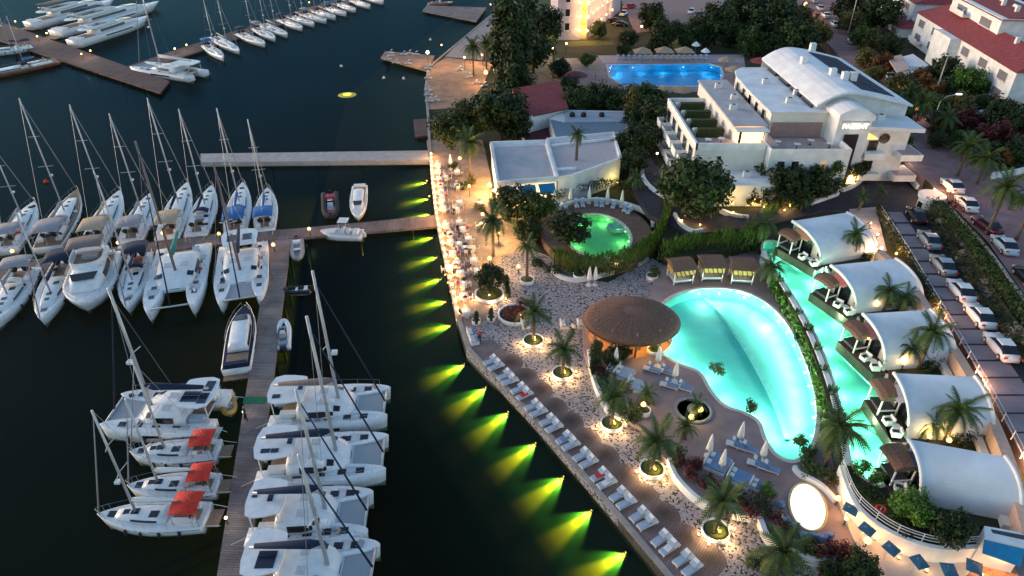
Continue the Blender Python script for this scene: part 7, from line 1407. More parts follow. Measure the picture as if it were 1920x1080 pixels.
for i, (x, y, z, lab) in enumerate(((1153, 690, ZT, 'leftmost closed white parasol beside the bar'), (1232, 688, ZT, 'closed white parasol over the two loungers near the pool'), (1264, 716, ZT, 'closed white parasol over the second two loungers near the pool'), (1327, 856, ZT, 'closed white parasol beside the blue double daybed'), (1351, 884, ZT, 'closed white parasol in front of the blue double daybed'), (1385, 832, ZT, 'closed white parasol of the lower loungers, left'), (1427, 866, ZT, 'closed white parasol of the lower loungers, right'), (1039, 388, 2.0, 'first closed parasol behind the oval pool'), (1069, 383, 2.0, 'second closed parasol behind the oval pool'), (1104, 381, 2.0, 'third closed parasol behind the oval pool'), (1138, 382, 2.0, 'fourth closed parasol behind the oval pool'), (1165, 388, 2.0, 'fifth closed parasol behind the oval pool'), (1104, 535, ZQ, 'left of two closed parasols below the bamboo hedge'), (1115, 535, ZQ, 'right of two closed parasols below the bamboo hedge'), (845, 318, ZQ, 'closed parasol at the upper end of the promenade'))):
    put(PAR, lab, P(x, y, z), i, 'closed white parasols')
for i, (x, y, a, z) in enumerate(((1248, 700, -0.45, ZT), (1222, 696, -0.45, ZT), (1280, 730, -0.45, ZT), (1254, 726, -0.45, ZT), (1400, 845, -0.45, ZT), (1380, 838, -0.45, ZT), (1440, 882, -0.45, ZT), (1420, 874, -0.45, ZT))):
    put(LGB, '%s lounger with blue cushion on the pool terrace, counted from the bar' % nth(i), P(x, y, z), a + math.pi, 'blue loungers on the pool terrace')
for i, (x, y, a) in enumerate(((1046, 392, 1.9), (1058, 388, 1.8), (1080, 386, 1.7), (1092, 385, 1.6), (1118, 384, 1.5), (1128, 385, 1.5), (1150, 388, 1.3), (1172, 394, 1.2), (1180, 398, 1.1))):
    put(LGP, '%s lounger behind the oval pool from the left' % nth(i), P(x, y, 2.01), a, 'loungers behind the oval pool')
for i in range(17):
    put(LGP, '%s lounger of the row behind the blue pool from the left' % nth(i), P(1158 + i * 10.4, 111.5, ZU + 0.02), 1.57, 'loungers behind the blue pool')
def daybed(label, px, z, rz, w, l, m=m_bluefab):
    r = thing('daybed', label, 'daybed', P(*px, z), rz, 'blue daybeds on the pool terrace'); B('base', (0, 0, 0.16), (w, l, 0.32), m_white2, r); B('mattress', (0, 0, 0.40), (w - 0.15, l - 0.15, 0.18), m, r); B('headboard', (-w / 2 + 0.06, 0, 0.55), (0.12, l, 0.6), m_white2, r)
    for s in (-1, 1): B('pillow', (-w / 2 + 0.35, s * l * 0.22, 0.54), (0.35, 0.5, 0.14), m_cloth, r)
daybed('blue daybed beside the leftmost terrace parasol', (1170, 704), ZT, -0.55, 1.8, 1.8, m_palefab); daybed('second pale daybed by the burgundy shrubs', (1190, 726), ZT, -0.55, 1.6, 1.6, m_palefab); daybed('large blue double daybed on the lower terrace', (1344, 872), ZT, -0.6, 1.9, 2.1); daybed('blue daybed at the lower terrace edge', (1386, 900), ZT, -0.6, 1.9, 1.6); daybed('small blue seat cube at the lower terrace edge', (1416, 914), ZT, -0.6, 0.9, 0.9); daybed('pale daybed against the parasol by the bar', (1150, 700), ZT, -0.5, 1.2, 1.2, m_palefab)
for i, (x, y) in enumerate(((1462, 950), (1472, 978), (1488, 992), (1506, 1008), (1524, 1010), (1538, 1014), (1552, 1010))):
    r = thing('tub_chair', '%s blue chair around the lower left of the glowing disc' % nth(i), 'chair', P(x, y, ZT), 0.5 + 0.25 * i, 'blue chairs around the glowing disc'); MB().lathe([(0.3, 0.0), (0.34, 0.4), (0.3, 0.42), (0, 0.42)], 10).build('seat', m_bluefab, r, True); MB().add([(0.36 * math.cos(t), 0.36 * math.sin(t), z) for z in (0.3, 0.8) for t in [2 + 0.35 * k_ for k_ in range(8)]], [(k_, k_ + 1, k_ + 9, k_ + 8) for k_ in range(7)]).build('backrest', m_bluefab, r)
for i, (x, y, a) in enumerate(((1582, 955, 0.9), (1612, 992, 0.7), (1656, 1028, 0.6), (1708, 1052, 0.3), (1764, 1066, -0.1), (1812, 1060, -0.5))):
    r = thing('square_parasol', '%s blue square parasol along the white ramp, counted from the glowing disc' % nth(i), 'parasol', P(x, y + 20, ZT + 0.2), a, 'blue square parasols along the ramp'); T('pole', [(0, 0, 0), (0, 0, 1.55)], 0.04, m_white2, r)
    c = MB().add([(-0.52, -0.52, 1.35), (0.52, -0.52, 1.35), (0.52, 0.52, 1.35), (-0.52, 0.52, 1.35), (0, 0, 1.62)], [(0, 1, 4), (1, 2, 4), (2, 3, 4), (3, 0, 4), (3, 2, 1, 0)]).build('canopy', mat('teal_blue_canvas', (0.03, 0.12, 0.20), 0.8), r); c.rotation_euler = (0.12, 0.05, 0)
    ground_lamp('%s warm lamp along the white ramp' % nth(i), P(x + 28, y + 20, ZT + 0.2), 5, g='lamps along the ramp')
# life ring
r = thing('life_ring', 'red and white life ring behind the ramp railing', 'life ring', P(1652, 954, ZU + 0.8)); MB().tube([(0.32 * math.cos(t), 0.32 * math.sin(t), 0.0) for t in [2 * math.pi * k / 16 for k in range(17)]], 0.09, 6).build('ring', m_redc, r, True); T('post', [(0, 0, -0.8), (0, 0, 0.1)], 0.04, m_white2, r)
# ---------------- promenade restaurant
m_chair = mat('pale_chair', (0.66, 0.58, 0.54), 0.8)
def chair_proto():
    mb = MB(); mb.box((0, 0, 0.44), (0.46, 0.46, 0.08)); mb.box((-0.21, 0, 0.68), (0.06, 0.46, 0.46))
    for sx in (-1, 1):
        for sy in (-1, 1): mb.box((sx * 0.19, sy * 0.19, 0.2), (0.05, 0.05, 0.4))
    return mb
def table_proto():
    r = thing('dining_table', 'x', 'table'); MB().box((0, 0, 0.74), (0.95, 0.95, 0.05)).build('top', m_cloth, r)
    MB().lathe([(0.66, 0.30), (0.62, 0.6), (0.56, 0.772), (0, 0.778)], 4, rz=R(45)).build('tablecloth', m_cloth, r); MB().lathe([(0.25, 0), (0.06, 0.05), (0.06, 0.72)], 8).build('leg', m_black, r)
    MB().lathe([(0.05, 0.78), (0.06, 0.86), (0, 0.9)], 6).build('candle', emit('candle_glow', (1.0, 0.7, 0.35), 4.0), r)
    return r
TBP = table_proto(); chm = chair_proto().build('dining_chair', m_chair); chm_used = [False]
TBL = [(821, 308), (821, 320), (824, 333), (835, 331), (826, 345), (827, 357), (828, 367), (829, 377), (831, 389), (836, 421), (844, 437), (845, 452), (849, 473), (856, 493), (863, 510), (869, 531), (870, 553), (874, 583), (857, 321), (857, 346), (861, 378), (856, 391), (861, 415), (867, 428), (860, 456), (878, 446), (872, 464), (885, 464), (888, 486), (895, 506), (901, 380), (842, 500), (905, 420)]
tpos = []
for i, (x, y) in enumerate(TBL):
    p = P(x, y, ZQ + 0.7); p.z = ZQ; a = rnd.uniform(-0.15, 0.15) + 0.12; tpos.append((p, a))
    put(TBP, '%s white dining table of the promenade, counted down the quay side then the inner side' % nth(i), p, a, 'dining tables on the promenade')
    for j in range(4):
        o = chm if not chm_used[0] else bpy.data.objects.new('dining_chair', chm.data)
        if chm_used[0]: COL.objects.link(o)
        chm_used[0] = True; b = a + j * math.pi / 2; d = 0.78; o.location = (p.x - math.cos(b) * d, p.y - math.sin(b) * d, ZQ); o.rotation_euler = (0, 0, b)
        tag(o, 'pale dining chair on the %s side of the %s promenade table' % (('water', 'near', 'land', 'far')[j], nth(i)), 'chair', 'dining chairs on the promenade')
# quay lamps
qs = smooth_poly(XY([(806, 290), (808, 335), (815, 400), (822, 440), (833, 490), (845, 545), (858, 600)], ZQ + 0.1), 3, False); k = 0
for x, y, a in along(offset(qs, 0.25), 1.75):
    if k > 31: break
    r = thing('kerb_lamp', '%s warm kerb lamp along the promenade edge, counted from the breakwater' % nth(k), 'lamp', (x, y, ZQ + 0.1), a, 'kerb lamps along the promenade'); B('post', (0, 0, 0.2), (0.12, 0.12, 0.4), m_white2, r); MB().lathe([(0, 0.38), (0.16, 0.44), (0.19, 0.56), (0.12, 0.7), (0, 0.74)], 10).build('globe', emit('kerb_globe', (1.0, 0.58, 0.22), 2.2), r, True); point_light(r, (0, 0, 0.95), 48, (1.0, 0.52, 0.18), 0.18); k += 1
for i, (x, y) in enumerate(((838, 452), (842, 467), (847, 482), (852, 500), (836, 515), (841, 530), (846, 547), (851, 568), (857, 588), (858, 600), (801, 339), (806, 368))):
    p = P(x - 1, y, 0.55); r = thing('quay_face_lamp', '%s small yellow lamp on the face of the promenade quay' % nth(i), 'lamp', p, 0, 'lamps on the quay face'); MB().lathe([(0, -0.1), (0.1, -0.05), (0.12, 0.05), (0, 0.14)], 8).build('glass', emit('quay_lamp_glass', (1.0, 0.55, 0.10), 1.6), r, True); B('bracket', (0.12, 0, 0), (0.2, 0.06, 0.06), m_black, r)
# ---------------- underwater floodlights at the foot of the quay
UW = [(805, 340), (807, 371), (811, 400), (817, 443), (825, 480), (835, 520), (845, 563), (855, 608), (872, 682), (913, 725), (957, 770), (1005, 830), (1063, 890), (1118, 952), (1188, 1028)]
UT = [(765, 341), (765, 373), (765, 402), (770, 448), (775, 488), (785, 532), (795, 566), (805, 612), (810, 700), (865, 755), (915, 800), (955, 865), (1005, 928), (1055, 995), (1095, 1065)]
def spot(parent, loc, tgt, power, col, ang_, blend, r_=0.12, nm='beam'):
    d = bpy.data.lights.new(nm, 'SPOT'); d.energy = power; d.color = col; d.spot_size = R(ang_); d.spot_blend = blend; d.shadow_soft_size = r_
    o = bpy.data.objects.new(nm, d); COL.objects.link(o); o.location = loc; v = Vector(tgt) - Vector(loc); o.rotation_euler = v.to_track_quat('-Z', 'Y').to_euler()
    return d
for i, ((x, y), (tx, ty)) in enumerate(zip(UW, UT)):
    p = P(x, y, -0.35); t = P(tx, ty, -0.35); best = None
    for (ax, ay), (bx, by) in zip(quay, quay[1:]):
        ab = Vector((bx - ax, by - ay, 0)); u = max(0, min(1, ((p.x - ax) * ab.x + (p.y - ay) * ab.y) / ab.length_squared)); qp = Vector((ax, ay, -0.35)) + ab * u
        if best is None or (qp - p).length < best[0]: best = ((qp - p).length, qp, Vector((ab.y, -ab.x, 0)).normalized())
    p = best[1] + best[2] * 0.50; p.z = -0.36
    dv = (t - p); dv.z = 0; dv.normalize(); dv = (dv + best[2] * 0.6).normalized()
    r = thing('underwater_floodlight', '%s underwater floodlight at the foot of the quay, counted from the breakwater' % nth(i), 'floodlight', p, math.atan2(dv.y, dv.x), 'underwater floodlights along the quay')
    MB().lathe([(0.0, -0.12), (0.14, -0.1), (0.17, 0.05), (0.12, 0.1)], 10).build('housing', m_black, r).rotation_euler = (0, R(90), 0); MB().lathe([(0.0, 0.11), (0.09, 0.1)], 10).build('lens', emit('floodlight_lens', (1.0, 0.75, 0.25), 1.2), r).rotation_euler = (0, R(90), 0)
    st = p + dv * 0.12 + Vector((0, 0, 0.06)); k_ = 1.0 if i < 8 else 1.35
    def beam(yaw, el, cone, power, col, blend=1.0):
        ca, sa = math.cos(yaw), math.sin(yaw); h = Vector((dv.x * ca - dv.y * sa, dv.x * sa + dv.y * ca, 0)); e = R(el)
        spot(r, st, st + h * math.cos(e) - Vector((0, 0, math.sin(e))), power * k_ * rnd.uniform(0.8, 1.15), col, cone, blend, 0.05)
    beam(0, 45, 92, 300, (1.0, 0.42, 0.06)); beam(0, 21, 42, 3000, (1.0, 0.40, 0.0)); beam(0, 17, 35, 13000, (0.92, 0.45, 0.0))
    for yw in (-0.36, 0.0, 0.36): beam(yw, 22, 45, 15000 if yw == 0 else 9500, (0.09, 0.30, 0.012))
# lone light in open water
p = P(651, 178, -0.25); r = thing('underwater_floodlight', 'single round yellow light glowing in open water', 'floodlight', p); MB().lathe([(0, -0.1), (1.9, -0.05), (2.0, 0.0), (1.4, 0.12), (0, 0.14)], 24).build('lens', emit('open_water_lens', (0.55, 0.42, 0.05), 0.45), r, True); MB().lathe([(0.0, 0.15), (0.9, 0.15)], 16).build('core', emit('open_water_core', (1.0, 0.8, 0.15), 0.8), r)
# ---------------- garden and street lamps
def post_lamp(label, px, z, h, power=40, col=(1.0, 0.62, 0.26), m=None, rr=0.16, g='post lamps in the gardens'):
    p = P(*px, z + h); p.z = z; r = thing('post_lamp', label, 'lamp', p, 0, g); T('post', [(0, 0, 0), (0, 0, h)], 0.045, m_black, r); MB().lathe([(0, 0), (rr, rr * 0.6), (rr * 1.1, rr * 1.3), (rr * 0.6, rr * 2), (0, rr * 2.2)], 10).build('globe', m or m_lampw, r, True, loc=(0, 0, h)); point_light(r, (0, 0, h + rr * 3.2), power, col, 0.2)
for lab, px, z, h, pw, col, m, rr in (('tall bright lamp at the corner of the sun deck', (802, 102), ZQ, 3.0, 420, (1, 0.5, 0.16), m_lampc, 0.4), ('white lamp under the sun deck palm', (871, 110), ZQ, 2.2, 120, (1, 0.85, 0.5), m_lampc, 0.22), ('warm lamp right of the sun deck palm', (911, 140), ZQ, 2.2, 420, (1, 0.5, 0.12), m_lampw, 0.4), ('orange lantern behind the sun deck palm', (904, 105), ZQ, 2.0, 300, (1, 0.5, 0.1), m_lampw, 0.22), ('bright lamp under the dark tree of the floodlit building', (1038, 96), ZU, 2.0, 160, (0.9, 0.8, 0.2), m_lampc, 0.4), ('greenish lamp on the lit lawn above the sunshades', (1279, 60), ZU, 1.5, 160, (0.75, 0.9, 0.1), emit('green_lamp_glass', (0.8, 1.0, 0.2), 8.0), 0.4), ('white globe on the far path', (1062, 84), ZU, 2.0, 40, (1, 0.8, 0.6), m_lampc, 0.25), ('white globe beside the forecourt', (1203, 52), ZU, 2.2, 30, (1, 0.9, 0.8), m_lampc, 0.3), ('garden lamp before the restaurant, left', (1102, 346), ZQ, 1.0, 40, (1, 0.75, 0.2), m_lampy, 0.2), ('garden lamp before the restaurant, middle', (1134, 335), ZQ, 1.0, 25, (1, 0.75, 0.2), m_lampy, 0.14), ('garden lamp before the restaurant, right', (1157, 344), ZQ, 1.0, 30, (1, 0.75, 0.2), m_lampy, 0.16), ('lamp at the restaurant corner', (918, 350), ZQ, 2.4, 120, (1, 0.66, 0.28), m_lampc, 0.25), ('second lamp at the restaurant corner', (926, 360), ZQ, 1.4, 70, (1, 0.66, 0.28), m_lampc, 0.2), ('warm lamp on the sand path', (972, 503), ZQ, 0.8, 60, (1, 0.6, 0.25), m_lampw, 0.2), ('warm lamp in the middle of the promenade', (880, 352), ZQ, 1.5, 100, (1, 0.62, 0.2), m_lampy, 0.2), ('warm lamp under the tall promenade palm', (918, 488), ZQ, 0.9, 110, (1, 0.6, 0.15), m_lampy, 0.22), ('warm lamp beside the sand path', (905, 405), ZQ, 1.5, 140, (1, 0.6, 0.2), m_lampw, 0.22), ('warm lamp on the upper sand path', (935, 440), ZQ, 1.6, 280, (1, 0.6, 0.22), m_lampw, 0.2), ('lamp at the upper end of the promenade', (862, 300), ZQ, 2.0, 130, (1, 0.62, 0.25), m_lampw, 0.25), ('small lamp in the bamboo below the oval pool', (1154, 498), ZQ, 0.7, 15, (1, 0.85, 0.4), m_lampc, 0.13), ('lamp at the head of the turning circle', (1232, 290), ZU, 2.0, 30, (1, 0.9, 0.7), m_lampc, 0.18), ('orange lamp beside the huge round tree', (1372, 384), ZU, 1.2, 40, (1, 0.65, 0.15), m_lampy, 0.22), ('lamp at the hotel apron corner', (1385, 356), ZU, 2.0, 30, (1, 0.5, 0.12), m_lampw, 0.12), ('white lamp on the traffic island', (1689, 303), ZU, 2.4, 40, (1, 0.9, 0.7), m_lampc, 0.22), ('warm lamp at the gatehouse', (1747, 366), ZU, 1.6, 120, (1, 0.62, 0.3), m_lampc, 0.3), ('orange lamp beside the scooters', (1778, 360), ZS, 1.5, 90, (1, 0.4, 0.1), m_lampw, 0.25), ('lamp on the stairs, upper', (1632, 420), ZU, 0.8, 60, (1, 0.66, 0.4), m_lampc, 0.14), ('lamp on the stairs, middle', (1645, 442), ZU, 0.8, 60, (1, 0.66, 0.4), m_lampc, 0.14), ('lamp at the stair foot', (1652, 468), ZU, 0.9, 80, (1, 0.6, 0.3), m_lampc, 0.2), ('second lamp at the stair foot', (1649, 480), ZU, 0.7, 60, (1, 0.6, 0.3), m_lampc, 0.2), ('orange lamp below the car park hedge', (1680, 478), ZU, 0.8, 80, (1, 0.45, 0.12), m_lampw, 0.14), ('lamp below the second bungalow palm', (1643, 575), ZU, 0.6, 20, (1, 0.6, 0.2), m_lampw, 0.14), ('lamp below the third bungalow palm', (1694, 684), ZU, 0.6, 30, (1, 0.55, 0.15), m_lampw, 0.2), ('left lamp below the fourth bungalow palm', (1742, 822), ZU, 0.5, 25, (1, 0.6, 0.2), m_lampw, 0.2), ('right lamp below the fourth bungalow palm', (1778, 829), ZU, 0.5, 25, (1, 0.6, 0.2), m_lampw, 0.2), ('lantern in the bar-side pot', (1227, 640), ZT, 1.2, 40, (1, 0.66, 0.2), m_lampc, 0.18), ('tall candle lamp in the terrace-edge pot', (1206, 762), ZT, 1.0, 30, (1, 0.66, 0.25), m_lampw, 0.22), ('orange lamp behind the glowing disc', (1570, 938), ZT, 0.6, 22, (1, 0.5, 0.12), m_lampw, 0.2), ('second orange lamp behind the glowing disc', (1586, 975), ZT, 0.6, 22, (1, 0.45, 0.12), m_lampw, 0.16), ('orange lamp on the ramp foot', (1625, 1018), ZT, 0.6, 30, (1, 0.42, 0.12), m_lampw, 0.25), ('lamp at the head of the finger pier', (580, 432), 0.7, 0.8, 14, (1, 0.5, 0.15), m_lampw, 0.22), ('lamp at the end of the main pier', (513, 462), 0.7, 0.8, 14, (1, 0.5, 0.15), m_lampw, 0.22), ('lamp at the stern of the beige sailboat', (306, 440), 0.7, 1.0, 14, (1, 0.6, 0.2), m_lampw, 0.22), ('lamp on the left of the finger pier', (24, 474), 0.7, 0.8, 14, (1, 0.6, 0.3), m_lampw, 0.22), ('lamp between the blue-canopied sailboats', (411, 441), 0.7, 0.9, 12, (1, 0.7, 0.2), m_lampy, 0.2), ('lamp on the pier under the teal catamaran', (222, 458), 0.7, 0.9, 12, (1, 0.6, 0.3), m_lampw, 0.2), ('white lamp midway along the main pier', (457, 774), 0.65, 0.6, 8, (1, 0.9, 0.7), m_lampc, 0.12), ('white lamp near the camera end of the main pier', (424, 973), 0.65, 0.6, 8, (1, 0.9, 0.7), m_lampc, 0.12), ('first lamp on the long pier', (29, 42), 0.8, 1.0, 40, (1, 0.75, 0.5), m_lampw, 0.22), ('second lamp on the long pier', (70, 70), 0.8, 1.0, 40, (1, 0.75, 0.5), m_lampw, 0.22), ('third lamp on the long pier', (88, 64), 0.8, 1.0, 40, (1, 0.75, 0.5), m_lampw, 0.22), ('fourth lamp on the long pier', (153, 103), 0.8, 1.0, 40, (1, 0.75, 0.5), m_lampw, 0.2), ('fifth lamp on the long pier', (170, 97), 0.8, 1.0, 40, (1, 0.75, 0.5), m_lampw, 0.2), ('lamp where the far pier starts', (328, 93), 0.7, 1.0, 30, (1, 0.75, 0.5), m_lampc, 0.22), ('second lamp on the far pier', (350, 86), 0.7, 1.0, 30, (1, 0.75, 0.5), m_lampw, 0.22), ('lamp on the far end of the far pier', (580, 6), 0.7, 1.0, 30, (1, 0.75, 0.5), m_lampw, 0.22), ('lamp on the shore path, farther', (920, 10), ZQ, 1.2, 40, (1, 0.7, 0.4), m_lampw, 0.2), ('lamp on the shore path, nearer', (828, 86), ZQ, 1.0, 40, (1, 0.7, 0.4), m_lampw, 0.2), ('yellow lamp before the long white house', (1778, 84), ZS, 2.0, 120, (1, 0.7, 0.15), m_lampy, 0.3), ('warm lamp under the kiosks', (1757, 100), ZS, 1.2, 60, (1, 0.6, 0.3), m_lampw, 0.25), ('first street-side lamp below the kiosks', (1690, 168), ZS, 1.5, 60, (1, 0.7, 0.3), m_lampw, 0.2), ('second street-side lamp below the kiosks', (1719, 208), ZS, 1.5, 60, (1, 0.7, 0.3), m_lampw, 0.25), ('orange lamp at the top of the street', (1640, 2), ZS, 2.0, 200, (1, 0.5, 0.15), m_lampw, 0.5), ('lamp before the far shops, left', (1492, 20), ZS, 2.0, 260, (1, 0.55, 0.25), m_lampc, 0.5), ('lamp before the far shops, right', (1510, 12), ZS, 2.0, 260, (1, 0.4, 0.12), m_lampw, 0.5)):
    post_lamp(lab, px, z, h, pw, col, m, rr)
for i, (x, y) in enumerate(((1410, 386), (1432, 392), (1450, 372), (1462, 362), (1470, 398), (1480, 390), (1523, 366), (1543, 372), (1548, 344), (1569, 362), (1576, 348), (1596, 347), (1601, 331), (1621, 332), (1642, 310), (1278, 418), (1312, 426), (1374, 402), (1396, 380), (1612, 290), (1608, 276))):
    ground_lamp('%s small warm lamp along the asphalt drive, counted from the left' % nth(i), P(x, y, ZU + 0.3), 34, (1.0, 0.55, 0.16), 'small warm lamps along the drive', m=m_lampw, h=0.3)
for i, (x, y) in enumerate(((1282, 896), (1298, 925), (1320, 944), (1262, 868), (1415, 973), (1455, 1030), (1160, 785), (1112, 712), (1108, 690), (1178, 792), (1520, 1056))):
    ground_lamp('%s low lamp along the foot of the terrace walls, counted irregularly' % nth(i) if False else '%s low lamp at the foot of the curved terrace walls' % nth(i), P(x, y, ZQ), 20, g='low lamps along the terrace walls')
# square lane lights
for g_ in range(3):
    for i in range(3):
        x, y = ((1739, 582), (1815, 700), (1886, 855))[g_]; x += i * (5, 6.5, 6)[g_]; y += i * (7, 13, 18)[g_]
        p = P(x, y, ZU + 1.0); o = B('wall_light', (p.x, p.y, p.z), (0.3, 0.3, 0.42), emit('square_lane_light', (1.0, 0.75, 0.5), 2.0)); tag(o, '%s square lamp of the %s group along the lane wall' % (nth(i), ('far', 'middle', 'near')[g_]), 'lamp', 'square lamps along the lane'); point_light(o, (p.x + 0.6, p.y - 0.2, p.z + 0.3), 70, (1.0, 0.50, 0.25), 0.2)
# tall lamp masts
for lab, b, t in (('tall slender lamp mast beside the street, farther', (1587, 75), -30), ('tall slender lamp mast below the long white house', (1748, 192), 104)):
    p = P(*b, ZS); h = HT(p, t); r = thing('lamp_mast', lab, 'lamp mast', p); T('mast', [(0, 0, 0), (0, 0, h - ZS)], [0.16, 0.08], mat('galvanised_mast', (0.42, 0.40, 0.38), 0.5, metal=0.3), r, 8); B('head', (0, 0, h - ZS), (0.9, 0.3, 0.15), m_white2, r)
p = P(1750, 225, ZS); r = thing('street_lamp', 'curved street lamp leaning over the garden', 'street lamp', p); T('post', [(0, 0, 0), (0.1, 0, 3.2), (0.9, 0, 4.2), (2.6, 0, 4.6)], 0.07, m_alu, r, 6); B('head', (2.9, 0, 4.6), (0.9, 0.35, 0.14), emit('street_lamp_head', (0.9, 0.95, 1.0), 2.0), r)
# sunbeds on the sun deck
for i, (x, y, a) in enumerate(((733, 100, 0), (733, 105, 0), (727, 112, 0), (757, 103, 0), (768, 101, 0), (780, 103, 0), (742, 119, 0), (765, 120, 0), (803, 130, 0), (803, 148, 0), (803, 170, 0), (803, 179, 0), (805, 191, 0), (816, 189, 0), (862, 132, 0.6), (880, 145, 0.6), (893, 158, 0.6), (908, 162, 0.6))):
    put(LGP, '%s white sunbed of the far sun deck, counted from the landing stage' % nth(i), P(x, y, ZQ + 0.02), a, 'sunbeds on the far sun deck')
# ---------------- cars
def car_w(t): return 0.90 * (1 - abs(2 * t - 1) ** 5 * 0.22)
def car_proto(paint):
    r = thing('parked_car', 'x', 'car'); L_, W_ = 4.4, 1.8
    low = []
    for t, zt_ in ((0, 0.62), (0.03, 0.78), (0.28, 0.90), (0.6, 0.95), (0.93, 0.98), (0.985, 0.85), (1.0, 0.6)):
        w = car_w(t); x = L_ / 2 - L_ * t; low.append([(x, -w, 0.28), (x, -w * 1.0, zt_ * 0.75), (x, -w * 0.88, zt_), (x, w * 0.88, zt_), (x, w, zt_ * 0.75), (x, w, 0.28)])
    MB().loft(low).build('body', paint, r, True)
    cab = []
    for x, z, w in ((1.0, 0.92, 0.78), (0.30, 1.40, 0.64), (-0.85, 1.44, 0.64), (-1.75, 0.97, 0.72)): cab.append([(x, -w - (0.04 if z < 1.2 else 0), z - 0.06), (x, -w, z), (x, w, z), (x, w + (0.04 if z < 1.2 else 0), z - 0.06)])
    MB().loft([[(x, -0.8 if z < 1.2 else -0.66, 0.88), (x, -w, z), (x, w, z), (x, 0.8 if z < 1.2 else 0.66, 0.88)] for x, z, w in ((1.02, 0.93, 0.76), (0.32, 1.38, 0.62), (-0.85, 1.42, 0.62), (-1.78, 0.98, 0.70))]).build('glasshouse', m_darkwin, r)
    MB().loft([[(x, -w, z - 0.05), (x, -w * 0.95, z + 0.02), (x, w * 0.95, z + 0.02), (x, w, z - 0.05)] for x, z, w in ((0.28, 1.38, 0.65), (-0.25, 1.43, 0.66), (-0.9, 1.42, 0.65))]).build('roof', paint, r)
    for sx in (1.38, -1.36):
        for sy in (-1, 1):
            wv = MB().lathe([(0.0, -0.1), (0.3, -0.1), (0.33, 0), (0.3, 0.1), (0, 0.1)], 12).build('wheel', m_black, r, loc=(sx, sy * 0.80, 0.32)); wv.rotation_euler = (R(90), 0, 0); MB().lathe([(0.19, -0.115), (0.19, 0.115)], 10).build('rim', m_alu, wv)
    for s in (-1, 1):
        B('headlight', (2.1, s * 0.62, 0.68), (0.18, 0.34, 0.16), m_cloth, r); B('taillight', (-2.14, s * 0.66, 0.78), (0.12, 0.3, 0.18), m_redc, r); B('mirror', (0.75, s * 0.97, 0.98), (0.16, 0.2, 0.12), paint, r)
    return r
m_cw = mat('white_car_paint', (0.75, 0.76, 0.78), 0.25, var=0.03); m_cs = mat('silver_car_paint', (0.34, 0.38, 0.43), 0.3, metal=0.4, var=0.03); m_ck = mat('black_car_paint', (0.012, 0.014, 0.02), 0.25, var=0.03); m_cr = mat('red_car_paint', (0.40, 0.01, 0.02), 0.3, var=0.03); m_cd = mat('maroon_car_paint', (0.07, 0.012, 0.02), 0.3, var=0.03); m_cb = mat('pale_blue_car_paint', (0.42, 0.52, 0.60), 0.3, var=0.03)
CP = {k: car_proto(v) for k, v in (('w', m_cw), ('s', m_cs), ('k', m_ck), ('r', m_cr), ('d', m_cd), ('b', m_cb))}
for key, a, b, z, lab, grp in (('k', (1705, 392), (1728, 430), ZP, 'black car at the head of the car park', 'cars in the car park'), ('s', (1728, 440), (1752, 474), ZP, 'silver car with dark glass, second in the car park', 'cars in the car park'), ('s', (1752, 486), (1780, 524), ZP, 'silver car, third in the car park', 'cars in the car park'), ('w', (1785, 534), (1814, 572), ZP, 'white car, fourth in the car park', 'cars in the car park'), ('w', (1818, 580), (1850, 620), ZP, 'white car, fifth in the car park', 'cars in the car park'), ('w', (1856, 636), (1892, 682), ZP, 'white car nearest to the camera in the car park', 'cars in the car park'), ('w', (1770, 342), (1798, 368), ZS, 'white car beside the gate lamps', 'cars along the street'), ('w', (1796, 374), (1824, 404), ZS, 'second white car beside the gate', 'cars along the street'), ('d', (1832, 418), (1864, 442), ZS, 'dark maroon car under the street palm', 'cars along the street'), ('b', (1864, 448), (1898, 486), ZS, 'pale blue car on the right of the street', 'cars along the street'), ('k', (1905, 505), (1945, 550), ZS, 'dark car cut by the right edge', 'cars along the street'), ('r', (1662, 228), (1690, 248), ZS, 'red car beside the hotel balconies', 'cars along the street'), ('k', (1730, 210), (1752, 236), ZS, 'black car under the curved street lamp', 'cars along the street'), ('w', (1588, 72), (1606, 90), ZS, 'white car on the far street, nearest of its row', 'cars along the street'), ('w', (1555, 42), (1575, 58), ZS, 'white car on the far street, second of its row', 'cars along the street'), ('w', (1540, 26), (1556, 40), ZS, 'white car on the far street, third of its row', 'cars along the street'), ('b', (1530, 12), (1544, 26), ZS, 'pale car on the far street, fourth of its row', 'cars along the street'), ('s', (1520, -2), (1534, 12), ZS, 'silver car on the far street, fifth of its row', 'cars along the street'), ('w', (1655, 138), (1675, 158), ZS, 'white car half hidden by street shrubs', 'cars along the street'), ('w', (1160, 34), (1178, 24), ZU, 'white car beside the floodlit building', 'cars on the forecourt'), ('k', (1140, 40), (1165, 44), ZU, 'black car beside the floodlit building', 'cars on the forecourt'), ('k', (1150, 48), (1175, 50), ZU, 'second black car beside the floodlit building', 'cars on the forecourt'), ('r', (1168, 18), (1192, 14), ZU, 'red car beside the floodlit building', 'cars on the forecourt'), ('w', (1290, 30), (1302, 20), ZU, 'white car on the right of the forecourt', 'cars on the forecourt'), ('k', (1302, 38), (1318, 26), ZU, 'dark car on the right of the forecourt', 'cars on the forecourt')):
    p, q = P(*a, z), P(*b, z); d = q - p; c = (p + q) / 2; put(CP[key], lab, c, math.atan2(d.y, d.x) + math.pi, grp)
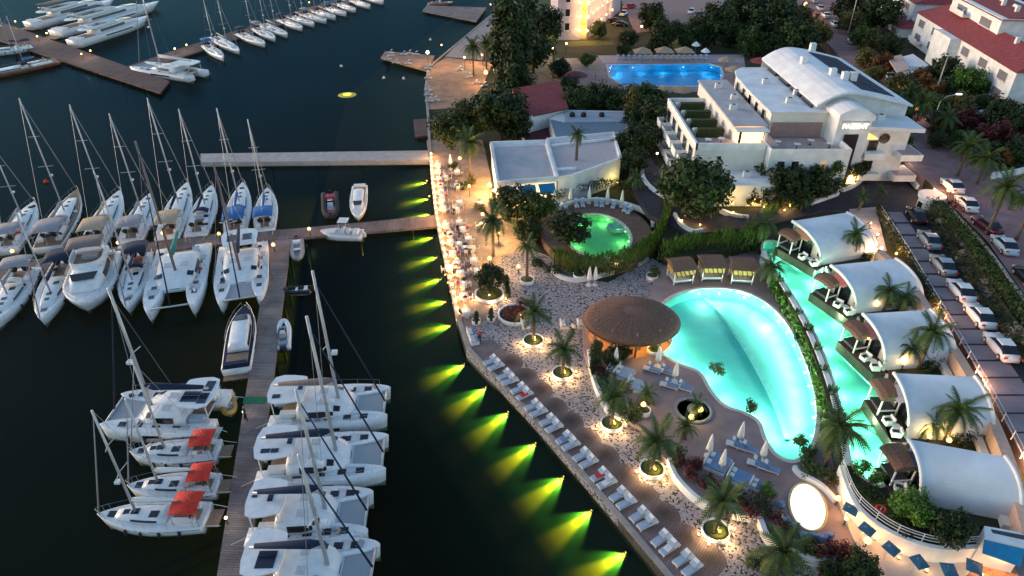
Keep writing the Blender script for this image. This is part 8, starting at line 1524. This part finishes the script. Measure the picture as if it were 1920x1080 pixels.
# scooters beside the gate
for i, (x, y) in enumerate(((1770, 378), (1780, 385), (1790, 392), (1764, 370))):
    r = thing('scooter', '%s dark scooter beside the gatehouse lamps' % nth(i), 'scooter', P(x, y, ZS), 0.6 + 0.1 * i, 'scooters beside the gate')
    for sx in (-0.6, 0.6): w_ = MB().lathe([(0, -0.05), (0.22, -0.05), (0.25, 0), (0.22, 0.05), (0, 0.05)], 10).build('wheel', m_black, r, loc=(sx, 0, 0.25)); w_.rotation_euler = (R(90), 0, 0)
    B('body', (-0.2, 0, 0.55), (0.9, 0.3, 0.35), m_ck if i % 2 else m_cr, r); B('seat', (-0.3, 0, 0.78), (0.7, 0.28, 0.1), m_black, r); T('handlebar', [(0.5, -0.3, 1.0), (0.55, 0, 1.02), (0.5, 0.3, 1.0)], 0.03, m_black, r); T('fork', [(0.62, 0, 0.25), (0.5, 0, 1.0)], 0.04, m_steel, r)
# ---------------- people
m_skin = mat('skin', (0.42, 0.25, 0.18), 0.6); m_hair = mat('dark_hair', (0.02, 0.015, 0.012), 0.7)
SHIRT = [mat('white_shirt', (0.6, 0.6, 0.6), 0.8), mat('red_shirt', (0.4, 0.03, 0.04), 0.8), mat('navy_shirt', (0.02, 0.03, 0.08), 0.8), mat('black_shirt', (0.015, 0.015, 0.018), 0.8)]; m_trs = mat('dark_trousers', (0.025, 0.025, 0.035), 0.85)
def person_mesh(seated):
    if seated:
        V = [(0, 0, 0.50), (0, 0, 0.78), (0.02, 0, 1.02), (0.04, 0, 1.12), (0.06, 0, 1.28), (0.42, -0.11, 0.50), (0.46, -0.11, 0.06), (0.62, -0.11, 0.04), (0.42, 0.11, 0.50), (0.46, 0.11, 0.06), (0.62, 0.11, 0.04), (0.02, -0.20, 0.98), (0.10, -0.26, 0.74), (0.38, -0.20, 0.74), (0.02, 0.20, 0.98), (0.10, 0.26, 0.74), (0.38, 0.20, 0.74)]
        rr = [0.15, 0.14, 0.15, 0.06, 0.105, 0.08, 0.055, 0.05, 0.08, 0.055, 0.05, 0.065, 0.05, 0.04, 0.065, 0.05, 0.04]
    else:
        V = [(0, 0, 0.92), (0, 0, 1.2), (0, 0, 1.42), (0, 0, 1.52), (0.02, 0, 1.66), (0.06, -0.10, 0.5), (0.0, -0.11, 0.07), (0.16, -0.12, 0.04), (-0.05, 0.10, 0.5), (-0.18, 0.11, 0.08), (-0.02, 0.12, 0.04), (0, -0.20, 1.38), (0.05, -0.26, 1.1), (0.18, -0.24, 0.88), (0, 0.20, 1.38), (-0.05, 0.26, 1.1), (0.05, 0.26, 0.86)]
        rr = [0.15, 0.13, 0.15, 0.06, 0.105, 0.075, 0.055, 0.05, 0.075, 0.055, 0.05, 0.065, 0.05, 0.04, 0.065, 0.05, 0.04]
    E = [(0, 1), (1, 2), (2, 3), (3, 4), (0, 5), (5, 6), (6, 7), (0, 8), (8, 9), (9, 10), (2, 11), (11, 12), (12, 13), (2, 14), (14, 15), (15, 16)]
    me = bpy.data.meshes.new('body'); me.from_pydata(V, E, []); o = bpy.data.objects.new('person', me); COL.objects.link(o)
    md = o.modifiers.new('skin', 'SKIN'); 
    for i, s in enumerate(me.skin_vertices[0].data): s.radius = (rr[i], rr[i]); s.use_root = (i == 0)
    o.modifiers.new('sub', 'SUBSURF').levels = 1
    dg = bpy.context.evaluated_depsgraph_get(); ev = bpy.data.meshes.new_from_object(o.evaluated_get(dg)); bpy.data.objects.remove(o)
    hz = V[4][2]
    for m in (m_skin, SHIRT[0], m_trs, m_hair): ev.materials.append(m)
    for p in ev.polygons:
        c = p.center; p.use_smooth = True
        if c.z > hz + 0.02 or (c.z > hz - 0.10 and c.x < V[4][0] - 0.04): p.material_index = 3
        elif c.z > V[3][2] - 0.04: p.material_index = 0
        elif abs(c.y) > 0.17 and c.x > (0.25 if seated else 0.1): p.material_index = 0
        elif c.z > V[0][2] + 0.02 and not (seated and c.x > 0.25): p.material_index = 1
        else: p.material_index = 2
    return ev
PM = [person_mesh(True), person_mesh(False)]; PMV = {}
def person(label, loc, rz, seated, shirt):
    k = (seated, shirt)
    if k not in PMV: me = PM[0 if seated else 1].copy(); me.materials[1] = SHIRT[shirt]; PMV[k] = me
    o = bpy.data.objects.new('person', PMV[k]); COL.objects.link(o); o.location = loc; o.rotation_euler = (0, 0, rz); tag(o, label, 'person', 'diners and strollers'); return o
SN = ['white', 'red', 'navy', 'black']; k = 0
for ti, seats in ((3, (0, 2)), (4, (1, 3)), (6, (0, 2, 3)), (10, (0, 1)), (11, (2,)), (12, (0, 2)), (13, (1, 3)), (15, (0, 2, 3)), (16, (1, 2)), (17, (0,)), (19, (1,)), (23, (0, 2)), (26, (1, 3)), (29, (0,))):
    p, a = tpos[ti]
    for s in seats:
        b = a + s * math.pi / 2; sh = (k * 7 + ti) % 4; person('person in a %s top seated at the %s promenade table, %s diner there' % (SN[sh], nth(ti), ORD[seats.index(s)]), (p.x - math.cos(b) * 0.80, p.y - math.sin(b) * 0.80, ZQ), b, True, sh); k += 1
for x, y, z, sh, a, lab in ((852, 402, ZQ, 0, 1.2, 'person in a white top walking between the promenade tables'), (858, 440, ZQ, 3, -1.0, 'person in black walking past the promenade tables'), (884, 478, ZQ, 0, 2.0, 'waiter in a white top at the inner tables'), (900, 640, ZQ, 1, 0.4, 'person in a red top standing at the quay corner'), (1074, 628, ZQ, 0, 1.0, 'person in a white top standing left of the thatched bar'), (462, 786, 0.65, 2, 0.3, 'person in a navy top standing on the main pier'), (1108, 622, ZT, 3, 0.8, 'person in black at the bar entrance')):
    person(lab, P(x, y, z), a, False, sh)
# blue seats left of the bar and at the quay corner
for i, (x, y, a) in enumerate(((1058, 612, 0.1), (1090, 612, 0.1), (884, 628, 0.3), (889, 642, 0.3), (985, 612, 0.2))):
    daybed(('first blue seat left of the thatched bar', 'second blue seat left of the thatched bar', 'bright blue seat at the quay corner', 'pale blue seat at the quay corner', 'blue seat beside the first palm planter')[i], (x, y), ZQ + 0.005, a, 0.9, 1.1, m_bluefab if i != 3 else m_palefab)
